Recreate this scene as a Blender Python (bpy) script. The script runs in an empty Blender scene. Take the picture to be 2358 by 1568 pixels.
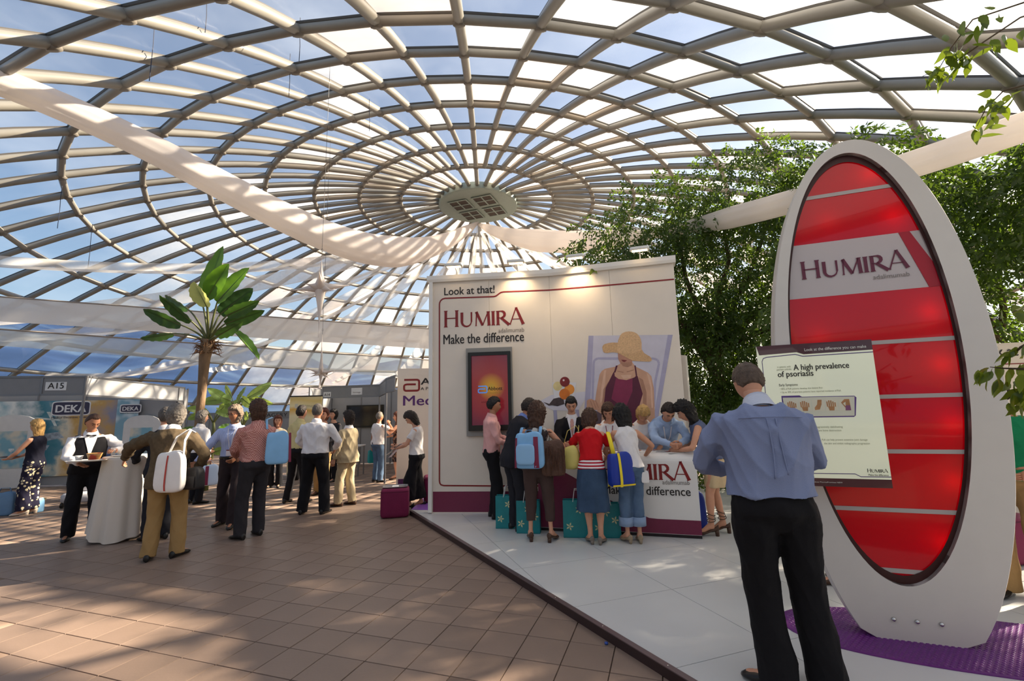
import bpy, math, random
import numpy as np
from mathutils import Vector, Matrix
R = math.radians
random.seed(7); rng = np.random.default_rng(11)
SC = bpy.context.scene; COL = SC.collection
# ------------------------------------------------------------ camera
H = 1.6; F = 1049.03; PITCH = R(8.8226); ROLL = R(1.3528)
cam = bpy.data.cameras.new('camera'); co = bpy.data.objects.new('camera', cam); COL.objects.link(co)
cam.sensor_width = 36.0; cam.lens = F/2358*36; cam.clip_end = 3000; cam.clip_start = .05
_f = Vector((0, math.cos(PITCH), math.sin(PITCH))); _u = Vector((0, -math.sin(PITCH), math.cos(PITCH)))
_x = Vector((1, 0, 0))
_r = _x*math.cos(ROLL) - _u*math.sin(ROLL); _u2 = _x*math.sin(ROLL) + _u*math.cos(ROLL)
co.matrix_world = Matrix(((_r.x, _u2.x, -_f.x, 0), (_r.y, _u2.y, -_f.y, 0), (_r.z, _u2.z, -_f.z, H), (0, 0, 0, 1)))
SC.camera = co
# ------------------------------------------------------------ sky, sun, exposure
SUN_AZ, SUN_EL = R(69), R(34)
w = bpy.data.worlds.new('sky'); SC.world = w; w.use_nodes = True
nt = w.node_tree; nt.nodes.clear()
sky = nt.nodes.new('ShaderNodeTexSky'); sky.sky_type = 'NISHITA'; sky.sun_disc = False
sky.sun_elevation = SUN_EL; sky.sun_rotation = SUN_AZ; sky.air_density = 1.2; sky.dust_density = 1.4; sky.ozone_density = 2.5
bg = nt.nodes.new('ShaderNodeBackground'); bg.inputs[1].default_value = 0.132
tcn = nt.nodes.new('ShaderNodeTexCoord'); nz = nt.nodes.new('ShaderNodeTexNoise')
mp = nt.nodes.new('ShaderNodeMapping'); mp.inputs['Scale'].default_value = (1.2, 1.2, 3.0)
nz.inputs['Scale'].default_value = 2.2; nz.inputs['Detail'].default_value = 6
rmp = nt.nodes.new('ShaderNodeMapRange'); rmp.inputs[1].default_value = .48; rmp.inputs[2].default_value = .78; rmp.inputs[4].default_value = .42
mixc = nt.nodes.new('ShaderNodeMix'); mixc.data_type = 'RGBA'; mixc.inputs[7].default_value = (7.5, 7.8, 8.2, 1)
nt.links.new(tcn.outputs['Generated'], mp.inputs[0]); nt.links.new(mp.outputs[0], nz.inputs[0])
nt.links.new(nz.outputs[0], rmp.inputs[0]); nt.links.new(rmp.outputs[0], mixc.inputs[0])
nt.links.new(sky.outputs[0], mixc.inputs[6]); nt.links.new(mixc.outputs[2], bg.inputs[0])
wo = nt.nodes.new('ShaderNodeOutputWorld'); nt.links.new(bg.outputs[0], wo.inputs[0])
sl = bpy.data.lights.new('sun', 'SUN'); sl.energy = 15.0; sl.angle = R(0.9); sl.color = (1.0, .86, .66)
so = bpy.data.objects.new('sun', sl); COL.objects.link(so)
sd = Vector((math.sin(SUN_AZ)*math.cos(SUN_EL), math.cos(SUN_AZ)*math.cos(SUN_EL), math.sin(SUN_EL)))
so.rotation_euler = sd.to_track_quat('Z', 'Y').to_euler()
vs = SC.view_settings; vs.view_transform = 'Standard'; vs.look = 'None'; vs.exposure = 0.42; vs.gamma = 1.0; vs.use_curve_mapping = False
cy = SC.cycles
cy.max_bounces = 8; cy.diffuse_bounces = 3; cy.glossy_bounces = 3; cy.transmission_bounces = 4; cy.transparent_max_bounces = 24
cy.caustics_reflective = False; cy.caustics_refractive = False; cy.sample_clamp_indirect = 6.0
# ------------------------------------------------------------ materials
MATS = {}
def lin(c):
    return tuple(((v/255)/12.92 if v/255 <= .04045 else ((v/255+.055)/1.055)**2.4) for v in c)
def mat(name, col=None, rough=.6, var=.0, vscale=8, bump=0, bscale=60, metal=0, spec=.4, emit=None, es=0, trans=None, coat=0, pattern=None, stretch=None, rand=0):
    if name in MATS: return MATS[name]
    m = bpy.data.materials.new(name); m.use_nodes = True; n = m.node_tree.nodes; L = m.node_tree.links
    b = n['Principled BSDF']; out = n['Material Output']
    c = lin(col) + (1,)
    b.inputs['Roughness'].default_value = rough; b.inputs['Metallic'].default_value = metal
    b.inputs['Specular IOR Level'].default_value = spec; b.inputs['Coat Weight'].default_value = coat
    tc = n.new('ShaderNodeTexCoord'); src = tc.outputs['Object']
    if stretch:
        mp = n.new('ShaderNodeMapping'); mp.inputs['Scale'].default_value = stretch; L.new(src, mp.inputs[0]); src = mp.outputs[0]
    cs = None
    def rgb(col):
        r = n.new('ShaderNodeRGB'); r.outputs[0].default_value = lin(col)+(1,); return r.outputs[0]
    def mix(f, a, bb):
        x = n.new('ShaderNodeMix'); x.data_type = 'RGBA'; L.new(f, x.inputs[0]); L.new(a, x.inputs[6]); L.new(bb, x.inputs[7]); return x.outputs[2]
    base = rgb(col)
    if pattern:
        kind = pattern[0]
        if kind == 'stripe':      # ('stripe', colour, scale, axis, sharp threshold)
            wv = n.new('ShaderNodeTexWave'); wv.bands_direction = pattern[3]; wv.inputs['Scale'].default_value = pattern[2]; L.new(src, wv.inputs[0])
            mr = n.new('ShaderNodeMapRange'); mr.inputs[1].default_value = pattern[4]; mr.inputs[2].default_value = pattern[4]+.08; L.new(wv.outputs[1], mr.inputs[0])
            base = mix(mr.outputs[0], base, rgb(pattern[1]))
        elif kind == 'check':
            ck = n.new('ShaderNodeTexChecker'); ck.inputs['Scale'].default_value = pattern[2]; L.new(src, ck.inputs[0]); base = mix(ck.outputs[1], base, rgb(pattern[1]))
        elif kind in ('blotch', 'voronoi'):
            t = n.new('ShaderNodeTexNoise' if kind == 'blotch' else 'ShaderNodeTexVoronoi'); t.inputs['Scale'].default_value = pattern[2]; L.new(src, t.inputs[0])
            mr = n.new('ShaderNodeMapRange'); mr.inputs[1].default_value = pattern[3]; mr.inputs[2].default_value = pattern[3]+pattern[4]; L.new(t.outputs[0], mr.inputs[0])
            base = mix(mr.outputs[0], base, rgb(pattern[1]))
    if var:
        t = n.new('ShaderNodeTexNoise'); t.inputs['Scale'].default_value = vscale; t.inputs['Detail'].default_value = 5; L.new(src, t.inputs[0])
        mr = n.new('ShaderNodeMapRange'); mr.inputs[1].default_value = .3; mr.inputs[2].default_value = .7; mr.inputs[3].default_value = 1-var; mr.inputs[4].default_value = 1+var; L.new(t.outputs[0], mr.inputs[0])
        hv = n.new('ShaderNodeHueSaturation'); L.new(base, hv.inputs['Color']); L.new(mr.outputs[0], hv.inputs['Value']); base = hv.outputs[0]
    if rand:
        g = n.new('ShaderNodeNewGeometry') if rand > 0 else n.new('ShaderNodeObjectInfo')
        o = g.outputs['Random Per Island'] if rand > 0 else g.outputs['Random']
        mr = n.new('ShaderNodeMapRange'); mr.inputs[3].default_value = 1-abs(rand); mr.inputs[4].default_value = 1+abs(rand); L.new(o, mr.inputs[0])
        hv = n.new('ShaderNodeHueSaturation'); L.new(base, hv.inputs['Color']); L.new(mr.outputs[0], hv.inputs['Value']); base = hv.outputs[0]
    L.new(base, b.inputs['Base Color'])
    if bump:
        t = n.new('ShaderNodeTexNoise'); t.inputs['Scale'].default_value = bscale; t.inputs['Detail'].default_value = 4; L.new(src, t.inputs[0])
        bp = n.new('ShaderNodeBump'); bp.inputs['Strength'].default_value = bump; bp.inputs['Distance'].default_value = .02; L.new(t.outputs[0], bp.inputs['Height']); L.new(bp.outputs[0], b.inputs['Normal'])
    if emit: b.inputs['Emission Color'].default_value = lin(emit)+(1,); b.inputs['Emission Strength'].default_value = es
    if trans:   # (translucent share, colour)
        t = n.new('ShaderNodeBsdfTranslucent'); t.inputs[0].default_value = lin(trans[1])+(1,)
        mx = n.new('ShaderNodeMixShader'); mx.inputs[0].default_value = trans[0]; L.new(b.outputs[0], mx.inputs[1]); L.new(t.outputs[0], mx.inputs[2]); L.new(mx.outputs[0], out.inputs[0])
    MATS[name] = m; return m
def sheer(name, col, clear, trans, gloss=.0, streak=0):
    """See-through sheet: share that passes straight, share scattered through, rest diffuse."""
    if name in MATS: return MATS[name]
    m = bpy.data.materials.new(name); m.use_nodes = True; n = m.node_tree.nodes; L = m.node_tree.links
    n.remove(n['Principled BSDF']); out = n['Material Output']
    tp = n.new('ShaderNodeBsdfTransparent'); tr = n.new('ShaderNodeBsdfTranslucent'); df = n.new('ShaderNodeBsdfDiffuse'); c = lin(col)+(1,)
    tr.inputs[0].default_value = c; df.inputs[0].default_value = c
    m1 = n.new('ShaderNodeMixShader'); m1.inputs[0].default_value = trans; L.new(df.outputs[0], m1.inputs[1]); L.new(tr.outputs[0], m1.inputs[2])
    m2 = n.new('ShaderNodeMixShader'); m2.inputs[0].default_value = clear; L.new(m1.outputs[0], m2.inputs[1]); L.new(tp.outputs[0], m2.inputs[2])
    if streak:
        tc = n.new('ShaderNodeTexCoord'); t = n.new('ShaderNodeTexNoise'); t.inputs['Scale'].default_value = streak; t.inputs['Detail'].default_value = 3; L.new(tc.outputs['Object'], t.inputs[0])
        mr = n.new('ShaderNodeMapRange'); mr.inputs[1].default_value = .3; mr.inputs[2].default_value = .7; mr.inputs[3].default_value = max(0, clear-.14); mr.inputs[4].default_value = min(1, clear+.14); L.new(t.outputs[0], mr.inputs[0]); L.new(mr.outputs[0], m2.inputs[0])
    last = m2.outputs[0]
    if gloss:
        gl = n.new('ShaderNodeBsdfGlossy'); gl.inputs['Roughness'].default_value = .08
        m3 = n.new('ShaderNodeMixShader'); m3.inputs[0].default_value = gloss; L.new(last, m3.inputs[1]); L.new(gl.outputs[0], m3.inputs[2]); last = m3.outputs[0]
    L.new(last, out.inputs[0]); MATS[name] = m; return m
# ------------------------------------------------------------ object helpers
def link(name, data, parent=None, m=None):
    o = bpy.data.objects.new(name, data); COL.objects.link(o)
    if parent is not None: o.parent = parent
    return o
def tag(o, label=None, cat=None, group=None, kind=None):
    if label: o['label'] = label
    if cat: o['category'] = cat
    if group: o['group'] = group
    if kind: o['kind'] = kind
    return o
def empty(name, loc=(0, 0, 0), yaw=0, label=None, cat=None, group=None, kind=None):
    o = bpy.data.objects.new(name, None); COL.objects.link(o); o.location = loc; o.rotation_euler = (0, 0, yaw)
    o.empty_display_size = .1
    return tag(o, label, cat, group, kind)
def V(*a): return np.array(a, float)
def nrm(v):
    v = np.asarray(v, float); l = np.linalg.norm(v); return v/l if l > 1e-9 else v
class MB:
    def __init__(s): s.v = []; s.f = []; s.m = []; s.cur = 0
    def add(s, vs, fs):
        o = len(s.v); s.v.extend([tuple(map(float, q)) for q in vs]); s.f.extend([tuple(i+o for i in f) for f in fs]); s.m.extend([s.cur]*len(fs)); return s
    def box(s, c, d, ax=None):
        x, y, z = [q/2 for q in d]; A = np.eye(3) if ax is None else np.array(ax, float)
        P = [V(*c) + A[0]*(sx*x) + A[1]*(sy*y) + A[2]*(sz*z) for sz in (-1, 1) for sy in (-1, 1) for sx in (-1, 1)]
        return s.add(P, [(0, 2, 3, 1), (4, 5, 7, 6), (0, 1, 5, 4), (2, 6, 7, 3), (0, 4, 6, 2), (1, 3, 7, 5)])
    def rings(s, RR, cap=True, close=True):
        n = len(RR[0]); vs = [p for r in RR for p in r]; fs = []
        for i in range(len(RR)-1):
            for j in range(n if close else n-1):
                k = (j+1) % n; fs.append((i*n+j, i*n+k, (i+1)*n+k, (i+1)*n+j))
        if cap:
            b = len(vs); vs += [np.mean(RR[0], axis=0), np.mean(RR[-1], axis=0)]; e = (len(RR)-1)*n
            for j in range(n):
                k = (j+1) % n; fs += [(k, j, b), (e+j, e+k, b+1)]
        return s.add(vs, fs)
    def tube(s, pts, rad, n=8, cap=True, up=None, flat=1.0):
        P = [V(*p) for p in pts]; rad = rad if hasattr(rad, '__len__') else [rad]*len(P)
        t0 = nrm(P[1]-P[0]); u = nrm(np.cross(t0, V(0, 0, 1) if abs(t0[2]) < .9 else V(1, 0, 0))) if up is None else nrm(up)
        RR = []
        for i, p in enumerate(P):
            t = nrm(P[min(i+1, len(P)-1)] - P[max(i-1, 0)]); u = nrm(u - t*(u@t)); w = np.cross(t, u)
            RR.append([p + rad[i]*(math.cos(a)*u + flat*math.sin(a)*w) for a in np.arange(n)*2*math.pi/n])
        return s.rings(RR, cap)
    def lathe(s, prof, n=16, c=(0, 0, 0), cap=True):
        return s.rings([[V(c[0]+r*math.cos(a), c[1]+r*math.sin(a), c[2]+z) for a in np.arange(n)*2*math.pi/n] for r, z in prof], cap)
    def ball(s, c, r, n=10, m=7):
        r = r if hasattr(r, '__len__') else (r, r, r)
        return s.rings([[V(c[0]+r[0]*math.sin(t)*math.cos(a), c[1]+r[1]*math.sin(t)*math.sin(a), c[2]-r[2]*math.cos(t)) for a in np.arange(n)*2*math.pi/n] for t in np.linspace(.15, math.pi-.15, m)])
    def prism(s, poly, o, x, y, d):
        """polygon (u,v) in the plane o + u*x + v*y, from the plane back by d (vector)."""
        o, x, y, d = V(*o), V(*x), V(*y), V(*d); n = len(poly)
        A = [o+x*u+y*v for u, v in poly]; B = [a+d for a in A]
        return s.add(A+B, [tuple(range(n)), tuple(range(2*n-1, n-1, -1))] + [(i, n+i, n+(i+1) % n, (i+1) % n) for i in range(n)])
    def build(s, name, mats, parent=None, smooth=False, kind=None):
        me = bpy.data.meshes.new(name); me.from_pydata(s.v, [], s.f)
        for mm in (mats if isinstance(mats, (list, tuple)) else [mats]): me.materials.append(mm)
        if any(s.m): me.polygons.foreach_set('material_index', s.m)
        if smooth: me.polygons.foreach_set('use_smooth', [True]*len(s.f))
        me.update(); o = link(name, me, parent)
        if kind: o['kind'] = kind
        return o
def npmesh(name, v, f, mats, parent=None, smooth=False, kind=None, mi=None):
    """fast mesh from arrays: v (n,3), f (m,k)"""
    me = bpy.data.meshes.new(name); v = np.asarray(v, np.float32); f = np.asarray(f, np.int32); k = f.shape[1]
    me.vertices.add(len(v)); me.vertices.foreach_set('co', v.ravel()); me.loops.add(f.size); me.loops.foreach_set('vertex_index', f.ravel())
    me.polygons.add(len(f)); me.polygons.foreach_set('loop_start', np.arange(len(f), dtype=np.int32)*k)
    for mm in (mats if isinstance(mats, (list, tuple)) else [mats]): me.materials.append(mm)
    if mi is not None: me.polygons.foreach_set('material_index', np.asarray(mi, np.int32))
    if smooth: me.polygons.foreach_set('use_smooth', np.ones(len(f), bool))
    me.update(calc_edges=True); me.validate()
    o = link(name, me, parent)
    if kind: o['kind'] = kind
    return o
def rbox(c, d, e=4.0, n=20, m=12, ax=None):
    """rounded box as superellipsoid grid -> MB"""
    b = MB(); A = np.eye(3) if ax is None else np.array(ax, float); RR = []
    def sp(v, p): return math.copysign(abs(v)**p, v)
    for t in np.linspace(-math.pi/2+.02, math.pi/2-.02, m):
        ct, st = sp(math.cos(t), 2/e), sp(math.sin(t), 2/e)
        RR.append([V(*c)+A[0]*(d[0]/2*ct*sp(math.cos(a), 2/e))+A[1]*(d[1]/2*ct*sp(math.sin(a), 2/e))+A[2]*(d[2]/2*st) for a in (np.arange(n)+.5)*2*math.pi/n])
    b.rings(RR); return b
# ------------------------------------------------------------ queue: texts and remeshed bodies are evaluated in one go
TEXTS = []; REM = []
def text(s, name, o, x, y, width, m, parent, off=0.0, height=None, align='L', mirror=False, sp=1.0, d=.002):
    """lettering of given width starting at o (baseline left), x right, y up (unit vectors)"""
    ob = link(name, bpy.data.meshes.new(name), parent); ob.data.materials.append(m)
    TEXTS.append((s, ob, V(*o), nrm(x), nrm(y), width, off, height, align, sp, d)); return ob
def remesh(ob, mb, vox, smooth=4, fold=None):
    REM.append((ob, mb, vox, smooth, fold)); return ob
def flush():
    ts = bpy.data.scenes.new('tmp'); tmp = []
    for s, ob, *_ in TEXTS:
        cu = bpy.data.curves.new('t', 'FONT'); cu.body = s;  cu.space_character = _[7]; cu.resolution_u = 3
        t = bpy.data.objects.new('t', cu); ts.collection.objects.link(t); tmp.append(t)
    for ob, mb, vox, sm, fold in REM:
        me = bpy.data.meshes.new('r'); me.from_pydata(mb.v, [], mb.f); me.update()
        t = bpy.data.objects.new('r', me); ts.collection.objects.link(t); tmp.append(t)
        r = t.modifiers.new('r', 'REMESH'); r.mode = 'VOXEL'; r.voxel_size = vox; r.use_smooth_shade = True
        s_ = t.modifiers.new('s', 'SMOOTH'); s_.factor = .5; s_.iterations = sm
    vl = ts.view_layers[0]; vl.update(); dg = vl.depsgraph
    for i, t in enumerate(tmp):
        me = bpy.data.meshes.new_from_object(t.evaluated_get(dg))
        n = len(me.vertices); P = np.empty(n*3, np.float32); me.vertices.foreach_get('co', P); P = P.reshape(-1, 3).astype(float)
        if i < len(TEXTS):
            s, ob, o, x, y, width, off, height, align, sp, d = TEXTS[i]
            if n == 0: continue
            if off:      # bold: the glyph faces laid again, shifted by the extra stroke width
                fv = [tuple(p.vertices) for p in me.polygons]; sh_ = [(0, 0), (off, 0), (-off, 0), (0, off*.5), (0, -off*.5)]
                P2 = np.concatenate([P+np.array([a, c, k*.0004]) for k, (a, c) in enumerate(sh_)]); bpy.data.meshes.remove(me); me = bpy.data.meshes.new('t')
                me.from_pydata([tuple(q) for q in P2], [], [tuple(v+n*k for v in f) for k in range(5) for f in fv]); P = P2; n = len(P)
            x0, x1 = P[:, 0].min(), P[:, 0].max(); k = width/(x1-x0) if width else None
            capz = .73; ky = height/capz if height else k
            if k is None: k = ky; width = k*(x1-x0)
            sh = {'L': 0, 'R': -width, 'C': -width/2}[align]
            nn = np.cross(x, y); Q = o + np.outer((P[:, 0]-x0)*k+sh, x) + np.outer(P[:, 1]*ky, y) + nn*d + np.outer(P[:, 2]*.25, nn)
        else:
            ob, mb, vox, sm, fold = REM[i-len(TEXTS)]; Q = P
            if fold and n:
                N = np.empty(n*3, np.float32); me.vertices.foreach_get('normal', N); N = N.reshape(-1, 3)
                a, fx, fz, ph = fold
                rg = lambda q: 1-2*np.abs(np.sin(q))**.7
                wv = .9*rg(P[:, 2]*fz*.6 + 1.7*np.sin(P[:, 0]*fx+ph) + 1.3*np.sin(P[:, 1]*fx*1.3+ph*2)) + .8*rg(P[:, 0]*fx*1.3 + P[:, 2]*fz*.30+1.2*np.sin(P[:, 2]*7+ph)+ph*3) + .7*rg((P[:, 1]-P[:, 0])*fx*1.0 - P[:, 2]*fz*.5 + .8*np.sin(P[:, 0]*9)+ph)
                Q = P + N*(a*wv)[:, None]
        me.vertices.foreach_set('co', Q.astype(np.float32).ravel())
        mats = [mm for mm in ob.data.materials]; old = ob.data
        me.materials.clear()
        for mm in mats: me.materials.append(mm)
        me.update(); me.name = ob.name; 
        if i >= len(TEXTS): me.polygons.foreach_set('use_smooth', np.ones(len(me.polygons), bool))
        if i >= len(TEXTS) and getattr(REM[i-len(TEXTS)][1], 'extra', None) is not None:
            ex = REM[i-len(TEXTS)][1].extra; n0 = len(me.vertices); nf = len(me.polygons)
            pv = np.empty(n0*3, np.float32); me.vertices.foreach_get('co', pv)
            fv = [tuple(p.vertices) for p in me.polygons]
            me2 = bpy.data.meshes.new(ob.name); me2.from_pydata([tuple(q) for q in pv.reshape(-1, 3)] + ex.v, [], fv + [tuple(k+n0 for k in f) for f in ex.f])
            for mm in mats: me2.materials.append(mm)
            me2.polygons.foreach_set('material_index', [0]*nf + ex.m); me2.polygons.foreach_set('use_smooth', [True]*(nf+len(ex.f))); me2.update(); me = me2
        ob.data = me; bpy.data.meshes.remove(old)
    for t in tmp:
        d_ = t.data; bpy.data.objects.remove(t)
    bpy.data.scenes.remove(ts)
# ------------------------------------------------------------ shared materials
M_beam = mat('dome_paint', (142, 138, 130), rough=.36, var=.06, vscale=3, spec=.5)
M_gask = mat('gasket', (84, 80, 76), rough=.6)
M_white = mat('white_laminate', (226, 222, 216), rough=.45, var=.02, vscale=3)
M_cream = mat('cream_wall', (222, 211, 198), rough=.6, var=.02, vscale=4, bump=.05, bscale=250)
M_maroon = mat('maroon_print', (112, 34, 66), rough=.45, var=.04, vscale=30)
M_red = mat('dark_red_print', (128, 28, 30), rough=.45)
M_dark = mat('black_print', (34, 28, 28), rough=.5)
M_grey = mat('grey_print', (120, 112, 108), rough=.5)
M_alu = mat('aluminium', (150, 150, 152), rough=.35, metal=.7)
M_black = mat('black_plastic', (16, 16, 17), rough=.35)
M_fascia = mat('grey_fascia', (126, 126, 128), rough=.5, var=.03)
M_chrome = mat('chrome', (200, 200, 200), rough=.15, metal=1)
# ------------------------------------------------------------ dome (the ceiling)
DC = (-1.358, 19.028); DR = 27.225; DZ = -16.425; TH7, DTH, NM, PHI0 = R(7.0486), R(3.5459), 64, .0512
DPHI = 2*math.pi/NM
def th(i): return TH7 + (7-i)*DTH
def dome(i, mm, r=DR):
    t = th(i); p = PHI0 + mm*DPHI
    return V(DC[0] + r*math.sin(t)*math.sin(p), DC[1] - r*math.sin(t)*math.cos(p), DZ + r*math.cos(t))
ceiling = empty('ceiling', (0, 0, 0), label='glazed dome of grey steel ribs and rings over the hall', kind='structure')
for mm in range(NM):
    top = 8 if mm % 2 == 0 else 7
    ii = np.arange(-5, top+.001, .5)
    b = MB(); P = [dome(i, mm) for i in ii]
    side = V(math.cos(PHI0+mm*DPHI), math.sin(PHI0+mm*DPHI), 0)
    b.tube(P, .085, 8, up=side); b.cur = 1
    RR = []
    for i in ii:
        a, c = dome(i, mm, DR+.05), dome(i, mm, DR+.10)
        RR.append([a-side*.03, a+side*.03, c+side*.045, c-side*.045])
    b.rings(RR); b.build('rib_beam', [M_beam, M_gask], ceiling, True)
for i in range(-5, 8):
    b = MB(); RR = []; RG = []
    for mm in range(NM+1):
        p, t = PHI0+mm*DPHI, th(i); n = nrm(dome(i, mm)-V(DC[0], DC[1], DZ))
        hz = V(math.sin(p), -math.cos(p), 0); tg = np.cross(n, V(math.cos(p), math.sin(p), 0)); c = dome(i, mm)
        RR.append([c + .075*(math.cos(a)*n + math.sin(a)*tg) for a in np.arange(8)*math.pi/4])
        RG.append([c+n*.05-tg*.03, c+n*.05+tg*.03, c+n*.10+tg*.045, c+n*.10-tg*.045])
    b.rings(RR, False); b.cur = 1; b.rings(RG, False); b.build('ring_beam', [M_beam, M_gask], ceiling, True)
# joint plates where ribs and rings meet
b = MB()
for i in range(-5, 8):
    for mm in range(NM):
        if i == 7 and mm % 2: continue
        c = dome(i, mm); n = nrm(c-V(DC[0], DC[1], DZ)); u = V(math.cos(PHI0+mm*DPHI), math.sin(PHI0+mm*DPHI), 0)
        b.tube([c-n*.09, c+n*.06], .094, 8, up=u)
b.build('joint_collar', mat('joint_paint', (128, 122, 114), rough=.45), ceiling, True, kind='stuff')
# panes: cushions of clear or milky film; the 300 that show largest are parts, the others one mesh
M_pane = [sheer('film_clear', (236, 240, 246), .90, .8, .04), sheer('film_milky', (250, 246, 238), .45, .85, .03, 1.1), sheer('film_warm', (252, 232, 210), .4, .85, .03, .9)]
def pane_geo(i, mm, step):
    cs = [dome(i, mm, DR+.095), dome(i, mm+step, DR+.095), dome(i+1, mm+step, DR+.095), dome(i+1, mm, DR+.095)]
    c = np.mean(cs, axis=0); n = nrm(c-V(DC[0], DC[1], DZ)); vs = cs + [(cs[k]+cs[(k+1) % 4])/2 + n*.02 for k in range(4)] + [c+n*.09]
    return vs, [(0, 4, 8, 7), (4, 1, 5, 8), (8, 5, 2, 6), (7, 8, 6, 3)]
def cam_px(p):
    d = V(*p)-V(0, 0, H); z = d@np.array(_f); return (1179+F*(d@np.array(_r))/z, 784-F*(d@np.array(_u2))/z, z) if z > .3 else None
cand = []
for i in range(-5, 8):
    step = 2 if i == 7 else 1
    for mm in range(0, NM, step):
        vs, fs = pane_geo(i, mm, step); q = [cam_px(p) for p in vs[:4]]; area = 0
        if all(q) and any(0 < a[0] < 2358 and 0 < a[1] < 1000 for a in q):
            area = abs(sum(q[k][0]*q[(k+1) % 4][1]-q[(k+1) % 4][0]*q[k][1] for k in range(4)))/2
        hsh = ((i*7919+mm*104729) % 97)/97
        az = (mm*DPHI) % (2*math.pi)      # the milky films sit mostly near the crown of the roof and on the sunny side
        far_left = q[0] is not None and q[0][0] < 620
        mk = 0 if hsh < (.9 if far_left else .56) else (1 if hsh < .82 or far_left else 2)
        cand.append((area, i, mm, step, mk))
cand.sort(key=lambda c: -c[0])
for c in cand[:300]:
    vs, fs = pane_geo(*c[1:4]); MB().add(vs, fs).build('pane', M_pane[c[4]], ceiling, True)
b = MB()
for c in cand[300:]:
    b.cur = c[4]; b.add(*pane_geo(*c[1:4]))
b.build('pane', M_pane, ceiling, True, kind='stuff')
# closed disc at the crown with four grilles
oz = dome(8, 0)[2]; orad = math.hypot(dome(8, 0)[0]-DC[0], dome(8, 0)[1]-DC[1])
M_disc = mat('disc_paint', (156, 168, 160), rough=.55, var=.03)
b = MB(); b.lathe([(orad+.06, .12), (orad+.06, -.16), (orad+.0, -.2), (.02, -.2)], 64, (DC[0], DC[1], oz)); b.build('roof_disc', M_disc, ceiling)
ga = R(-20); gx, gy = V(math.cos(ga), math.sin(ga), 0), V(-math.sin(ga), math.cos(ga), 0)
M_gr = mat('grille_dark', (84, 74, 68), rough=.8, var=.2, vscale=20)
for a in (-1, 1):
    for c in (-1, 1):
        ctr = V(DC[0], DC[1], oz-.225)+gx*(a*.56)+gy*(c*.56)
        g = MB().box(ctr, (.86, .86, .03), [gx, gy, V(0, 0, 1)]).build('grille', M_gr, ceiling)
        f = MB()
        for k in (-1, 0, 1):
            f.box(ctr+gx*(k*.42)-V(0, 0, .02), (.05, .9, .03), [gx, gy, V(0, 0, 1)]); f.box(ctr+gy*(k*.42)-V(0, 0, .022), (.9, .05, .03), [gx, gy, V(0, 0, 1)])
        f.build('grille_frame', M_disc, g)
# low wall under the dome
b = MB(); rb = DR*math.sin(th(-5)); zb = dome(-5, 0)[2]
b.lathe([(rb-.1, 0), (rb-.1, zb-.1), (rb+.25, zb-.1), (rb+.25, 0)], 64, (DC[0], DC[1], 0), cap=False)
b.build('wall_base', mat('plinth_render', (196, 186, 168), rough=.8, var=.08), None, kind='structure')
# ------------------------------------------------------------ land outside
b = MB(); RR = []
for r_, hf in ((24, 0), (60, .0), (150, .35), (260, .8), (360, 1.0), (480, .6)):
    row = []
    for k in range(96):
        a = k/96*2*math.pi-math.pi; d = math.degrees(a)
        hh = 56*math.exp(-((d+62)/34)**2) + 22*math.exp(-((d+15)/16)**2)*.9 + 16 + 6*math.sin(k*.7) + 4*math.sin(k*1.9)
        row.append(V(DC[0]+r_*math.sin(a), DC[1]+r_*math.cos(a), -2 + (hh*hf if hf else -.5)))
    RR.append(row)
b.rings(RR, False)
tag(b.build('hill', mat('far_hill', (42, 60, 92), rough=1, var=.25, vscale=.06, pattern=('blotch', (62, 80, 104), .03, .5, .1), spec=0), None, True), 'hazy blue wooded hillside beyond the dome glass', kind='structure')  # blue of the distance haze is painted into both hill colours
# ------------------------------------------------------------ floor of terracotta tiles
floor = MB().box((DC[0], DC[1], -.056), (46, 46, .1)).build('floor', mat('tile_bed', (70, 54, 44), rough=.8, var=.12, vscale=1.5, pattern=None))
tag(floor, 'brown terracotta tile floor of the hall', kind='structure')
TA = R(-18.5); tu, tv = V(math.cos(TA), math.sin(TA), 0), V(-math.sin(TA), math.cos(TA), 0); TS = .31
tcol = (134, 114, 101)
M_tile = mat('terracotta', tcol, rough=.44, var=.10, vscale=1.2, spec=.4, bump=.05, bscale=40, rand=-.07)
M_tile2 = mat('terracotta_rest', tcol, rough=.44, var=.10, vscale=1.2, spec=.4, bump=.05, bscale=40, rand=.07)
PLAT = [(-1.69, 7.64), (2.05, .92), (10.5, 1.0), (10.5, 9.2), (-1.69, 9.2)]
def in_plat(x, y):
    c = False; n = len(PLAT)
    for i in range(n):
        (x1, y1), (x2, y2) = PLAT[i], PLAT[i-1]
        if (y1 > y) != (y2 > y) and x < (x2-x1)*(y-y1)/(y2-y1)+x1: c = not c
    return c
hs = TS/2-.003; tile_v = [(-hs, -hs, 0), (hs, -hs, 0), (hs, hs, 0), (-hs, hs, 0)]
be = .0012
TV = [(sx*(hs), sy*(hs), -.006) for sx, sy in ((-1, -1), (1, -1), (1, 1), (-1, 1))] + [(sx*(hs-be), sy*(hs-be), 0) for sx, sy in ((-1, -1), (1, -1), (1, 1), (-1, 1))]
TF = [(4, 5, 6, 7)] + [(k, (k+1) % 4, 4+(k+1) % 4, 4+k) for k in range(4)]
tl = []
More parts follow.
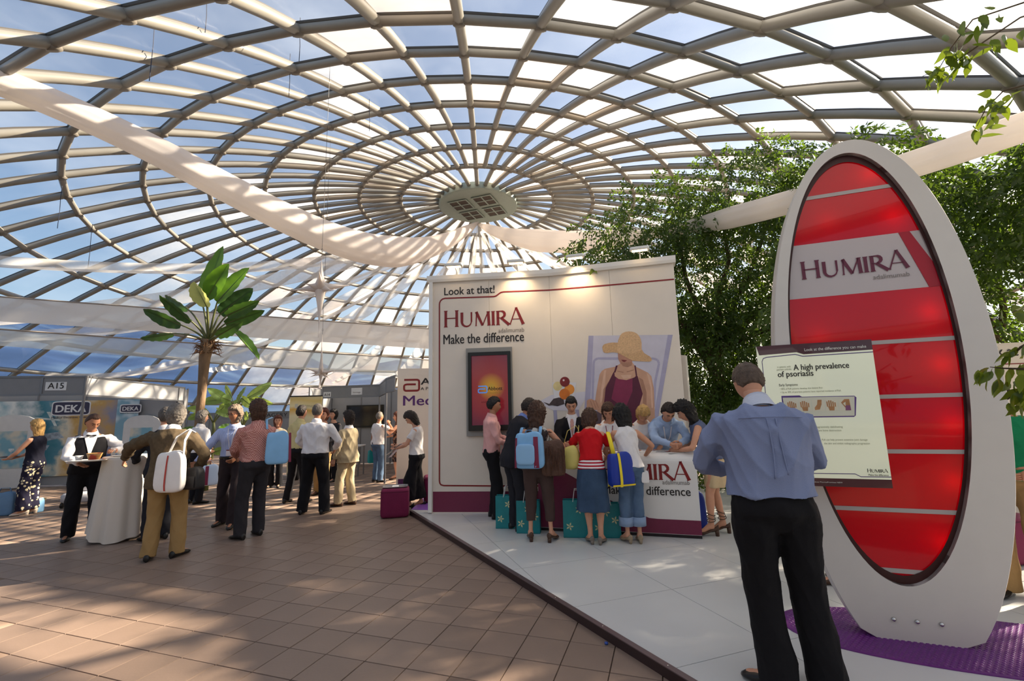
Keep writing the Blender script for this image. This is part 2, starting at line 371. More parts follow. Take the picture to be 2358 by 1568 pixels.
for i in range(-70, 60):
    for j in range(-20, 75):
        c = V(-.6445, 3.579, 0)*.97 + tu*((i+.5)*TS) + tv*((j+.5)*TS)
        if in_plat(c[0], c[1]) and in_plat(c[0]-.35, c[1]): continue
        if c[1] < .5 or c[1] > 20 or abs(c[0]) > 1.25*c[1]+1 or math.hypot(c[0]-DC[0], c[1]-DC[1]) > 20.2: continue
        q = cam_px(c); vis = q and -40 < q[0] < 2400 and q[1] < 1600
        tl.append((math.hypot(c[0], c[1]) + (0 if vis else 100), tuple(c), i, j))
tl.sort()
tme = bpy.data.meshes.new('tile'); tme.from_pydata(TV, [], TF); tme.materials.append(M_tile); tme.update()
for d, c, i, j in tl[:300]:
    o = link('tile', tme, floor); o.location = (c[0], c[1], ((i*31+j*17) % 5)*.0004); o.rotation_euler = (0, 0, TA)
T = np.array(TV); rest = tl[300:]; vv = []; ff = []
for n, (d, c, i, j) in enumerate(rest):
    P = V(*c) + np.outer(T[:, 0], tu) + np.outer(T[:, 1], tv); P[:, 2] += T[:, 2] + ((i*31+j*17) % 5)*.0004; vv.append(P); ff.append(np.array(TF)+8*n)
npmesh('tile', np.concatenate(vv), np.concatenate(ff), M_tile2, floor, kind='stuff')
# ------------------------------------------------------------ white exhibition platform
def clip(poly, a, b):
    """keep the part of poly left of a->b"""
    out = []; n = len(poly); s = lambda p: (b[0]-a[0])*(p[1]-a[1])-(b[1]-a[1])*(p[0]-a[0])
    for i in range(n):
        p, q = poly[i], poly[(i+1) % n]; sp_, sq = s(p), s(q)
        if sp_ >= 0: out.append(p)
        if (sp_ >= 0) != (sq >= 0): t = sp_/(sp_-sq); out.append((p[0]+t*(q[0]-p[0]), p[1]+t*(q[1]-p[1])))
    return out
plat = empty('platform', (0, 0, 0), label='raised white exhibition floor with square panels and dark metal edge', kind='structure')
MB().prism([(x, y) for x, y in PLAT], (0, 0, .05), (1, 0, 0), (0, 1, 0), (0, 0, -.05)).build('platform_base', mat('platform_core', (70, 62, 62), rough=.7), plat)
PA = R(19.3); pu, pv = V(math.cos(PA), math.sin(PA)), V(-math.sin(PA), math.cos(PA)); p0 = V(1.319, 4.191)
M_panel = mat('white_floor_panel', (206, 206, 204), rough=.33, var=.03, vscale=2, spec=.45, rand=-.015)
for i in range(-8, 11):
    for j in range(-7, 8):
        g = .0025; poly = [tuple(p0 + pu*(i+a) + pv*(j+c)) for a, c in ((g, g), (1-g, g), (1-g, 1-g), (g, 1-g))]
        for k in range(len(PLAT)):
            if poly: poly = clip(poly, PLAT[k], PLAT[(k+1) % len(PLAT)])
        if len(poly) > 2: MB().prism(poly, (0, 0, .06), (1, 0, 0), (0, 1, 0), (0, 0, -.012)).build('floor_panel', M_panel, plat)
e0, e1 = V(-1.69, 7.64, 0), V(2.05, .92, 0); ed = nrm(e1-e0); en = V(ed[1], -ed[0], 0)
b = MB(); mid = (e0+e1)/2; L_ = np.linalg.norm(e1-e0)
b.box(mid+en*.008+V(0, 0, .031), (L_, .016, .062), [ed, en, V(0, 0, 1)])
b.build('edge_skirt', mat('edge_brown', (58, 42, 42), rough=.45, metal=.2), plat)
MB().box(mid-en*.006+V(0, 0, .0635), (L_, .045, .006), [ed, en, V(0, 0, 1)]).build('edge_trim', mat('edge_trim', (128, 112, 114), rough=.3, metal=.6), plat)
b = MB()
for k in range(12):
    c = e0 + ed*(.5+k*.6); b.lathe([(.006, 0), (.006, .003), (.001, .004)], 8, tuple(c-en*.006+V(0, 0, .066)))
b.build('screw', M_chrome, plat, kind='stuff')
# ------------------------------------------------------------ main stand wall (folded panel)
W0, W1, W2 = V(-1.354, 7.415, 0), V(.628, 7.2, 0), V(2.475, 6.65, 0); WL1 = float(np.linalg.norm(W1-W0))
wd1, wd2 = nrm(W1-W0), nrm(W2-W1); wn1, wn2 = V(wd1[1], -wd1[0], 0), V(wd2[1], -wd2[0], 0); ZT = 3.76
UP = V(0, 0, 1)
def wp(u, z, off=0.0):
    return (W0+wd1*u+wn1*off if u <= WL1 else W1+wd2*(u-WL1)+wn2*off) + UP*z
stand = empty('exhibition_wall', W0, label='tall folded white stand wall with red lettering and photo of woman in straw hat', cat='wall panel')
def loc(o, root):   # keep world placement under a parent with only a location / z rotation
    root.location = root.location; o.matrix_parent_inverse = Matrix.LocRotScale(root.location, root.rotation_euler, None).inverted(); return o
def part(mb, name, m, root, smooth=False, kind=None):
    return loc(mb.build(name, m, root, smooth, kind), root)
wt = .16
for (a, c, d, n) in ((W0, W1, wd1, wn1), (W1, W2, wd2, wn2)):
    Lh = np.linalg.norm(c-a)/2; nb = -n
    for k in range(2):
        s0, s1 = k*Lh+.0015, (k+1)*Lh-.0015
        if a is W0 and k == 0: s0 = 0
        part(MB().prism([(s0, .06), (s1, .06), (s1, ZT), (s0, ZT)], a, d, UP, nb*wt), 'wall_board', M_cream, stand)
part(MB().box(W0-wd1*.0+wd1*.025+wn1*.02+UP*1.93, (.06, .05, 3.7), [wd1, wn1, UP]), 'end_post', M_white, stand)
b = MB(); prof = [(-.03, -.0), (.045, 0), (.06, .04), (.06, .105), (-.19, .105), (-.19, 0)]
RR = []
for p, n in ((W0-wd1*.04, wn1), (W1, nrm(wn1+wn2)), (W2+wd2*.03, wn2)): RR.append([p+n*o+UP*(ZT+z) for o, z in prof])
b.rings(RR); part(b, 'cap_moulding', M_white, stand)
part(MB().prism([(.062, .08), (WL1, .08), (WL1, .385), (.062, .385)], W0+wn1*.003, wd1, UP, -wn1*.002), 'maroon_plinth_band', M_maroon, stand)
part(MB().prism([(0, .08), (1.9, .08), (1.9, .385), (0, .385)], W1+wn2*.003, wd2, UP, -wn2*.002), 'maroon_plinth_band', M_maroon, stand)
part(MB().prism([(0, .06), (.1, .06), (.1, 2.42), (0, 2.36)], (2.6, 7.25, 0), nrm((.5, -1, 0)), UP, (-.06, .02, 0)), 'return_panel', M_white, stand)
part(MB().prism([(0, .06), (.3, .06), (.3, 2.40), (0, 2.46)], (2.55, 7.35, 0), nrm((.55, -.9, 0)), UP, (.05, .06, 0)), 'return_panel', M_white, stand)
# printed line
line = [(3.908, 3.508), (3.063, 3.515), (1.995, 3.532), (1.244, 3.543), (1.20, 3.536), (1.165, 3.515), (1.121, 3.483), (1.095, 3.474), (1.07, 3.471), (.258, 3.483), (.215, 3.474), (.182, 3.447), (.165, 3.41), (.162, 3.38), (.164, 1.952), (.165, .549), (.172, .512), (.19, .488), (.235, .476), (1.315, .463), (1.99, .462), (2.115, .462)]
b = MB(); RR = []
for k, (u, z) in enumerate(line):
    q0, q1 = line[max(k-1, 0)], line[min(k+1, len(line)-1)]; t = nrm((q1[0]-q0[0], q1[1]-q0[1])); hw = .011
    RR.append([wp(min(max(u+s*t[1]*hw, .02), 3.915), z-s*t[0]*hw, o) for s, o in ((-1, .001), (1, .001), (1, .004), (-1, .004))])
b.rings(RR); part(b, 'printed_line', M_red, stand)
def stroke(b, o, x, y, pts, wid, d=.003, flare=.0):
    """lettering stroke of varying width"""
    n = np.cross(x, y); P = [V(*p) for p in pts]; RR = []
    if len(P) == 2 and flare:
        q = P[0], P[0]+(P[1]-P[0])*.08, P[1]-(P[1]-P[0])*.08, P[1]; wid = (wid[0]*(1+flare), wid[0], wid[1], wid[1]*(1+flare)); P = list(q)
    for i, p in enumerate(P):
        t = nrm(P[min(i+1, len(P)-1)]-P[max(i-1, 0)]); s = V(-t[1], t[0])*wid[i]/2
        a, c = p+s, p-s
        RR.append([o+x*a[0]+y*a[1], o+x*c[0]+y*c[1], o+x*c[0]+y*c[1]+n*d, o+x*a[0]+y*a[1]+n*d])
    b.rings(RR)
def humira(o, x, y, width, m, root, name='lettering', d=.004):
    o, x, y = V(*o), nrm(x), nrm(y); k = width/4.75; x, y = x*k, y*k; b = MB(); S = .85
    def st(pts, w, fl=0.0): stroke(b, o, x, y, pts, w, d/k, fl)
    st([(.12, 0), (.12, 1)], (.16, .16), .5); st([(.78, 0), (.78, 1)], (.16, .16), .5); st([(.12, .53), (.78, .53)], (.065, .065))
    # U
    U = [(1.09, S), (1.09, .30)] + [(1.37-.28*math.cos(a), .28-.28*math.sin(a)) for a in np.linspace(.2, math.pi-.2, 7)] + [(1.66, .30), (1.66, S)]
    st(U, [.17, .16] + list(np.linspace(.14, .06, 7)) + [.09, .10])
    st([(1.93, 0), (1.97, S)], (.065, .08), .6); st([(1.95, S), (2.32, .02)], (.17, .14)); st([(2.32, .02), (2.66, S)], (.065, .065)); st([(2.70, 0), (2.66, S)], (.16, .16), .4)
    st([(2.95, 0), (2.95, S)], (.16, .16), .5)
    st([(3.23, 0), (3.23, S)], (.16, .16), .5)
    Rb = [(3.2, S-.03), (3.42, S-.03)] + [(3.44+.19*math.sin(a), S-.22+.19*math.cos(a)) for a in np.linspace(.3, math.pi-.3, 6)] + [(3.40, S-.43), (3.2, S-.42)]
    st(Rb, [.06, .07, .11, .14, .155, .155, .14, .11, .06, .05]); st([(3.42, .42), (3.88, 0)], (.14, .17), .3)
    st([(3.93, 0), (4.30, 1)], (.065, .065), .8); st([(4.30, 1), (4.70, 0)], (.13, .17), .2); st([(4.06, .32), (4.56, .32)], (.045, .045))
    return part(b, name, m, root) if root else b.build(name, m)
wl = lambda u, z: wp(u, z, .002)
def wtext(s, u, z, width, m, root, height=None, off=0, seg=1, d=.003):
    t = text(s, 'lettering', wp(u, z, .002), wd1 if u < WL1 else wd2, UP, width, m, root, off, height, d=d); return loc(t, root)
wtext('Look at that!', .244, 3.536, .85, M_dark, stand, .135, .012)
humira(wl(.236, 2.99), wd1, UP, 1.33, M_red, stand)
wtext('adalimumab', 1.145, 2.865, .418, M_grey, stand, .075)
wtext('Make the difference', .229, 2.712, 1.33, M_dark, stand, .165, .014)
# photo print: woman in a straw hat on a deckchair, table with fruit
def pr(poly, m, name, lay, root=None):
    root = root or stand
    for lo, hi in ((None, WL1), (WL1, None)):
        q = [tuple(p) for p in poly]
        if hi: q = clip(q, (hi, 0), (hi, 9))
        if lo: q = clip(q, (lo, 9), (lo, 0))
        if len(q) < 3: continue
        A = [wp(u if lo is None else u+1e-5, z, .003+.0008*lay) for u, z in q]; Bk = [a-(wn1 if lo is None else wn2)*.0006 for a in A]; n = len(A)
        part(MB().add(A+Bk, [tuple(range(n)), tuple(range(2*n-1, n-1, -1))] + [(i, n+i, n+(i+1) % n, (i+1) % n) for i in range(n)]), name, m, root)
def circ(c, r, n=18, ry=None): return [(c[0]+r*math.cos(a), c[1]+(ry or r)*math.sin(a)) for a in np.arange(n)*2*math.pi/n]
P_ = lambda n, c, **k: mat('print_'+n, c, rough=.5, **k)
lil, lil2, skn, str_, mar2 = P_('lilac', (194, 190, 204), var=.04), P_('lilac_dark', (164, 160, 186), var=.05), P_('skin', (196, 152, 126), var=.1, vscale=6), P_('straw', (196, 158, 116), var=.18, vscale=60), P_('wine', (84, 24, 50), var=.1, vscale=9)
pr([(1.732, 1.726), (1.964, 1.839), (2.497, 1.875), (2.503, 1.779), (2.377, 1.582), (1.988, 1.597)], P_('table', (206, 202, 212)), 'printed_table', 0)
for x0 in (1.985, 2.33): pr([(x0, 1.6), (x0+.055, 1.6), (x0+.075, 1.15), (x0+.02, 1.15)], lil2, 'printed_table', 1)
pr([(1.982, 2.034), (2.365, 2.018), (2.311, 1.774), (2.006, 1.784)], P_('glass', (216, 214, 218)), 'printed_bowl', 1)
pr(circ((2.068, 1.972), .072), P_('pear', (214, 196, 140), var=.12), 'printed_fruit', 2); pr(circ((2.252, 1.915), .08), P_('orange', (226, 142, 54), var=.12), 'printed_fruit', 3)
pr(circ((2.173, 1.845), .085), P_('orange_deep', (206, 112, 36), var=.12), 'printed_fruit', 4); pr(circ((2.185, 2.036), .078), P_('plum', (120, 30, 34), var=.25), 'printed_fruit', 5); pr(circ((2.168, 2.06), .016), P_('shine', (224, 200, 200)), 'printed_fruit', 6)
pr([(1.83, 1.734), (1.927, 1.7), (1.994, 1.778), (2.083, 1.796), (2.152, 1.779), (2.166, 1.693), (2.056, 1.66), (1.969, 1.677), (1.915, 1.672)], P_('shades', (66, 52, 54), var=.3, vscale=20), 'printed_sunglasses', 3)
chair = [(2.59, 2.738), (3.828, 2.665), (3.568, 1.589), (3.45, 1.05), (2.43, 1.05), (2.467, 1.569)]
pr(chair, lil, 'printed_deckchair', 0)
pr([(2.59, 2.738), (2.665, 2.733), (2.551, 1.567), (2.52, 1.05), (2.43, 1.05), (2.467, 1.569)], lil2, 'printed_deckchair', 1); pr([(3.76, 2.669), (3.828, 2.665), (3.568, 1.589), (3.45, 1.05), (3.38, 1.05), (3.504, 1.59)], lil2, 'printed_deckchair', 1)
tb = [(2.57, 1.2), (2.584, 1.594), (2.603, 1.778), (2.645, 2.30), (2.66, 2.35), (2.713, 2.375), (3.537, 2.326), (3.587, 2.301), (3.605, 2.249), (3.53, 1.973), (3.489, 1.617)]
for k in range(len(tb)-1):
    a, c = V(*tb[k]), V(*tb[k+1]); s = V(-(c-a)[1], (c-a)[0])/np.linalg.norm(c-a)*.017; pr([tuple(a+s), tuple(c+s), tuple(c-s), tuple(a-s)], lil2, 'printed_deckchair', 1.5+.1*(k % 2))
pr([(3.056, 2.30), (3.218, 2.30), (3.238, 2.26), (3.267, 2.221), (3.436, 2.122), (3.485, 2.065), (3.507, 1.884), (3.498, 1.573), (3.48, 1.2), (2.7, 1.2), (2.66, 1.60), (2.637, 1.721), (2.686, 1.961), (2.727, 2.127), (2.767, 2.181), (2.814, 2.209), (2.962, 2.232), (3.037, 2.27)], skn, 'printed_woman', 2)
pr([(2.949, 2.163), (2.954, 2.089), (3.006, 2.045), (3.121, 2.022), (3.239, 2.058), (3.271, 2.084), (3.288, 2.074), (3.346, 1.809), (3.282, 1.631), (3.26, 1.2), (2.74, 1.2), (2.767, 1.663), (2.808, 1.919), (2.859, 2.009), (2.929, 2.136)], mar2, 'printed_top', 3)
pr([(2.971, 2.065), (3.006, 2.045), (3.121, 2.022), (3.211, 2.045), (3.199, 1.85), (3.079, 1.60), (2.884, 1.75)], P_('wine_light', (126, 36, 72), var=.1), 'printed_top', 4)
pr([(2.943, 2.145), (2.98, 2.25), (3.008, 2.25), (2.966, 2.144)], mar2, 'printed_top', 4); pr([(3.25, 2.24), (3.271, 2.235), (3.282, 2.079), (3.262, 2.075)], mar2, 'printed_top', 4)
pr([(3.019, 2.46), (3.02, 2.345), (3.05, 2.275), (3.09, 2.245), (3.125, 2.237), (3.17, 2.248), (3.21, 2.275), (3.238, 2.325), (3.24, 2.43)], P_('face', (176, 126, 106), var=.1), 'printed_woman', 3); skd = P_('skin_deep', (164, 120, 98), var=.1, vscale=8); skl = P_('skin_pale', (212, 172, 148), var=.08, vscale=8)
pr([(3.056, 2.29), (3.22, 2.29), (3.215, 2.24), (3.15, 2.215), (3.08, 2.235)], skd, 'printed_woman', 3.4); pr([(2.80, 2.18), (2.83, 2.19), (2.80, 1.98), (2.74, 1.72), (2.71, 1.69), (2.745, 1.93)], skl, 'printed_woman', 2.5)
pr([(2.86, 2.02), (2.83, 1.95), (2.79, 1.75), (2.765, 1.665), (2.74, 1.66), (2.775, 1.9)], skd, 'printed_woman', 2.6); pr([(3.30, 2.06), (3.35, 1.81), (3.33, 1.6), (3.385, 1.6), (3.40, 1.83), (3.36, 2.02)], skd, 'printed_woman', 2.6); pr([(3.42, 2.12), (3.46, 2.08), (3.485, 1.9), (3.478, 1.6), (3.455, 1.6), (3.46, 1.9)], skl, 'printed_woman', 2.5)
pr([(2.99, 2.16), (3.08, 2.135), (3.09, 2.145), (3.0, 2.172)], skd, 'printed_woman', 2.7); pr([(3.14, 2.14), (3.24, 2.165), (3.24, 2.177), (3.13, 2.152)], skd, 'printed_woman', 2.7); pr([(3.04, 2.10), (3.20, 2.10), (3.18, 2.05), (3.08, 2.045)], skl, 'printed_woman', 2.5)
for hx in (2.56, 2.60, 2.64): pr([(hx, 1.735), (hx+.012, 1.735), (hx+.05, 1.62), (hx+.04, 1.62)], skd, 'printed_woman', 4.5)
for hy in (1.62, 1.585): pr([(2.88, hy), (3.0, hy-.03), (3.0, hy-.04), (2.88, hy-.012)], skd, 'printed_woman', 4.5)
pr([(3.063, 2.334), (3.085, 2.305), (3.11, 2.297), (3.152, 2.32), (3.108, 2.33)], P_('lips', (120, 44, 46)), 'printed_woman', 4)
pr([(3.029, 2.599), (2.95, 2.607), (2.891, 2.603), (2.83, 2.59), (2.806, 2.575), (2.79, 2.545), (2.792, 2.519), (2.80, 2.475), (2.818, 2.455), (2.86, 2.448), (2.92, 2.455), (2.97, 2.452), (3.019, 2.44), (3.08, 2.405), (3.133, 2.367), (3.236, 2.306), (3.351, 2.293), (3.464, 2.283), (3.495, 2.29), (3.51, 2.309), (3.50, 2.335), (3.487, 2.357), (3.44, 2.39), (3.403, 2.417), (3.355, 2.503), (3.216, 2.558)], str_, 'printed_hat', 5)
pr([(3.005, 2.455), (3.012, 2.53), (3.024, 2.589), (3.04, 2.645), (3.067, 2.705), (3.101, 2.74), (3.152, 2.758), (3.211, 2.761), (3.273, 2.747), (3.316, 2.72), (3.349, 2.68), (3.368, 2.632), (3.377, 2.567), (3.37, 2.47), (3.3, 2.43), (3.211, 2.42), (3.1, 2.43)], P_('straw_crown', (206, 168, 126), var=.18, vscale=60), 'printed_hat', 6)
pr([(2.513, 1.734), (2.545, 1.755), (2.579, 1.76), (2.642, 1.73), (2.738, 1.636), (2.717, 1.582), (2.598, 1.594), (2.552, 1.585), (2.507, 1.623)], P_('hand', (190, 144, 118), var=.12), 'printed_woman', 4); pr([(2.739, 1.654), (2.875, 1.651), (3.016, 1.602), (3.039, 1.538), (2.922, 1.532), (2.781, 1.58)], P_('hand', (0, 0, 0)), 'printed_woman', 4)
pr([(2.439, 1.551), (2.617, 1.593), (2.732, 1.527), (2.703, 1.3), (2.426, 1.3)], P_('magazine', (206, 202, 206), pattern=('voronoi', (90, 74, 84), 14, .02, .1)), 'printed_magazine', 5)
pr([(1.266, .686), (1.30, .74), (1.326, .779), (1.445, .778), (1.60, .77), (1.60, .37), (1.259, .387)], lil2, 'printed_deckchair', 1); pr([(1.30, .60), (1.59, .60), (1.59, .42), (1.30, .42)], lil, 'printed_deckchair', 2)
# clip-on lamps on the wall top
M_lamp = mat('lamp_white', (222, 220, 214), rough=.4)
for k, u in enumerate((.467, 1.481, 2.47, 3.44)):
    p = wp(u, ZT+.1, .0); d, n = (wd1, wn1) if u < WL1 else (wd2, wn2)
    r = empty('arm_lamp', p, 0, ['white clip lamp above the words Look at that', 'white clip lamp on wall top, second from its end with the words', 'white clip lamp among the leaves on the wall top', 'white clip lamp above the straw hat photo, near the tree'][k], 'lamp', 'clip lamps along the stand wall top')
    part(MB().tube([p+UP*.0, p+UP*.05+n*.03, p+UP*.09+n*.14, p+UP*.1+n*.2], .009, 6), 'arm', M_lamp, r)
    hp = p+UP*.105+n*.24
    part(rbox(hp, (.29, .12, .055), 6, 16, 8, [d, n, UP]), 'lamp_head', M_lamp, r, True)
    part(MB().box(hp-UP*.029, (.22, .08, .006), [d, n, UP]), 'lamp_glass', mat('lamp_glow', (255, 222, 170), emit=(255, 214, 150), es=(6.0)), r)
    if k in (1, 2):
        L = bpy.data.lights.new('lamp_beam', 'SPOT'); L.energy = 30; L.spot_size = R(115); L.spot_blend = .9; L.color = (1, .76, .46); L.shadow_soft_size = .06
        lo = bpy.data.objects.new('lamp_beam', L); COL.objects.link(lo); lo.location = hp-UP*.05; lo.rotation_euler = Vector(tuple(UP*.95 + n*.30)).to_track_quat('Z', 'Y').to_euler()
# portrait screen on the wall
tvr = empty('wall_screen', wp(.98, 1.22), 0, 'portrait screen with red sunset picture hung on the white stand wall', 'screen')
def wbox(u0, u1, z0, z1, o0, o1): return MB().prism([(u0, z0), (u1, z0), (u1, z1), (u0, z1)], W0+wn1*o1, wd1, UP, -wn1*(o1-o0))
part(wbox(.615, 1.36, 1.225, 2.62, .002, .05), 'back_panel', mat('screen_grey', (140, 138, 134), rough=.5), tvr)
b = MB()
for q in ((.655, .71, 1.31, 2.545), (1.29, 1.338, 1.31, 2.545), (.71, 1.29, 1.31, 1.395), (.71, 1.29, 2.488, 2.545)): b.prism([(q[0], q[2]), (q[1], q[2]), (q[1], q[3]), (q[0], q[3])], W0+wn1*.10, wd1, UP, -wn1*.05)
part(b, 'bezel', M_black, tvr)
scm = bpy.data.materials.new('screen_picture'); scm.use_nodes = True; n = scm.node_tree.nodes; L = scm.node_tree.links; bs = n['Principled BSDF']; bs.inputs['Roughness'].default_value = .15; bs.inputs['Base Color'].default_value = (.02, .01, .01, 1)
tc = n.new('ShaderNodeTexCoord'); mpn = n.new('ShaderNodeMapping'); g = n.new('ShaderNodeTexGradient'); g.gradient_type = 'SPHERICAL'; cr = n.new('ShaderNodeValToRGB')
gc = W0+wd1*1.02+UP*1.99; mpn.inputs['Location'].default_value = tuple(-gc/.62); mpn.inputs['Scale'].default_value = (1/.62,)*3
L.new(tc.outputs['Object'], mpn.inputs[0]); L.new(mpn.outputs[0], g.inputs[0]); L.new(g.outputs[1], cr.inputs[0])
e = cr.color_ramp.elements; e[0].color = lin((100, 32, 56))+(1,); e[1].color = lin((150, 170, 60))+(1,); q = e.new(.3); q.color = lin((132, 26, 44))+(1,); q = e.new(.62); q.color = lin((146, 34, 38))+(1,); q = e.new(.84); q.color = lin((196, 140, 36))+(1,)
L.new(cr.outputs[0], bs.inputs['Emission Color']); bs.inputs['Emission Strength'].default_value = .4
scr = wbox(.71, 1.29, 1.395, 2.488, .05, .072); part(scr, 'screen', scm, tvr)
M_sb = mat('logo_blue', (70, 120, 190), emit=(70, 120, 190), es=.5)
def abbott_mark(o, x, y, s, m, root, d=.004):
    b = MB(); o, x, y = V(*o), nrm(x), nrm(y); w_ = .15*s
    pts = [(0, 1), (.85, 1)] + [(.85+.15*math.sin(a), .85+.15*math.cos(a)) for a in (.5, 1.07)] + [(1, .8), (1, .2)] + [(.85+.15*math.sin(a), .15+.15*math.cos(a)) for a in (2.07, 2.64)] + [(.85, 0), (.15, 0)] + [(.15-.15*math.sin(a), .15-.15*math.cos(a)) for a in (.5, 1.07)] + [(0, .2), (0, .42)] + [(.15-.15*math.cos(a), .42+.15*math.sin(a)) for a in (.5, 1.07)] + [(.2, .58), (.78, .58)]
    stroke(b, o, x*s, y*s, [(p[0]*1.15, p[1]*.85) for p in pts], [.15]*len(pts), d/s); return part(b, 'logo', m, root)
abbott_mark(wp(.815, 1.90, .074), wd1, UP, .12, M_sb, tvr)
M_sd = mat('screen_text', (40, 16, 20), rough=.4)
loc(text('Abbott', 'lettering', wp(.965, 1.935, .073), wd1, UP, .235, M_sd, tvr, .02), tvr); loc(text('A Promise for Life', 'lettering', wp(.965, 1.885, .073), wd1, UP, .2, mat('screen_text2', (150, 140, 40), rough=.4), tvr), tvr)
loc(text('adalimumab', 'lettering', wp(.86, 1.74, .073), wd1, UP, .22, mat('screen_text3', (110, 26, 30), rough=.4), tvr), tvr)
# ------------------------------------------------------------ counter
C0, C1 = V(.30, 6.235, 0), V(2.184, 5.656, 0); cd = nrm(C1-C0); cb = V(-cd[1], cd[0], 0); cn = -cb; CL = float(np.linalg.norm(C1-C0))
ctr = empty('reception_counter', C0, 0, 'white rounded counter with maroon swoosh where visitors lean', 'counter')
prof = [(0, .10), (0, .93)] + [(.11-.11*math.cos(a), .93+.11*math.sin(a)) for a in np.linspace(.2, math.pi/2, 6)] + [(.58, 1.04), (.58, .99), (.12, .99), (.06, .93), (.05, .10)]
b = MB(); b.rings([[C0+cd*s+cb*o+UP*z for o, z in prof] for s in (0, CL)])
part(b, 'body', mat('counter_white', (224, 222, 220), rough=.35), ctr)
part(MB().prism([(0, .06), (CL, .06), (CL, .105), (0, .105)], C0+cb*.02, cd, UP, cb*.5), 'plinth', mat('plinth_dark', (36, 28, 32), rough=.5), ctr)
for s in (0, CL-.03): part(MB().prism([(.05, .1), (.57, .1), (.57, .99), (.12, .99), (.06, .93)], C0+cd*s, cb, UP, cd*.03), 'side_panel', M_white, ctr)
sw = [(-.0, .90), (.1, .86), (.272, .815), (.381, .788), (.469, .742), (.695, .613), (.896, .484), (1.062, .407), (1.16, .369), (1.288, .312), (1.384, .276), (1.48, .269), (CL, .268), (CL, .105), (0, .105)]
part(MB().prism(sw, C0+cn*.004, cd, UP, cb*.003), 'swoosh_print', M_maroon, ctr)
humira(C0+cd*.838+UP*.727+cn*.003, cd, UP, 1.05, M_red, ctr)
loc(text('adalimumab', 'lettering', C0+cd*1.565+UP*.676+cn*.003, cd, UP, .312, M_grey, ctr, 0, .055), ctr); loc(text('Make the difference', 'lettering', C0+cd*.85+UP*.548+cn*.003, cd, UP, 1.03, M_dark, ctr, .012, .105), ctr)
M_paper = mat('paper', (232, 230, 226), rough=.7)
for k, (s, o, a, lab) in enumerate(((.25, .22, .3, 'white leaflet on the counter before the man in dark suit'), (.62, .25, -.2, 'printed leaflet on the counter near the red shirt'), (1.05, .28, .15, 'white form on the counter before the white tank top'), (1.42, .3, -.1, 'grey form under the leaning man’s arms'), (1.72, .22, .35, 'leaflet at counter end near the dark haired woman'))):
    q = C0+cd*s+cb*o; x = cd*math.cos(a)+cb*math.sin(a); y = np.cross(UP, x)
    t = empty('leaflet', tuple(q+UP*1.04), 0, lab.replace('’', "'"), 'paper', 'leaflets on the counter'); part(MB().box(q+UP*1.0425, (.21, .29, .004), [x, y, UP]), 'sheet', M_paper, t); part(MB().box(q+UP*1.0448+y*.05, (.16, .12, .0008), [x, y, UP]), 'printed_picture', [M_maroon, lil2, M_grey, lil, M_red][k], t)
for k, (s, o) in enumerate(((.36, .12), (1.14, .14), (1.83, .2))):
    q = C0+cd*s+cb*o+UP*1.047; tag(MB().tube([q-cd*.06, q+cd*.055+cb*.03, q+cd*.07+cb*.035], [.005, .005, .001], 6).build('pen', M_red if k else M_black, None), ['black pen at the left part of the counter', 'red pen before the woman in white top', 'red pen near the right end of the counter'][k], 'pen')
# ------------------------------------------------------------ oval sign
SA = V(2.3642, 3.2756, 0); sx = V(.938, -.346, 0); sx = nrm(sx); sn = V(sx[1], -sx[0], 0)   # sn faces the viewer
sp3 = lambda s, z, o=0.0: SA+sx*s+UP*z+sn*o
sign = empty('oval_sign', SA+sx*.23+UP*.06, 0, 'tall white oval sign with red lit panels standing on purple mat', 'sign')
NE = 96; an = np.arange(NE)*2*math.pi/NE
oc, oa, ob_ = (.235, 1.72), .648, 1.855; ic, ia, ib = (.198, 1.94), .502, 1.535
out = []
for a in an:
    s, z = oc[0]+oa*math.cos(a), oc[1]+ob_*math.sin(a)
    if z < .066: z = .066; s = min(max(s, .0), .455)
    out.append((s, z))
inn = [(ic[0]+ia*math.cos(a), ic[1]+ib*math.sin(a)) for a in an]; TH = .16
b = MB(); b.rings([[sp3(*p, o) for p in q] for q, o in ((out, -TH), (out, -.006), ([(p[0]*.992+.002, p[1]*.998+.003) for p in out], 0), (inn, 0), (inn, -TH), (out, -TH))], cap=False)
part(b, 'oval_frame', mat('sign_white', (206, 200, 194), rough=.42, var=.015), sign)
def ell(z, sh=.0): return (ia-sh)*math.sqrt(max(0, 1-((z-ic[1])/(ib-sh))**2))
def slab(z0, z1, o, d, name, m, sh=.004, n=10):
    zz = np.linspace(z0, z1, n); poly = [(ic[0]+ell(z, sh), z) for z in zz] + [(ic[0]-ell(z, sh), z) for z in zz[::-1]]
    return part(MB().prism(poly, SA+sn*o, sx, UP, -sn*d), name, m, sign)
M_rp = mat('red_acrylic', (206, 10, 36), rough=.14, emit=(220, 6, 26), es=.06, trans=(.45, (240, 12, 30)), coat=.6)
zs = [ic[1]-ib+.004, .485, .875, 1.265, 1.64, 2.025, 2.395, 2.815, 3.18, ic[1]+ib-.004]
for k in range(len(zs)-1):
    slab(zs[k], zs[k+1], -.05, .005, 'red_panel' if k != 6 else 'white_panel', M_rp if k != 6 else mat('sign_band', (212, 204, 204), rough=.35, trans=(.3, (230, 210, 210)), coat=.3), n=14)
for z in (.485, .875, 1.265, 1.64, 2.025, 3.18): slab(z-.014, z+.014, -.044, .006, 'bar', mat('sign_bar', (176, 168, 164), rough=.45), .0, 3)
part(MB().prism([(.47, 2.815), (.535, 2.815), (.70, 2.43), (.66, 2.395), (.595, 2.395)], SA-sn*.046, sx, UP, -sn*.004), 'red_stripe', mat('band_stripe', (164, 10, 34), rough=.3), sign)
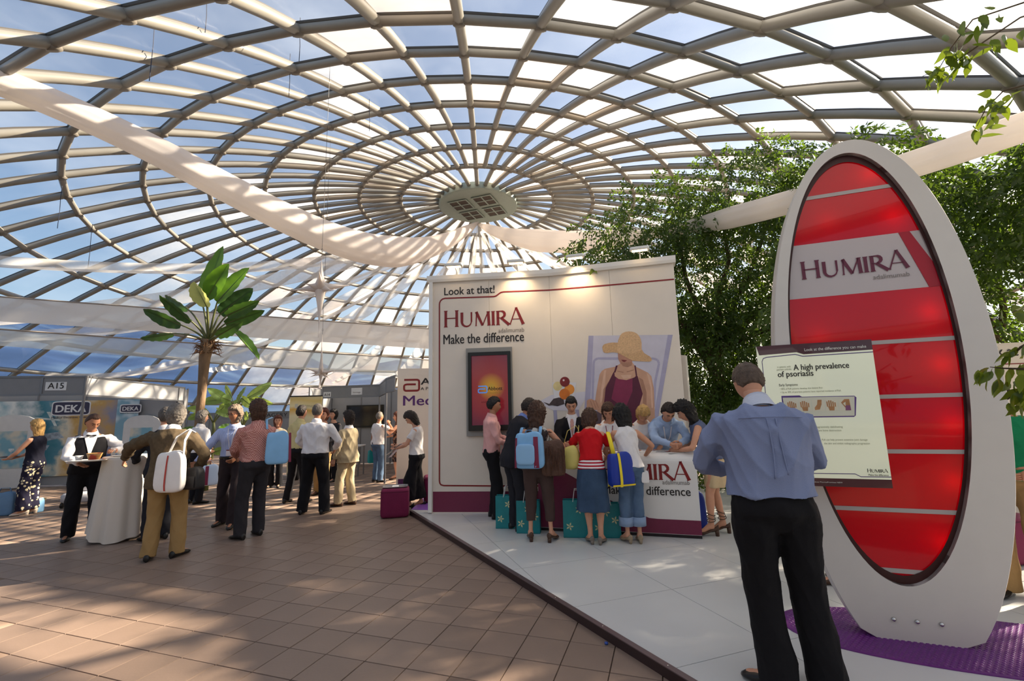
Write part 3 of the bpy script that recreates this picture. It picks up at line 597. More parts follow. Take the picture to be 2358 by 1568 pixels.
b = MB(); b.rings([[sp3(ic[0]+(p[0]-ic[0])*k_, ic[1]+(p[1]-ic[1])*k_, -.04) for p in inn] for k_ in (1.0, .965)], cap=False); 
b.rings([[sp3(*p, o) for p in inn] for o in (-.002, -.14)], cap=False); part(b, 'inner_gasket', mat('sign_gasket', (58, 22, 20), rough=.5), sign)
part(MB().prism(inn[::-1], SA-sn*.15, sx, UP, -sn*.008), 'back_panel', M_white, sign)
humira(sp3(-.165, 2.54, -.044), nrm(sx+UP*.012), UP, .665, mat('sign_plum', (96, 30, 54), rough=.4), sign)
loc(text('adalimumab', 'lettering', sp3(.28, 2.487, -.046), sx, UP, .215, M_grey, sign, 0, .034), sign)
for s in (.10, .225, .35): part(MB().lathe([(.014, 0), (.014, .004), (.009, .009), (.002, .01)], 12).rings([], False) if False else MB().ball(tuple(sp3(s, .195, .003)), .014, 10, 6), 'bolt', M_chrome, sign, True)
for z, s in ((3.3, .36), (2.95, .46), (2.22, .58), (1.85, .60), (1.45, .60), (1.07, .56), (.68, .45), (2.1, -.1), (1.45, -.12), (2.98, .05)):
    L = bpy.data.lights.new('sign_bulb', 'POINT'); L.energy = .26 if s > .2 else .12; L.color = (1, .72, .5); L.shadow_soft_size = .05
    lo = bpy.data.objects.new('sign_bulb', L); COL.objects.link(lo); lo.location = tuple(sp3(s, z, -.115))
# poster in front of the sign
pcv = .15; px0, px1, pz0, pz1 = -.552, .150, 1.047, 2.028; pw, ph = px1-px0, pz1-pz0
post = empty('poster_board', sp3((px0+px1)/2, pz0, pcv), 0, 'pale printed information poster fixed in front of the red oval sign', 'poster')
pp = lambda u, v, o=0.0: sp3(px0+pw*u, pz1-ph*v, pcv+o)
def pq(poly, name, m, lay): return part(MB().prism([(px0+pw*u, pz1-ph*v) for u, v in poly], SA+sn*(pcv+.0012*lay), sx, UP, -sn*.001), name, m, post)
part(MB().prism([(px0, pz0), (px1, pz0), (px1, pz1), (px0, pz1)], SA+sn*(pcv-.002), sx, UP, -sn*.014), 'board', M_white, post)
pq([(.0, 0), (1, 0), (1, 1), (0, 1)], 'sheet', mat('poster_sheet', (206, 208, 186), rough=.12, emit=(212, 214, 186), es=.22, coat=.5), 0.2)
M_pl = mat('poster_plum', (74, 34, 46), rough=.2, coat=.4); M_pln = mat('poster_line', (84, 64, 120), rough=.4)
pq([(0, 0), (1, 0), (1, .072), (.42, .078), (.36, .06), (.02, .068)], 'header_band', M_pl, 1); pq([(0, .945), (1, .945), (1, 1), (0, 1)], 'footer_band', M_pl, 1)
pl_ = [(.04, .93), (.04, .115), (.055, .092), (.09, .085), (.345, .075), (.41, .092), (1, .088)]
for k in range(len(pl_)-1): 
    a, c = V(*pl_[k]), V(*pl_[k+1]); s = nrm(V(-(c-a)[1], (c-a)[0]))*.003; pq([tuple(a+s), tuple(c+s), tuple(c-s), tuple(a-s)], 'frame_line', M_pln, 1.2)
pl_ = [(.3, .915), (.72, .912), (.765, .93), (1, .928)]
for k in range(3):
    a, c = V(*pl_[k]), V(*pl_[k+1]); s = nrm(V(-(c-a)[1], (c-a)[0]))*.0025; pq([tuple(a+s), tuple(c+s), tuple(c-s), tuple(a-s)], 'frame_line', M_pln, 1.2)
def ptx(s, u, v, width, m, off=0, h=None): return loc(text(s, 'lettering', pp(u, v, .002), sx, UP, width*pw, m, post, off, h), post)
M_pale = mat('poster_pale_text', (226, 220, 214), rough=.4); M_olive = mat('poster_olive', (120, 122, 92), rough=.4)
ptx('Look at the difference you can make', .43, .056, .52, M_pale, .01, .021); ptx('A high prevalence', .315, .19, .475, M_dark, .02, .042); ptx('of psoriasis', .168, .235, .315, M_dark, .02, .042)
ptx('in patients with', .172, .168, .12, M_olive, 0, .014); ptx('psoriatic arthritis', .165, .187, .13, M_olive, 0, .014); ptx('Early Symptoms', .17, .302, .165, M_dark, .01, .018)
ptx('• 80% of PsA patients develop skin lesions first', .175, .328, .37, M_olive, 0, .013); ptx('• Up to 30% of psoriasis patients have reported incidence of PsA', .175, .352, .52, M_olive, 0, .013)
ptx('progressively debilitating', .435, .602, .235, M_olive, 0, .013); ptx('have bone destruction', .455, .626, .2, M_olive, 0, .013); ptx('PsA can help prevent extensive joint damage', .485, .690, .37, M_olive, 0, .013); ptx('the skin and inhibit radiographic progression', .50, .715, .37, M_olive, 0, .013)
bx_ = [(.18, .372), (.34, .372), (.36, .382), (.80, .385), (.815, .397), (.79, .52), (.775, .53), (.2, .53), (.18, .515)]
pq(bx_, 'picture_box', mat('poster_violet', (92, 62, 132), rough=.4), 1); pq([(.19, .385), (.80, .39), (.78, .522), (.2, .522)], 'picture_box', mat('poster_box', (216, 214, 194), rough=.3), 2)
M_hand = P_('poster_skin', (178, 128, 84), var=.2, vscale=30)
for k in range(5):
    u0 = .215+.112*k; pq([(u0, .405), (u0+.1, .405), (u0+.1, .485), (u0, .485)], 'printed_picture', P_('poster_pic', (220, 214, 192)), 2.5)
    if k in (0, 1, 3):
        pq([(u0+.02, .455), (u0+.075, .455), (u0+.07, .483), (u0+.03, .483)], 'printed_hand', M_hand, 3)
        for f in range(5): pq([(u0+.012+.016*f, .456), (u0+.010+.0165*f, .42-.008*math.sin(f*1.1)), (u0+.021+.0165*f, .42-.008*math.sin(f*1.1)), (u0+.023+.016*f, .458)], 'printed_hand', M_hand, 3)
    elif k == 2: pq([(u0+.05, .407), (u0+.085, .407), (u0+.08, .44), (u0+.06, .475), (u0+.02, .478), (u0+.018, .462), (u0+.042, .44)], 'printed_foot', M_hand, 3)
    else:
        pq([(u0+.02, .43), (u0+.05, .407), (u0+.09, .407), (u0+.095, .484), (u0+.05, .484), (u0+.058, .425), (u0+.035, .436), (u0+.055, .458), (u0+.05, .465)], 'printed_back', M_hand, 3); pq([(u0+.055, .45), (u0+.092, .45), (u0+.094, .484), (u0+.05, .484)], 'printed_back', P_('poster_sore', (132, 80, 116)), 3.5)
humira(pp(.82, .90, .002), sx, UP, .16*pw, M_dark, post, d=.002); ptx('Make the difference', .825, .922, .155, M_dark, .01, .013); ptx('Abbott PharmaPromises NEW', .36, .975, .25, M_pale, 0, .008)
b = MB()
for u, v in ((.12, .1), (.92, .1), (.92, .93)): b.tube([pp(u, v, -.016), pp(u, v, -.15)], .008, 8)
part(b, 'standoff', M_alu, post)
# ------------------------------------------------------------ purple mat under the sign: long rounded shape with raised dots
rug = empty('floor_mat', (2.9, 3.2, .06), 0, 'purple dimpled rounded mat under the oval sign', 'mat')
mc, ma_, mb_, mr = V(2.95, 3.18, .06), 1.12, .42, R(-20); mx, my = V(math.cos(mr), math.sin(mr), 0), V(-math.sin(mr), math.cos(mr), 0)
M_mat = mat('mat_purple', (104, 40, 118), rough=.42, var=.08, vscale=6)
sq = lambda a, e: math.copysign(abs(a)**e, a)
part(MB().rings([[mc+mx*(ma_*k*sq(math.cos(a), .8))+my*(mb_*k*sq(math.sin(a), .8))+UP*z for a in np.arange(64)*math.pi/32] for k, z in ((1, 0.0), (1, .006), (.985, .009))]), 'mat_base', M_mat, rug)
# hexagonal dimple grid
hx = []; st_ = .032
for i in range(-36, 37):
    for j in range(-16, 17):
        u, v_ = (i+(j % 2)*.5)*st_, j*st_*.866
        if abs(u/ma_)**2.5+abs(v_/mb_)**2.5 < .93: hx.append((u, v_))
tv_ = np.array([(math.cos(a)*.0125, math.sin(a)*.0125, 0) for a in np.arange(6)*math.pi/3]+[(math.cos(a)*.008, math.sin(a)*.008, .0045) for a in np.arange(6)*math.pi/3]); tf_ = np.array([(k, (k+1) % 6, 6+(k+1) % 6, 6+k) for k in range(6)]+[(6, 7, 8, 9), (6, 9, 10, 11)])
vv = []; ff = []
for n_, (u, v_) in enumerate(hx):
    vv.append(mc + np.outer(tv_[:, 0]+u, mx) + np.outer(tv_[:, 1]+v_, my) + np.outer(tv_[:, 2]+.0085, UP)); ff.append(tf_+12*n_)
loc(npmesh('raised_dots', np.concatenate(vv), np.concatenate(ff), M_mat, rug, kind='stuff'), rug)
# ------------------------------------------------------------ second stand wall at the right, stools
w2 = empty('exhibition_wall', (6.6, 6.55, .06), 0, 'low white stand wall with words Look at that, right behind oval sign', 'wall panel')
part(MB().prism([(0, .06), (3.2, .06), (3.2, 2.44), (0, 2.40)], (6.45, 6.6, 0), (.995, -.09, 0), UP, (0, .12, 0)), 'wall_board', M_cream, w2)
t = text('Look at that!', 'lettering', (6.70, 6.572, 2.22), (.995, -.09, 0), UP, .95, M_dark, w2, .012, .15); loc(t, w2)
part(MB().prism([(0, 2.09), (3.1, 2.12), (3.1, 2.135), (0, 2.105)], (6.45, 6.596, 0), (.995, -.09, 0), UP, (0, .002, 0)), 'printed_line', M_red, w2)
M_ott = mat('ottoman_wine', (110, 16, 62), rough=.8, var=.06, bump=.15, bscale=120)
def stool(x, y, z, label, s=.44, h=.44):
    r = empty('ottoman', (x, y, z), R(12), label, 'ottoman', 'wine red ottomans on the stand')
    rbox((0, 0, h/2), (s, s, h), 9, 32, 14).build('cushion_body', M_ott, r, True); MB().rings([[V(math.copysign(abs(math.cos(a))**.25, math.cos(a))*s*.505, math.copysign(abs(math.sin(a))**.25, math.sin(a))*s*.505, z_) for a in (np.arange(24)+.5)*math.pi/12] for z_ in (h-.05, h-.042)], False).build('piping', mat('piping', (80, 10, 48), rough=.8), r, True)
    return r
stool(-1.93, 7.60, 0, 'wine red ottoman on the tiles before the reading woman'); stool(-1.42, 8.45, .06, 'wine red ottoman behind the reading woman'); stool(4.75, 4.75, .06, 'wine red ottoman behind oval sign beside green shirt person')
t = empty('tray', (-1.93, 7.6, .44), R(12), 'grey flat tray lying on the ottoman', 'tray'); MB().rings([[V(x*.2*k, y*.15*k, z) for x, y in [(math.copysign(abs(math.cos(a))**.4, math.cos(a)), math.copysign(abs(math.sin(a))**.4, math.sin(a))) for a in np.arange(20)*math.pi/10]] for k, z in ((.9, 0), (1, .018), (.94, .018), (.86, .006))]).build('tray_body', M_alu, t); MB().box((0, 0, .012), (.1, .14, .008)).build('leaflet_sheet', M_paper, t)
tag(MB().prism([(-1.7, 7.72), (-.9, 7.55), (-.6, 8.9), (-1.69, 8.9)], (0, 0, .064), (1, 0, 0), (0, 1, 0), (0, 0, -.003)).build('floor_mat', mat('lilac_mat', (150, 96, 196), rough=.3), None), 'lilac mat on the platform behind the reading woman', 'mat')
# ------------------------------------------------------------ white panel with company mark
ap = empty('exhibition_wall', (-2.7, 10.68, 0), 0, 'white panel with red company mark and word Med behind reading woman', 'wall panel')
ax, ay = nrm(V(1, .12, 0)), None; an_ = V(ax[1], -ax[0], 0); A0 = V(-2.7, 10.68, 0)
part(MB().prism([(0, .02), (2.2, .02), (2.2, 2.65), (0, 2.65)], A0, ax, UP, -an_*.12), 'wall_board', M_cream, ap)
part(MB().prism([(0.04, .02), (2.2, .02), (2.2, .14), (0.04, .14)], A0+an_*.003, ax, UP, -an_*.002), 'purple_plinth_band', mat('plinth_purple', (78, 26, 84), rough=.5), ap)
abbott_mark(A0+ax*.15+UP*2.13+an_*.003, ax, UP, .30, M_red, ap); 
for s, u, z, wd, m_, off, h_ in (('Abbott', .53, 2.27, .95, M_dark, .02, .16), ('A Promise for Life', .53, 2.14, .9, M_dark, 0, .075), ('Medical', .13, 1.79, 1.22, mat('purple_text', (84, 40, 110), rough=.5), .012, .24)): loc(text(s, 'lettering', A0+ax*u+UP*z+an_*.003, ax, UP, wd, m_, ap, off, h_), ap)
# ------------------------------------------------------------ shell-scheme booths
M_bw = mat('booth_wall', (150, 150, 152), rough=.6, var=.04, vscale=2); M_bwl = mat('booth_white', (214, 214, 214), rough=.5, var=.03)
M_post = mat('booth_post', (120, 120, 124), rough=.4, metal=.6)
def post_(root, x, y, h=2.48): part(MB().lathe([(.024, 0), (.024, h)], 8, (x, y, 0)), 'post', M_post, root)
def fascia(root, p, q, z0, z1, m=M_fascia, name='fascia_board'):
    d = nrm(V(q[0]-p[0], q[1]-p[1], 0)); n = V(d[1], -d[0], 0); L_ = math.hypot(q[0]-p[0], q[1]-p[1]); o = V(p[0], p[1], 0)
    part(MB().prism([(0, z0+.03), (L_, z0+.03), (L_, z1-.03), (0, z1-.03)], o+n*.008, d, UP, -n*.016), name, m, root)
    for z in (z0, z1-.035): part(MB().prism([(0, z), (L_, z), (L_, z+.035), (0, z+.035)], o+n*.02, d, UP, -n*.04), 'rail', M_post, root)
    return o, d, n
def wallrun(root, p, q, h, m, step=1.0, name='wall_panel'):
    d = nrm(V(q[0]-p[0], q[1]-p[1], 0)); n = V(d[1], -d[0], 0); L_ = math.hypot(q[0]-p[0], q[1]-p[1]); k = max(1, round(L_/step)); s = L_/k; o = V(p[0], p[1], 0)
    for i in range(k):
        part(MB().prism([(i*s+.02, .03), ((i+1)*s-.02, .03), ((i+1)*s-.02, h-.03), (i*s+.02, h-.03)], o+n*.005, d, UP, -n*.01), name, m, root)
    for i in range(k+1): post_(root, *(o+d*(i*s))[:2], h)
    return o, d, n
P1, P2 = V(-8.327, 8.869, 0), V(-9.22, 12.8, 0); bu, bw_ = V(-.974, -.224, 0), V(-.2215, .975, 0); PL = P1+bu*4.2
bA = empty('exhibition_booth', P1, 0, 'grey shell booth with plate A15 and teal picture banner', 'booth')
post_(bA, *P1[:2]); post_(bA, *PL[:2]); post_(bA, *P2[:2])
o, d, n = fascia(bA, PL, P1, 2.10, 2.48)
fascia(bA, P1, P2, 2.08, 2.48, M_bwl)
part(MB().prism([(3.48, 2.1), (3.52, 2.1), (3.52, 2.48), (3.48, 2.48)], o+n*.02, d, UP, -n*.04), 'rail', M_post, bA)
part(MB().prism([(3.56, 2.20), (3.9, 2.20), (3.9, 2.36), (3.56, 2.36)], o+n*.014, d, UP, -n*.004), 'number_plate', M_bwl, bA)
loc(text('A15', 'lettering', o+d*3.60+UP*2.235+n*.015, d, UP, .26, M_dark, bA, .015), bA); loc(text('DEKA', 'lettering', o+d*1.98+UP*2.22+n*.011, d, UP, .86, M_dark, bA, .015, .16), bA)
B0, B1 = PL+bw_*3.7, P1+bw_*3.7
wallrun(bA, B0, B1, 2.45, M_bw); wallrun(bA, B1, B1+bw_*.55, 2.45, M_bw); wallrun(bA, PL+bw_*.3, B0, 2.45, M_bwl)
# arched light panel standing at the booth's left and right
for q, s_ in ((B0+bu*-.75-bw_*.25, .55), (B1-bu*-.72-bw_*.12, .42)):
    t = empty('arch_panel', q, 0, 'white arch topped panel in the A15 booth, '+('left of the banner' if s_ > .5 else 'behind the grey haired man'), 'panel')
    poly = [(-s_, .03), (s_, .03), (s_, 1.5)] + [(s_*math.cos(a), 1.5+s_*.55*math.sin(a)) for a in np.linspace(.2, math.pi-.2, 8)] + [(-s_, 1.5)]
    part(MB().prism(poly, q, -bu, UP, bw_*.05), 'board', M_bwl, t); part(MB().prism([(-s_*.6, .5), (s_*.6, .5), (s_*.6, 1.4), (-s_*.6, 1.4)], q-bw_*.006, -bu, UP, bw_*.003), 'printed_picture', P_('arch', (120, 170, 190), pattern=('blotch', (210, 205, 190), 3, .45, .2)), t)
# banner
ban = empty('banner', B0, 0, 'wide teal and ochre picture banner with dark logo on booth back wall', 'banner')
bn = -bw_; bd = -bu
bm = bpy.data.materials.new('banner_picture'); bm.use_nodes = True; n_ = bm.node_tree.nodes; L = bm.node_tree.links; bs = n_['Principled BSDF']; bs.inputs['Roughness'].default_value = .4
tc = n_.new('ShaderNodeTexCoord'); mpn = n_.new('ShaderNodeMapping'); mpn.inputs['Location'].default_value = tuple(-B0); sep = n_.new('ShaderNodeSeparateXYZ'); L.new(tc.outputs['Object'], mpn.inputs[0]); L.new(mpn.outputs[0], sep.inputs[0])
nz_ = n_.new('ShaderNodeTexNoise'); nz_.inputs['Scale'].default_value = 1.8; nz_.inputs['Detail'].default_value = 8; L.new(mpn.outputs[0], nz_.inputs[0])
ad = n_.new('ShaderNodeMath'); ad.operation = 'MULTIPLY_ADD'; ad.inputs[1].default_value = .24; L.new(sep.outputs[0], ad.inputs[0])
n2 = n_.new('ShaderNodeMath'); n2.operation = 'MULTIPLY_ADD'; n2.inputs[1].default_value = .6; n2.inputs[2].default_value = -.13; L.new(nz_.outputs[0], n2.inputs[0]); L.new(n2.outputs[0], ad.inputs[2])
cr = n_.new('ShaderNodeValToRGB'); L.new(ad.outputs[0], cr.inputs[0]); e = cr.color_ramp.elements
e[0].position = .05; e[0].color = lin((196, 200, 206))+(1,); e[1].position = .98; e[1].color = lin((150, 150, 160))+(1,)
for p_, c_ in ((.18, (110, 160, 180)), (.30, (222, 224, 222)), (.42, (40, 116, 134)), (.52, (70, 130, 150)), (.60, (214, 206, 184)), (.72, (196, 156, 84)), (.86, (140, 144, 168))): q = e.new(p_); q.color = lin(c_)+(1,)
L.new(cr.outputs[0], bs.inputs['Base Color'])
part(MB().prism([(.2, .25), (2.95, .25), (2.95, 2.14), (.2, 2.14)], B0+bn*.06, bd, UP, -bn*.006), 'sheet', bm, ban)
M_logo = P_('logo_navy', (52, 50, 76)); M_lw = P_('logo_white', (226, 226, 226))
def deka(u, z, w_, root, o_):
    h = w_*.40; r_ = h*.18
    for k, (e_, m_) in enumerate(((.025, M_lw), (0, M_logo))):
        poly = [(u-e_+ (w_+2*e_)*(.5+.5*math.copysign(abs(math.cos(a))**.25, math.cos(a))), z-e_+(h+2*e_)*(.5+.5*math.copysign(abs(math.sin(a))**.25, math.sin(a)))) for a in (np.arange(24)+.5)*math.pi/12]
        part(MB().prism(poly, o_+bn*(.002+.002*k), bd, UP, -bn*.002), 'logo_plate', m_, root)
    loc(text('DEKA', 'lettering', o_+bd*(u+w_*.08)+UP*(z+h*.2)+bn*.005, bd, UP, w_*.84, M_lw, root, .03, h*.6), root)
    loc(text('Medical Electronic Lasers', 'lettering', o_+bd*u+UP*(z-h*.28)+bn*.005, bd, UP, w_, M_logo, root, .01, h*.16), root)
deka(1.42, 1.78, .80, ban, B0+bn*.06)
for k, poly in enumerate(([(1.0, 1.75), (1.6, 1.66), (1.62, 1.63), (1.1, 1.68)], [(1.3, 1.86), (1.5, 1.5), (1.56, 1.5), (1.38, 1.86)], [(.95, 1.25), (1.6, 1.35), (1.75, 1.2), (1.2, 1.1)], [(1.0, 1.05), (1.45, 1.02), (1.4, .9), (1.1, .92)])): part(MB().prism(poly, B0+bn*.062, bd, UP, -bn*.001), 'printed_shape', P_('plane', (206, 216, 212), var=.2, vscale=12) if k < 2 else P_('boat', (150, 164, 176), var=.4, vscale=12), ban)
ban2 = empty('banner', B1, 0, 'narrow pale blue banner with half hidden logo at the booth corner', 'banner')
part(MB().prism([(2.86, .3), (3.36, .3), (3.36, 2.15), (2.86, 2.15)], B0+bn*.10, bd, UP, -bn*.005), 'sheet', P_('banner_blue', (128, 170, 190), pattern=('blotch', (206, 220, 226), 2.5, .45, .2)), ban2)
deka(2.95, 1.82, .44, ban2, B0+bn*.10); loc(text('Development', 'lettering', B0+bn*.106+bd*3.28+UP*.75, UP, -bd, .9, P_('dev', (84, 120, 140)), ban2, 0, .16), ban2)
for k in range(2):
    q = o+d*(1.95+.36*k)+UP*2.04-n*.02
    t = empty('spot_lamp', q, 0, ['white round spot lamp under the booth fascia, further left', 'white round spot lamp under the booth fascia, nearer plate A15'][k], 'lamp', 'spot lamps under the A15 fascia')
    part(MB().tube([q+UP*.06, q+UP*.01], .012, 6), 'stem', M_bwl, t); part(MB().ball(tuple(q-UP*.03), (.05, .05, .045), 12, 8), 'lamp_head', M_bwl, t, True); part(MB().lathe([(.03, 0), (.028, -.004)], 10, tuple(q-UP*.068)), 'lamp_glass', mat('lamp_glow2', (255, 240, 220), emit=(255, 236, 210), es=3), t)
# chairs and cart in the booth
for k, (x, y, a) in enumerate(((-8.75, 9.9, 20), (-8.35, 10.6, -30))):
    t = empty('folding_chair', (x, y, 0), R(a), ['blue seated tubular chair behind the waiter', 'blue seated tubular chair deeper in booth A15'][k], 'chair', 'tubular chairs in booth A15')
    M_bs = mat('chair_blue', (36, 54, 96), rough=.6)
    rbox((0, 0, .45), (.44, .42, .04), 6, 16, 6).build('seat', M_bs, t, True); rbox((0, .22, .75), (.42, .03, .26), 6, 16, 6).build('backrest', M_bs, t, True)
    for sx_ in (-1, 1):
        MB().tube([(sx_*.22, -.2, 0), (sx_*.22, -.18, .45), (sx_*.22, .2, .46)], .011, 6).build('leg', M_chrome, t); MB().tube([(sx_*.22, .28, 0), (sx_*.22, .2, .46), (sx_*.21, .24, .88)], .011, 6).build('leg', M_chrome, t)
t = empty('wheeled_device', (-8.35, 9.15, 0), R(20), 'pale grey wheeled machine base on floor behind the waiter', 'machine'); M_dev = mat('device_grey', (178, 178, 184), rough=.4)
rbox((0, 0, .17), (.6, .5, .2), 5, 20, 8).build('base', M_dev, t, True); rbox((0, .05, .62), (.34, .3, .74), 5, 20, 8).build('cabinet', M_dev, t, True)
for sx_ in (-1, 1):
    for sy in (-1, 1): MB().tube([(sx_*.24-.015, sy*.2, .05), (sx_*.24+.015, sy*.2, .05)], .05, 12).build('wheel', M_black, t)
t = empty('power_strip', (-10.0, 9.75, 0), R(12), 'cream socket strip on the floor at far left', 'socket strip'); MB().box((0, 0, .03), (.5, .07, .05)).build('strip_body', mat('strip_cream', (196, 184, 150), rough=.5), t)
for k in range(4): MB().lathe([(.02, 0), (.018, .004)], 8, (-.18+.11*k, 0, .055)).build('socket', M_black, t)
MB().tube([(-.25, 0, .03), (-.6, -.1, .012), (-1.2, .05, .012), (-2, -.1, .012)], .008, 6).build('cable', M_black, t)
# booth A14 with screen
CA, CL2, CP = V(-3.85, 13.2, 0), V(-5.66, 13.6, 0), V(-3.05, 11.0, 0)
b14 = empty('exhibition_booth', CA, 0, 'grey shell booth with plate A14 and large dark screen', 'booth')
for q in (CA, CL2, CP): post_(b14, *q[:2], 2.46)
o, d, n = fascia(b14, CL2, CA, 2.1, 2.46); part(MB().prism([(.03, 2.14), (.28, 2.14), (.28, 2.29), (.03, 2.29)], o+n*.014, d, UP, -n*.004), 'number_plate', M_bwl, b14); loc(text('A14', 'lettering', o+d*.06+UP*2.17+n*.015, d, UP, .19, M_dark, b14, .015), b14)
part(MB().prism([(.95, 2.18), (1.3, 2.18), (1.3, 2.38), (.95, 2.38)], o+n*.014, d, UP, -n*.004), 'logo_plate', M_bwl, b14); loc(text('thermage', 'lettering', o+d*1.0+UP*2.23+n*.015, d, UP, .25, M_grey, b14), b14)
fascia(b14, CA, CP, 2.1, 2.46); fascia(b14, CP, V(-2.62, 10.15, 0), 2.1, 2.46)
wallrun(b14, V(-6.1, 15.4, 0), V(-3.1, 15.4, 0), 2.45, M_bw); wallrun(b14, V(-6.1, 13.7, 0), V(-6.1, 15.4, 0), 2.45, M_bw); wallrun(b14, V(-3.3, 15.3, 0), V(-2.4, 12.2, 0), 2.45, M_bw)
t = empty('television', (-4.95, 15.3, 1.5), 0, 'large black television on grey wall of booth A14', 'television')
part(MB().prism([(-.62, 1.18), (.62, 1.18), (.62, 1.92), (-.62, 1.92)], (-4.95, 15.33, 0), (1, 0, 0), UP, (0, .05, 0)), 'housing', M_black, t); part(MB().prism([(-.57, 1.24), (.57, 1.24), (.57, 1.88), (-.57, 1.88)], (-4.95, 15.325, 0), (1, 0, 0), UP, (0, .004, 0)), 'screen', mat('tv_glass', (34, 32, 36), rough=.12, var=.5, vscale=3), t)
t = empty('demo_table', (-4.6, 12.6, 0), 0, 'white demo table with leaflets before booth A14', 'table')
MB().box((0, 0, .78), (1.0, .5, .03)).build('table_top', M_bwl, t); 
for sx_ in (-1, 1):
    for sy in (-1, 1): MB().tube([(sx_*.46, sy*.22, 0), (sx_*.46, sy*.22, .77)], .018, 8).build('leg', M_post, t)
def rollup(x, y, wd, h, ttl, label, yaw=0, lines=()):
    t = empty('roll_up_banner', (x, y, 0), yaw, label, 'banner')
    m_ = bpy.data.materials.get('rollup_picture')
    if not m_:
        m_ = bpy.data.materials.new('rollup_picture'); m_.use_nodes = True; nn = m_.node_tree.nodes; LL = m_.node_tree.links
        tcx = nn.new('ShaderNodeTexCoord'); sp_ = nn.new('ShaderNodeSeparateXYZ'); wv = nn.new('ShaderNodeMath'); wv.operation = 'SINE'; m1 = nn.new('ShaderNodeMath'); m1.operation = 'MULTIPLY'; m1.inputs[1].default_value = 6
        m2 = nn.new('ShaderNodeMath'); m2.operation = 'MULTIPLY_ADD'; m2.inputs[1].default_value = .03; crr = nn.new('ShaderNodeValToRGB'); mr = nn.new('ShaderNodeMapRange'); mr.inputs[2].default_value = 2.2
        LL.new(tcx.outputs['Object'], sp_.inputs[0]); LL.new(sp_.outputs[0], m1.inputs[0]); LL.new(m1.outputs[0], wv.inputs[0]); LL.new(wv.outputs[0], m2.inputs[0]); LL.new(sp_.outputs[2], m2.inputs[2]); LL.new(m2.outputs[0], mr.inputs[0]); LL.new(mr.outputs[0], crr.inputs[0])
        e = crr.color_ramp.elements; e[0].color = lin((214, 200, 160))+(1,); e[1].color = lin((232, 222, 180))+(1,); e[0].position = .5
        for p_, c_ in ((.72, (226, 214, 172)), (.80, (222, 170, 66)), (.84, (236, 224, 176)), (.92, (226, 196, 116))): q = e.new(p_); q.color = lin(c_)+(1,)
        LL.new(crr.outputs[0], nn['Principled BSDF'].inputs['Base Color']); nn['Principled BSDF'].inputs['Roughness'].default_value = .45
    MB().prism([(-wd/2, .08), (wd/2, .08), (wd/2, h), (-wd/2, h)], (0, 0, 0), (1, 0, 0), UP, (0, .006, 0)).build('sheet', m_, t)
    MB().box((0, 0, .04), (wd+.06, .2, .08)).build('base', M_alu, t); MB().box((0, 0, h), (wd+.02, .03, .03)).build('top_rail', M_black, t); MB().tube([(0, .03, .05), (0, .03, h)], .012, 6).build('pole', M_alu, t)
    text(ttl, 'lettering', (-wd*.22, -.004, h-.30), (1, 0, 0), UP, wd*.55, mat('soft_grey_print', (176, 160, 124), rough=.5), t)
    for k, s in enumerate(lines): text(s, 'lettering', (-wd*.4, -.004, h-.85-.1*k), (1, 0, 0), UP, wd*.75, M_grey, t)
    MB().prism([(-wd*.34, h-.32), (-wd*.24, h-.32), (-wd*.24, h-.2), (-wd*.34, h-.2)], (0, -.003, 0), (1, 0, 0), UP, (0, .002, 0)).build('logo_square', mat('soft_logo', (206, 200, 180), rough=.5), t)
rollup(-5.56, 12.3, .86, 2.13, 'thermage', 'yellow roll-up banner left of booth A14'); rollup(-2.62, 12.9, .8, 2.15, 'thermage', 'yellow and white roll-up banner between booth post and red company mark', R(-6), ('non-invasive lifting', 'for firmer, smoother', 'younger looking skin'))
# low far booths with sign boards
fb = empty('exhibition_booth', (-12.5, 22, 0), 0, 'far grey booths with sign FIELD IMAGE beyond the palm', 'booth')
o, d, n = fascia(fb, V(-17, 22.4, 0), V(-7.2, 21.3, 0), 1.52, 1.86)
loc(text('FIELD IMAGERY', 'lettering', o+d*4.1+UP*1.61+n*.012, d, UP, 2.3, M_dark, fb, .01, .17), fb); part(MB().prism([(7.75, 1.58), (8.35, 1.58), (8.35, 1.80), (7.75, 1.80)], o+n*.014, d, UP, -n*.004), 'number_plate', M_bwl, fb); loc(text('A29', 'lettering', o+d*7.82+UP*1.62+n*.016, d, UP, .44, M_dark, fb, .01), fb)
for k in range(6): post_(fb, *(V(-17, 22.4, 0)+d*(k*1.97))[:2], 1.86)
wallrun(fb, V(-17, 24, 0), V(-7, 23, 0), 1.84, M_bw, 1.3)
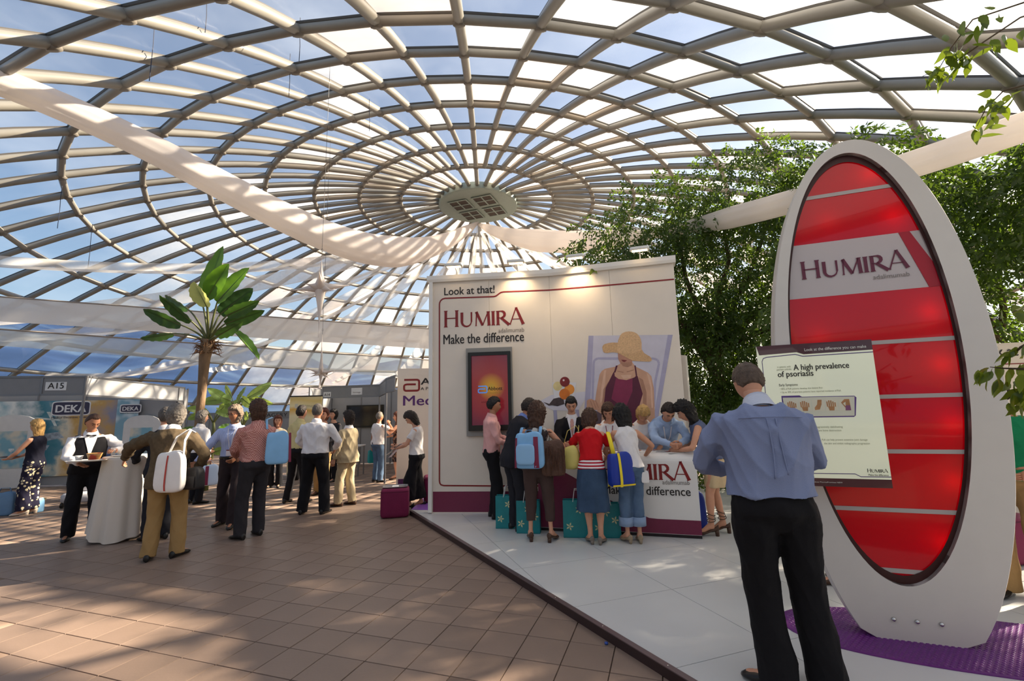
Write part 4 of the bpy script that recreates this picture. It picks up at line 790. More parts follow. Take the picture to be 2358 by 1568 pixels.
# ------------------------------------------------------------ cloth swags from the crown
A_ = V(-1.503, 19.028, 9.86)
M_sw = sheer('gauze', (240, 236, 230), .32, .55, 0, 3.0); M_swn = sheer('gauze_thick', (240, 234, 226), .04, .45); M_swf = sheer('gauze_thin', (244, 242, 238), .48, .55, 0, 2.0)
def swag(psi, T, c, wfun, m, label, twist=0.0, n=40, wid=9, deep=.35):
    """cloth hung along the parabola z = c0 T^2 + c1 T + c2 in the vertical plane at azimuth psi"""
    dv = V(math.sin(psi), math.cos(psi), 0); sd_ = V(dv[1], -dv[0], 0); RR = []
    for t in np.linspace(.05, T, n):
        base = V(DC[0], DC[1], 0)+dv*t+UP*(c[0]*t*t+c[1]*t+c[2]); f = t/T; wdt = wfun(f); row = []
        for k in np.linspace(-1, 1, wid):
            x = k*wdt/2; row.append(base+sd_*(x*math.cos(twist))+UP*(x*math.sin(twist)+deep*wdt*(k*k-1)*.8+.012*math.sin(k*13+f*5)))
        RR.append(row)
    b = MB(); b.rings(RR, False, False)
    return tag(b.build('cloth_swag', m, None, True), label, 'drape', 'cloth swags from the roof crown')
def swag_roll(psi, T, c, wfun, m, label, flat, n=64):
    """thick cloth roll: oval section with lengthwise pleats"""
    dv = V(math.sin(psi), math.cos(psi), 0); sd_ = V(dv[1], -dv[0], 0); RR = []
    for t in np.linspace(.05, T, n):
        base = V(DC[0], DC[1], 0)+dv*t+UP*np.polyval(c, t); tg = nrm(dv+UP*np.polyval(np.polyder(c), t)); up_ = nrm(np.cross(sd_, tg)); r = wfun(t)/2
        RR.append([base+sd_*(r*flat*math.cos(a)*(1+.035*math.sin(9*a)))+up_*(r*math.sin(a)*(1+.035*math.sin(9*a+1))) for a in np.arange(40)*2*math.pi/40])
    b = MB(); b.rings(RR); return tag(b.build('cloth_swag', m, None, True), label, 'drape', 'cloth swags from the roof crown')
M_roll = mat('cloth_roll', (238, 230, 226), rough=.75, trans=(.5, (244, 238, 232)))
swag_roll(R(-155), 14.85, np.polyfit([0, 0, 1, 5.724, 7.87, 9.137, 10.198, 11.626, 12.355, 13.365, 14.371, 15.4], [9.857, 9.857, 9.15, 6.68, 6.37, 6.31, 6.36, 6.49, 6.57, 6.62, 6.55, 6.35], 5), lambda t: float(np.interp(t, [0, 1.2, 5.5, 10, 14.4, 16], [.10, .42, 1.0, .68, .40, .36])), M_roll, 'thick white cloth swag sweeping from crown to top left', .9)
swag_roll(R(155), 17.5, (.016, -.589, 9.774), lambda t: float(np.interp(t, [0, 1.2, 5.5, 9, 10.8, 12.5, 16, 18], [.10, .36, .72, .5, .16, .38, .32, .29])), M_roll, 'thick white cloth swag passing behind red oval sign to right', .9)
for k in range(1, 23):
    psi = R(205 + k*12.86); T = 18.2
    if k == 22: continue
    zE = 4.0 + .5*math.sin(k*2.1); sag = .012 + .006*(k % 3)
    c0 = sag; c2 = 9.85; c1 = (zE-c2)/T - c0*T
    od = 'first second third fourth fifth sixth seventh eighth ninth tenth eleventh twelfth thirteenth fourteenth fifteenth sixteenth seventeenth eighteenth nineteenth twentieth twenty-first'.split()[k-1]
    swag(psi, T, (c0, c1, c2), lambda f, k=k: .05+(.62+.22*(k % 2))*min(1, f/.35)*(1-.35*f), M_sw if k % 2 else M_swf, 'sheer white cloth strip under the roof, '+od+' clockwise after thick left swag', .5*math.sin(k*1.7), 24, 9, .25)
# straight cloth bands spanning the hall
def band(p, q, w0, w1, tilt, label, m):
    p, q = V(*p), V(*q); RR = []; d = nrm(q-p); back = nrm(np.cross(UP, d))
    for f in np.linspace(-.35, 1.25, 40):
        c = p+(q-p)*f; ww = w0+(w1-w0)*f
        RR.append([c, c-UP*(ww*.33)+back*(tilt*.33), c-UP*(ww*.66)+back*(tilt*.66)+UP*.02*math.sin(f*20), c-UP*ww+back*tilt])
    b = MB(); b.rings(RR, False, False); ob = b.build('cloth_band', m, None, True); tag(ob, label, 'drape', 'straight cloth bands across the hall'); 
    e = MB().tube([p+(q-p)*-.35, p+(q-p)*1.25], .018, 6).build('hem', mat('hem_grey', (150, 140, 132), rough=.8), ob); return ob
M_bd = sheer('band_cloth', (236, 230, 224), .06, .5); M_bd2 = sheer('band_cloth2', (226, 232, 232), .34, .5, 0, .8)
band((-12.146, 10.5, 4.576), (-2.884, 15.8, 4.54), .58, .70, .1, 'upper straight white cloth band behind the palm', M_bd)
band((-10.31, 9.0, 3.474), (-2.915, 16.0, 3.454), .30, .66, .3, 'lower pale cloth band above the booths', M_bd2)
# ------------------------------------------------------------ hanging stars
M_star = mat('star_cloth', (226, 216, 210), rough=.6, trans=(.25, (236, 226, 216)))
def star(c, up, down, arm, label, nar=8, ph=.3, zt=9.3):
    root = empty('hanging_star', c, 0, label, 'star', 'white cloth stars on wires'); c = V(*c); b = MB(); r0 = .145 if up > .55 and arm > .6 else .085
    # one skin of spikes blown from a core
    dirs = [(V(0, 0, 1), up), (V(0, 0, -1), down)] + [(nrm(V(math.cos(ph+k*2*math.pi/nar), math.sin(ph+k*2*math.pi/nar), .35*math.sin(k*2.4+.4))), arm*(1 if k % 2 == 0 else .62)) for k in range(nar)]
    sph = []; N1, N2 = 48, 32; RR = []
    for t in np.linspace(.02, math.pi-.02, N2*2):
        row = []
        for a in np.arange(N1)*2*math.pi/N1:
            d = V(math.sin(t)*math.cos(a), math.sin(t)*math.sin(a), -math.cos(t)); row.append(d*r0*.62)
        RR.append(row)
    b.rings(RR); part2 = b
    P = np.array(b.v); D = P/np.linalg.norm(P, axis=1)[:, None]; rr = np.full(len(P), r0*.62)
    part(b, 'core', M_star, root, True) if False else None
    b = MB(); b.ball((0, 0, 0), r0*.72, 16, 10)
    for d, l in dirs:
        n_ = 9; pts = []; rd = []
        for f in np.linspace(0, 1, n_): pts.append(d*(l*f)); rd.append(max(.002, r0*.78*(1-f)**2.1+.004*(1-f)))
        b.tube(pts, rd, 12)
    b.v = [tuple(V(*p)+c) for p in b.v]
    part(b, 'star_body', M_star, root, True)
    part(MB().tube([c+UP*(up-.02), c+UP*(zt-c[2])], .0035, 5), 'wire', mat('wire_dark', (40, 42, 52), rough=.5), root)
    part(MB().tube([c+UP*(up+.1)+V(.02*math.cos(a), 0, .03*math.sin(a)) for a in np.linspace(0, 6.2, 9)], .003, 5), 'hook', mat('wire_dark', (0, 0, 0)), root)
    return root
star((-3.447, 8.0, 3.90), .60, .92, .62, 'largest white cloth star on wire left of stand wall', 8, .35, 8.5)
star((-5.064, 12.0, 2.72), 1.05, .5, .55, 'smaller white star hanging under the large one', 10, .1, 9.4)
star((-6.35, 15.0, 2.42), .5, .5, .55, 'smallest far white star beside plate A14', 8, .5, 9.8)
# ------------------------------------------------------------ cocktail table
tb = empty('cocktail_table', (-5.46, 6.62, 0), 0, 'tall cocktail table under a floor length cream cloth', 'table')
MB().lathe([(.25, 1.07), (.28, 1.075), (.28, 1.095), (.0, 1.095)], 32).build('table_top', M_white, tb)
MB().lathe([(.2, 0), (.2, .02), (.035, .04), (.035, 1.07)], 16).build('pedestal', M_alu, tb)
b = MB(); RR = []
for z in np.linspace(1.105, .06, 26):
    f = (1.105-z)/1.045; row = []
    for a in np.arange(120)*2*math.pi/120:
        fold = .5*math.sin(9*a+.8*math.sin(2*a))+.3*math.sin(14*a+2)+.2*math.sin(5*a+1); r_ = .292+.075*f+fold*.045*f**.8
        row.append(V(r_*math.cos(a), r_*math.sin(a), z+.05*f*math.sin(2*a+1)*f))
    RR.append(row)
RR = [[V(.292*k*math.cos(a), .292*k*math.sin(a), 1.108) for a in np.arange(120)*2*math.pi/120] for k in (.02, .6, .97)]+RR
b.rings(RR, False); tag(b.build('tablecloth', mat('cloth_cream', (214, 204, 192), rough=.8, bump=.05, bscale=120), None, True), 'cream cloth draped to the floor over the cocktail table', 'tablecloth').location = (-5.46, 6.62, 0)
M_glass = sheer('drink_glass', (236, 240, 240), .8, .5, .12)
for k, (x, y, r_, h, kind, lab) in enumerate(((-5.60, 6.5, .03, .12, 'drinking_glass', 'clear glass at the left rim of the cocktail table'), (-5.40, 6.55, .035, .09, 'drinking_glass', 'low clear glass at the middle of the cocktail table'), (-5.56, 6.72, .032, .11, 'drinking_glass', 'clear glass at the back of the cocktail table'))):
    tag(MB().lathe([(.001, .004), (r_*.8, .004), (r_, h), (r_*.92, h), (r_*.74, .01), (.001, .01)], 16, (0, 0, 0), False).build(kind, M_glass, None, True), lab, 'glass', 'glasses on the cocktail table').location = (x, y, 1.108)
tag(MB().lathe([(.001, 0), (.06, .002), (.085, .016), (.08, .018), (.055, .008), (.001, .007)], 20, (0, 0, 0), False).build('saucer', M_white, None, True), 'white saucer near the front rim of the cocktail table', 'saucer').location = (-5.48, 6.47, 1.108)
# ------------------------------------------------------------ plants
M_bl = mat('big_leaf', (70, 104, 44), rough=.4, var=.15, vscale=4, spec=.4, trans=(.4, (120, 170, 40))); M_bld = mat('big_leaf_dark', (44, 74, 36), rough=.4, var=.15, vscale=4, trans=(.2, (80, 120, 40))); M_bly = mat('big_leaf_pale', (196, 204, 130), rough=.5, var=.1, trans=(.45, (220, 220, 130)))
M_stalk = mat('leaf_stalk', (92, 96, 52), rough=.5, var=.15); M_bark = mat('palm_bark', (122, 98, 74), rough=.9, var=.3, vscale=9, bump=.5, bscale=30, stretch=(1, 1, .35))
def paddle(root, c, base, tip, wid, m, fold=.35, roll=0.0, ragged=0, name='leaf', curl=.0):
    """banana-like leaf: stalk from c to base, blade from base to tip"""
    c, base, tip = V(*c), V(*base), V(*tip); ax_ = nrm(tip-base); L_ = np.linalg.norm(tip-base); sd_ = nrm(np.cross(ax_, V(0, -1, .15))); nn = np.cross(sd_, ax_)
    sd_, nn = sd_*math.cos(roll)+nn*math.sin(roll), nn*math.cos(roll)-sd_*math.sin(roll)
    b = MB(); RR = []; N = 18
    for i, f in enumerate(np.linspace(0, 1, N)):
        ww = wid/2*max(.02, math.sin(math.pi*min(1, (f*.93+.07)))**.62*(1-.25*f)); mid = base+ax_*(L_*f)-UP*(curl*f*f)
        rg = 1-.18*ragged*((i*37) % 7)/7
        RR.append([mid+sd_*(ww*k*rg)+nn*(abs(k)*ww*fold+.01*math.sin(f*30)*abs(k)) for k in np.linspace(-1, 1, 9)])
    b.rings(RR, False, False); lf = part(b, name, m, root, True)
    h = (c+base)/2+(base-c)@UP*UP*.12+V(0, 0, .06*np.linalg.norm(base-c)); pts = [(1-t)**2*c+2*t*(1-t)*h+t*t*base for t in np.linspace(0, 1, 7)]+[base+ax_*(L_*.97*f)-UP*(curl*f*f)-nn*.006 for f in (.25, .5, .75, 1)]
    MB().tube(pts, [.026, .024, .022, .02, .018, .016, .015, .012, .009, .006, .003], 6).build('leaf_stalk', M_stalk, lf, True); return lf
palm = empty('palm_tree', (-6.48, 9.5, 0), 0, 'tall palm with upright paddle leaves and bare brown trunk', 'tree')
b = MB(); pts = [(-6.50, 9.5, 0), (-6.49, 9.5, .8), (-6.48, 9.5, 1.7), (-6.47, 9.5, 2.1), (-6.47, 9.5, 2.5), (-6.47, 9.5, 2.85), (-6.44, 9.5, 3.1), (-6.42, 9.5, 3.25)]
b.tube(pts, [.085, .08, .075, .08, .09, .105, .125, .13], 14); part(b, 'trunk', M_bark, palm, True)
b = MB(); rr = random.Random(3)
for k in range(70):
    a = rr.uniform(0, 6.28); z = rr.uniform(2.95, 3.2); d = V(math.cos(a), math.sin(a), 0); p = V(-6.43, 9.5, z)+d*.10; b.tube([p, p+d*.1+UP*rr.uniform(-.05, .08), p+d*rr.uniform(.14, .22)+UP*rr.uniform(-.14, .06)], [.012, .009, .002], 4)
part(b, 'dry_fibre', mat('dry_fibre', (110, 78, 52), rough=.9, var=.3), palm, kind='stuff')
crown = V(-6.42, 9.5, 3.2)
def cpx(x, y, dy=0.0):   # photograph point near the palm -> metres at the palm's depth
    u, v_ = 300+x/2.9475, 540+y/2.9475; rx = np.array(_r)*((u-1179)/F)+np.array(_u2)*((784-v_)/F)+np.array(_f); return V(0, 0, H)+rx*((9.5+dy)/rx[1])
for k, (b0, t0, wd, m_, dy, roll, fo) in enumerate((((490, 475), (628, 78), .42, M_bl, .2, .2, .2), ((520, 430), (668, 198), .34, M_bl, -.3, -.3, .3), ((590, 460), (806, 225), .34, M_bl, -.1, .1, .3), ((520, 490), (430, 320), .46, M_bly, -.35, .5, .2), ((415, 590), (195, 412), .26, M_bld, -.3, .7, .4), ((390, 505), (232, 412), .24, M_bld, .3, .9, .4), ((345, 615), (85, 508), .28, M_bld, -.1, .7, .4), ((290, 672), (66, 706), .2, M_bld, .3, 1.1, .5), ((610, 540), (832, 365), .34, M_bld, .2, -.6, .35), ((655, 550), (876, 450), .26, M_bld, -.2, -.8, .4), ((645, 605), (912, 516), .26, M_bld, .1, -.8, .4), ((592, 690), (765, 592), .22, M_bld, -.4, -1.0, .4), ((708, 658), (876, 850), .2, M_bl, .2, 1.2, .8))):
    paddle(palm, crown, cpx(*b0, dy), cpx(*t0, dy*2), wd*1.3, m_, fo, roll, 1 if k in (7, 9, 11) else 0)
M_sky = mat('big_leaf_soft', (112, 140, 80), rough=.5, var=.15, trans=(.45, (170, 190, 90)))
for k, (x, y, hh, n_, lab) in enumerate(((-10.9, 18, 3.1, 9, 'tall banana plant beyond the blue striped shirt man'), (-12.1, 18.6, 2.5, 7, 'banana plant left of the tall one beyond the far sign'), (-7.0, 10.6, 1.15, 5, 'bushy broad leaved plant at the foot of palm'), (-10.2, 17.4, 2.3, 6, 'low banana plant right of the tall far one'), (-8.3, 12.6, 1.7, 5, 'broad leaved plant behind the white shirt man'))):
    t = empty('banana_plant', (x, y, 0), 0, lab, 'plant'); rr = random.Random(k+5)
    part(MB().tube([(x, y, 0), (x+.03, y, hh*.45), (x, y, hh*.6)], [.09, .07, .05], 8), 'stem', M_stalk, t, True)
    for q in range(n_):
        a = q*2.4+k; d = V(math.cos(a), math.sin(a), 0); L_ = hh*.34*rr.uniform(.8, 1.2); b0 = V(x, y, hh*.6)+d*L_*.4+UP*L_*.45; paddle(t, (x, y, hh*.55), b0, b0+d*L_*.8+UP*L_*rr.uniform(-.35, .7), .3*hh/3+.1, M_sky if k in (0, 1, 2, 3) else M_bl, .25, rr.uniform(-.6, .6), 0)
# ------------------------------------------------------------ weeping fig trees
M_leaf = mat('fig_leaf', (52, 74, 30), rough=.4, var=.3, vscale=1.5, spec=.4, trans=(.32, (110, 140, 36)), rand=.25)
M_twig = mat('fig_twig', (84, 70, 52), rough=.9, var=.2)
def leaf_shape(L_=1.0, W_=.42):
    return np.array([(0, 0, 0), (W_/2, .45*L_, .06), (0, L_, -.08), (-W_/2, .45*L_, .06)]), np.array([(0, 1, 2), (0, 2, 3)])
def foliage(name, blobs, n, size, root, m, seed, droop=.5):
    r_ = np.random.default_rng(seed); vol = np.array([b_[3]*b_[4]*b_[5] for b_ in blobs])**(2/3); idx = r_.choice(len(blobs), n, p=vol/vol.sum()); B = np.array(blobs)[idx]
    d = r_.normal(size=(n, 3)); d /= np.linalg.norm(d, axis=1)[:, None]; rad = 1-.42*r_.random(n)**1.6
    C = B[:, :3]+d*B[:, 3:6]*rad[:, None]
    k = 11; lv, lf = leaf_shape()
    ax_ = d*.9+r_.normal(size=(n, 3))*.55; ax_[:, 2] -= droop*(.4+.6*r_.random(n)); ax_ /= np.linalg.norm(ax_, axis=1)[:, None]
    V_ = []; F_ = []; cnt = 0
    sp_ = r_.normal(size=(n, 3)); s1 = np.cross(ax_, sp_); s1 /= np.linalg.norm(s1, axis=1)[:, None]; s2 = np.cross(ax_, s1)
    for j in range(k):      # k leaves alternate along each twig
        f = (j+.5)/k; side = 1 if j % 2 else -1; sz = size*(.75+.5*r_.random(n)); tw = ax_*1.0; tw = tw.copy(); tw[:, 2] -= .35*f*f
        o = C+tw*(f*size*3.4)[:, None] if hasattr(f, '__len__') else C+tw*(f*size*3.4)
        ld = tw*.55+s1*side*(.75+.3*r_.normal(size=(n, 1)))+s2*.35*r_.normal(size=(n, 1)); ld[:, 2] -= .35*droop; ld /= np.linalg.norm(ld, axis=1)[:, None]
        ls = np.cross(ld, s2+.5*r_.normal(size=(n, 3))); ls /= np.linalg.norm(ls, axis=1)[:, None]; ln = np.cross(ls, ld)
        P = o[:, None, :]+(lv[None, :, 1, None]*ld[:, None, :]+lv[None, :, 0, None]*ls[:, None, :]+lv[None, :, 2, None]*ln[:, None, :])*sz[:, None, None]
        V_.append(P.reshape(-1, 3)); F_.append((np.arange(n)[:, None, None]*4+lf[None]+cnt).reshape(-1, 3)); cnt += 4*n
    V_ = np.concatenate(V_); F_ = np.concatenate(F_)
    # keep clear of people, stands and ground
    return loc(npmesh(name, V_, F_, m, root, True, kind='stuff'), root)
def limb(b, p, q, r0, r1, seed):
    rr = random.Random(seed); p, q = V(*p), V(*q); pts = [p+(q-p)*f+V(rr.uniform(-1, 1), rr.uniform(-1, 1), rr.uniform(-.5, .5))*.1*math.sin(f*math.pi) for f in np.linspace(0, 1, 6)]; b.tube(pts, list(np.linspace(r0, r1, 6)), 7)
tree = empty('weeping_fig', (4.2, 9.4, 0), 0, 'large dark green fig tree behind the stand wall and counter', 'tree')
blobs = [(2.3, 9.0, 4.9, 1.1, 1.0, .75), (3.1, 8.9, 5.3, 1.2, 1.1, .95), (2.0, 8.7, 4.4, .75, .8, .45), (3.4, 9.0, 4.1, 1.5, 1.2, 1.2), (4.4, 8.7, 5.7, 1.2, 1.2, .9), (5.0, 8.4, 5.9, 1.1, 1.1, .75), (4.4, 8.8, 4.3, 1.5, 1.3, 1.5), (5.6, 8.2, 4.6, 1.3, 1.2, 1.4), (3.6, 9.2, 2.7, 1.1, 1.1, 1.4), (4.4, 8.9, 2.5, 1.2, 1.1, 1.5), (5.2, 8.7, 2.9, 1.2, 1.1, 1.6), (3.8, 9.2, 1.2, 1.0, .9, 1.2), (4.9, 9.0, 1.1, 1.2, .9, 1.2), (6.2, 8.4, 3.0, 1.1, 1.1, 1.4), (3.1, 9.1, 3.0, .7, .8, 1.0), (4.3, 5.9, 2.9, .8, .9, .8), (4.6, 6.0, 3.9, .7, .8, .8), (5.3, 6.3, 4.5, .9, .8, .6), (2.9, 9.6, 1.6, .9, .8, 1.3), (4.0, 9.9, 1.9, 1.4, .8, 1.8), (5.4, 9.4, 1.8, 1.3, .9, 1.8), (6.6, 8.9, 4.6, 1.1, 1.0, 1.0)]  # includes unseen clumps behind the oval sign, added to shade the foreground floor
foliage('foliage', blobs, 7600, .092, tree, M_leaf, 21, .9)
b = MB(); limb(b, (4.2, 9.4, 0), (4.1, 9.2, 2.6), .17, .13, 1)
for k, q in enumerate(((2.3, 9.0, 4.9), (3.3, 9.0, 5.4), (4.5, 8.7, 5.9), (5.3, 8.4, 5.6), (3.2, 9.3, 3.6), (5.6, 8.6, 4.2), (6.2, 8.4, 3.4))): limb(b, (4.1, 9.2, 2.2+.1*k), q, .08, .02, k+9)
part(b, 'trunk', M_twig, tree, True)
tree2 = empty('weeping_fig', (8.6, 8.0, 0), 0, 'fig tree at the right edge behind oval sign', 'tree')
foliage('foliage', [(6.9, 6.6, 4.3, .9, .9, .7), (7.3, 7.6, 4.2, 1.0, 1.0, 1.0), (7.6, 7.4, 3.1, .9, .9, .8), (6.4, 7.0, 4.9, .8, .9, .6), (8.4, 7.2, 4.8, 1.0, 1.1, .9), (5.9, 7.2, 5.55, .9, .8, .45), (8.4, 7.4, 2.2, .9, .8, .8), (7.4, 8.2, 2.0, .8, .7, .9)], 2100, .10, tree2, M_leaf, 8, .8)
b = MB(); limb(b, (8.6, 8.0, 0), (8.3, 7.7, 2.8), .12, .09, 3)
for k, q in enumerate(((7.2, 7.5, 4.4), (6.4, 7.4, 5.2), (8.4, 7.2, 4.9), (7.6, 7.4, 3.1))): limb(b, (8.3, 7.7, 2.6), q, .06, .015, k+30)
part(b, 'trunk', M_twig, tree2, True)
# the near tree: its crown stands out of frame at right, a few branches with large leaves reach in
tree3 = empty('weeping_fig', (7.4, 3.2, 0), 0, 'near fig branches with large single leaves hanging in at right edge', 'tree')
foliage('foliage', [(6.9, 3.6, 4.3, 1.3, 1.5, .9), (6.6, 2.6, 3.6, .9, 1.2, .8), (7.6, 4.8, 4.6, 1.1, 1.2, .8), (7.2, 5.3, 4.1, 1.1, 1.1, .9)], 1500, .11, tree3, M_leaf, 5, .8)
b = MB(); limb(b, (7.4, 3.2, 0), (7.0, 3.3, 3.4), .12, .08, 4)
def bpx(u, v_, Y): rx = np.array(_r)*((u-1179)/F)+np.array(_u2)*((784-v_)/F)+np.array(_f); return V(0, 0, H)+rx*(Y/rx[1])
tw = [((2470, -40), (2360, 5), (2240, 45), (2190, 110), (2150, 180)), ((2480, 0), (2350, 40), (2260, 100), (2190, 150), (2125, 175)), ((2450, 150), (2380, 190), (2310, 210), (2270, 250), (2250, 290)), ((2440, 820), (2370, 850), (2310, 848), (2280, 845)), ((2420, 760), (2350, 800), (2320, 830)), ((2420, 860), (2350, 890), (2320, 920)), ((2440, 690), (2370, 700), (2330, 720))]
lv = MB(); lv.add(*[[(0, 0, 0), (.14, .12, .02), (.22, .32, .035), (.2, .55, .03), (.1, .8, .01), (0, 1.05, -.06), (-.1, .8, .01), (-.2, .55, .03), (-.22, .32, .035), (-.14, .12, .02), (0, .3, -.01), (0, .6, -.015), (0, .82, -.02)], [(0, 1, 10), (1, 2, 10), (2, 3, 11, 10), (3, 4, 12, 11), (4, 5, 12), (5, 6, 12), (6, 7, 11, 12), (7, 8, 10, 11), (8, 9, 10), (9, 0, 10)]])
M_nl = mat('near_leaf', (70, 92, 30), rough=.32, var=.2, vscale=3, spec=.5, trans=(.42, (140, 160, 40)), rand=-.35)
lme = bpy.data.meshes.new('leaf'); lme.from_pydata(lv.v, [], lv.f); lme.materials.append(M_nl); lme.polygons.foreach_set('use_smooth', [True]*len(lv.f)); rr = random.Random(12)
for k, px in enumerate(tw):
    Y = 2.7 if k < 3 else 2.3; pts = [bpx(u, v_, Y+.1*math.sin(q*2+k)) for q, (u, v_) in enumerate(px)]
    part(MB().tube(pts, [.007]*1+list(np.linspace(.006, .002, len(pts)-1)), 5), 'branch', M_twig, tree3, True)
    nl = 30 if k < 2 else (24 if k == 2 else (22 if k < 6 else 8))
    for q in range(nl):
        f = .35+.65*(q+.5)/nl if k < 3 else .2+.8*(q+.5)/nl; f *= len(pts)-1; i = min(int(f), len(pts)-2); p = pts[i]+(pts[i+1]-pts[i])*(f-i)+V(rr.uniform(-1, 1), rr.uniform(-1, 1), rr.uniform(-1, .3))*.07
        d = nrm(V(rr.uniform(-1, .6), rr.uniform(-.6, .6), rr.uniform(-1.6, -.1))); s = nrm(np.cross(d, V(rr.uniform(-1, 1), rr.uniform(-1, 1), rr.uniform(-1, 1)))); n_ = np.cross(s, d); sz = rr.uniform(.075, .12)*(Y/2.6)
        o = link('leaf', lme, tree3); loc(o, tree3); o.matrix_basis = Matrix(((s[0]*sz, d[0]*sz, n_[0]*sz, p[0]), (s[1]*sz, d[1]*sz, n_[1]*sz, p[1]), (s[2]*sz, d[2]*sz, n_[2]*sz, p[2]), (0, 0, 0, 1)))
part(b, 'trunk', M_twig, tree3, True)
# thin cut cords left hanging from the ribs
for k, (u0, v0, u1, v1, Y) in enumerate(((358, 30, 341, 186, 6.5), (476, 0, 470, 75, 6), (690, 70, 722, 140, 7), (667, 150, 671, 222, 8), (850, 250, 846, 302, 10), (140, 452, 128, 526, 9.5), (210, 540, 205, 625, 10))):
    p0_, p1_ = bpx(u0, v0, Y), bpx(u1, v1, Y); p1_ = V(p0_[0]+.02, p0_[1], p1_[2]); tag(MB().tube([p0_+UP*.25, p0_, (p0_+p1_)/2+V(.01, 0, 0), p1_], .006, 5).build('cord', mat('cord_dark', (44, 50, 70), rough=.7), None), 'thin dark cord hanging from roof ribs, '+['near the top left corner', 'left of the long star wire at frame top', 'just left of the star wire', 'lower, left of the star wire', 'right of the star wire', 'low at the left above the cloth swag', 'lowest at the left near the palm'][k], 'cord', 'cords left hanging from the roof')
# sprig over the wall top
b = MB(); sp0 = wp(2.72, 3.80, .05)
spr = empty('fig_sprig', tuple(sp0), 0, 'small leafy sprig hanging over the stand wall top edge', 'sprig')
part(b.tube([sp0+V(.05, .3, .25), sp0+UP*.06, sp0-UP*.02], .004, 5), 'twig', M_twig, spr)
for a_, l_ in ((-.5, .13), (.55, .11), (.1, .07)):
    d = nrm(V(math.sin(a_), -.1, -math.cos(a_))); s = nrm(np.cross(d, V(.2, -1, .1))); n_ = np.cross(s, d); o = link('leaf', lme, spr); loc(o, spr); o.matrix_basis = Matrix(((s[0]*l_, d[0]*l_, n_[0]*l_, sp0[0]), (s[1]*l_, d[1]*l_, n_[1]*l_, sp0[1]), (s[2]*l_, d[2]*l_, n_[2]*l_, sp0[2]), (0, 0, 0, 1)))
# ------------------------------------------------------------ people
SKIN = mat('skin', (204, 150, 122), rough=.5, var=.06, vscale=12, spec=.35); SKIN_D = mat('skin_tan', (176, 122, 92), rough=.5, var=.06, vscale=12)
EYE_W = mat('eye_white', (186, 172, 164), rough=.2); EYE_D = mat('eye_dark', (36, 26, 22), rough=.2); LIP = mat('lip', (164, 92, 82), rough=.45); SOLE = mat('shoe_black', (22, 20, 20), rough=.35)
HAIRS = {k: mat('hair_'+k, c, rough=.55, var=.35, vscale=40, bump=.6, bscale=140, stretch=(1, 1, .25)) for k, c in dict(dark=(38, 28, 24), greybrown=(88, 72, 60), black=(24, 20, 20), brown=(74, 48, 34), grey=(120, 112, 104), blond=(190, 150, 92), auburn=(98, 52, 36), salt=(92, 84, 78), light=(122, 104, 88)).items()}
def rotx(v, a): return V(v[0], v[1]*math.cos(a)-v[2]*math.sin(a), v[1]*math.sin(a)+v[2]*math.cos(a))
NLON, NLAT = 56, 40
def head_points(grow=None):
    az = (np.arange(NLON)/NLON*2*np.pi)[None, :]; el = np.linspace(-np.pi/2+.03, np.pi/2-.03, NLAT)[:, None]
    d = np.stack([np.cos(el)*np.sin(az), np.cos(el)*np.cos(az), np.sin(el)*np.ones_like(az)], -1).reshape(-1, 3)
    return d
HD = head_points()
def head_surf(d):
    a, b, c = .076, .096, .118
    r = 1/np.sqrt((d[:, 0]/a)**2+(d[:, 1]/b)**2+(d[:, 2]/c)**2); P = d*r[:, None]; x, y, z = P.T
    t = np.clip(-z/.118, 0, 1); x = x*(1-.30*t**1.3); y = np.where(y > 0, y*(1-.10*t)+.012*t, y*(1-.45*t))
    g = lambda u, s: np.exp(-(u/s)**2); f = (y > 0)
    y = y+f*(.021*g(x, .0125)*g(z+.026, .021)+.007*g(x, .012)*g(z-.002, .02)+.005*g(x, .05)*g(z-.026, .011)-.008*(g(x-.032, .016)+g(x+.032, .016))*g(z-.004, .012)+.006*g(x, .022)*g(z+.066, .012)+.007*g(x, .02)*g(z+.102, .016)+.003*(g(x-.045, .018)+g(x+.045, .018))*g(z+.03, .02))
    return np.stack([x, y, z], 1)
HEAD = head_surf(HD)
def grid_faces(n, m):
    fs = [(i*n+j, i*n+(j+1) % n, (i+1)*n+(j+1) % n, (i+1)*n+j) for i in range(m-1) for j in range(n)]
    return fs
HF = grid_faces(NLON, NLAT)
def sm(a, b, x): t = np.clip((x-a)/(b-a), 0, 1); return t*t*(3-2*t)
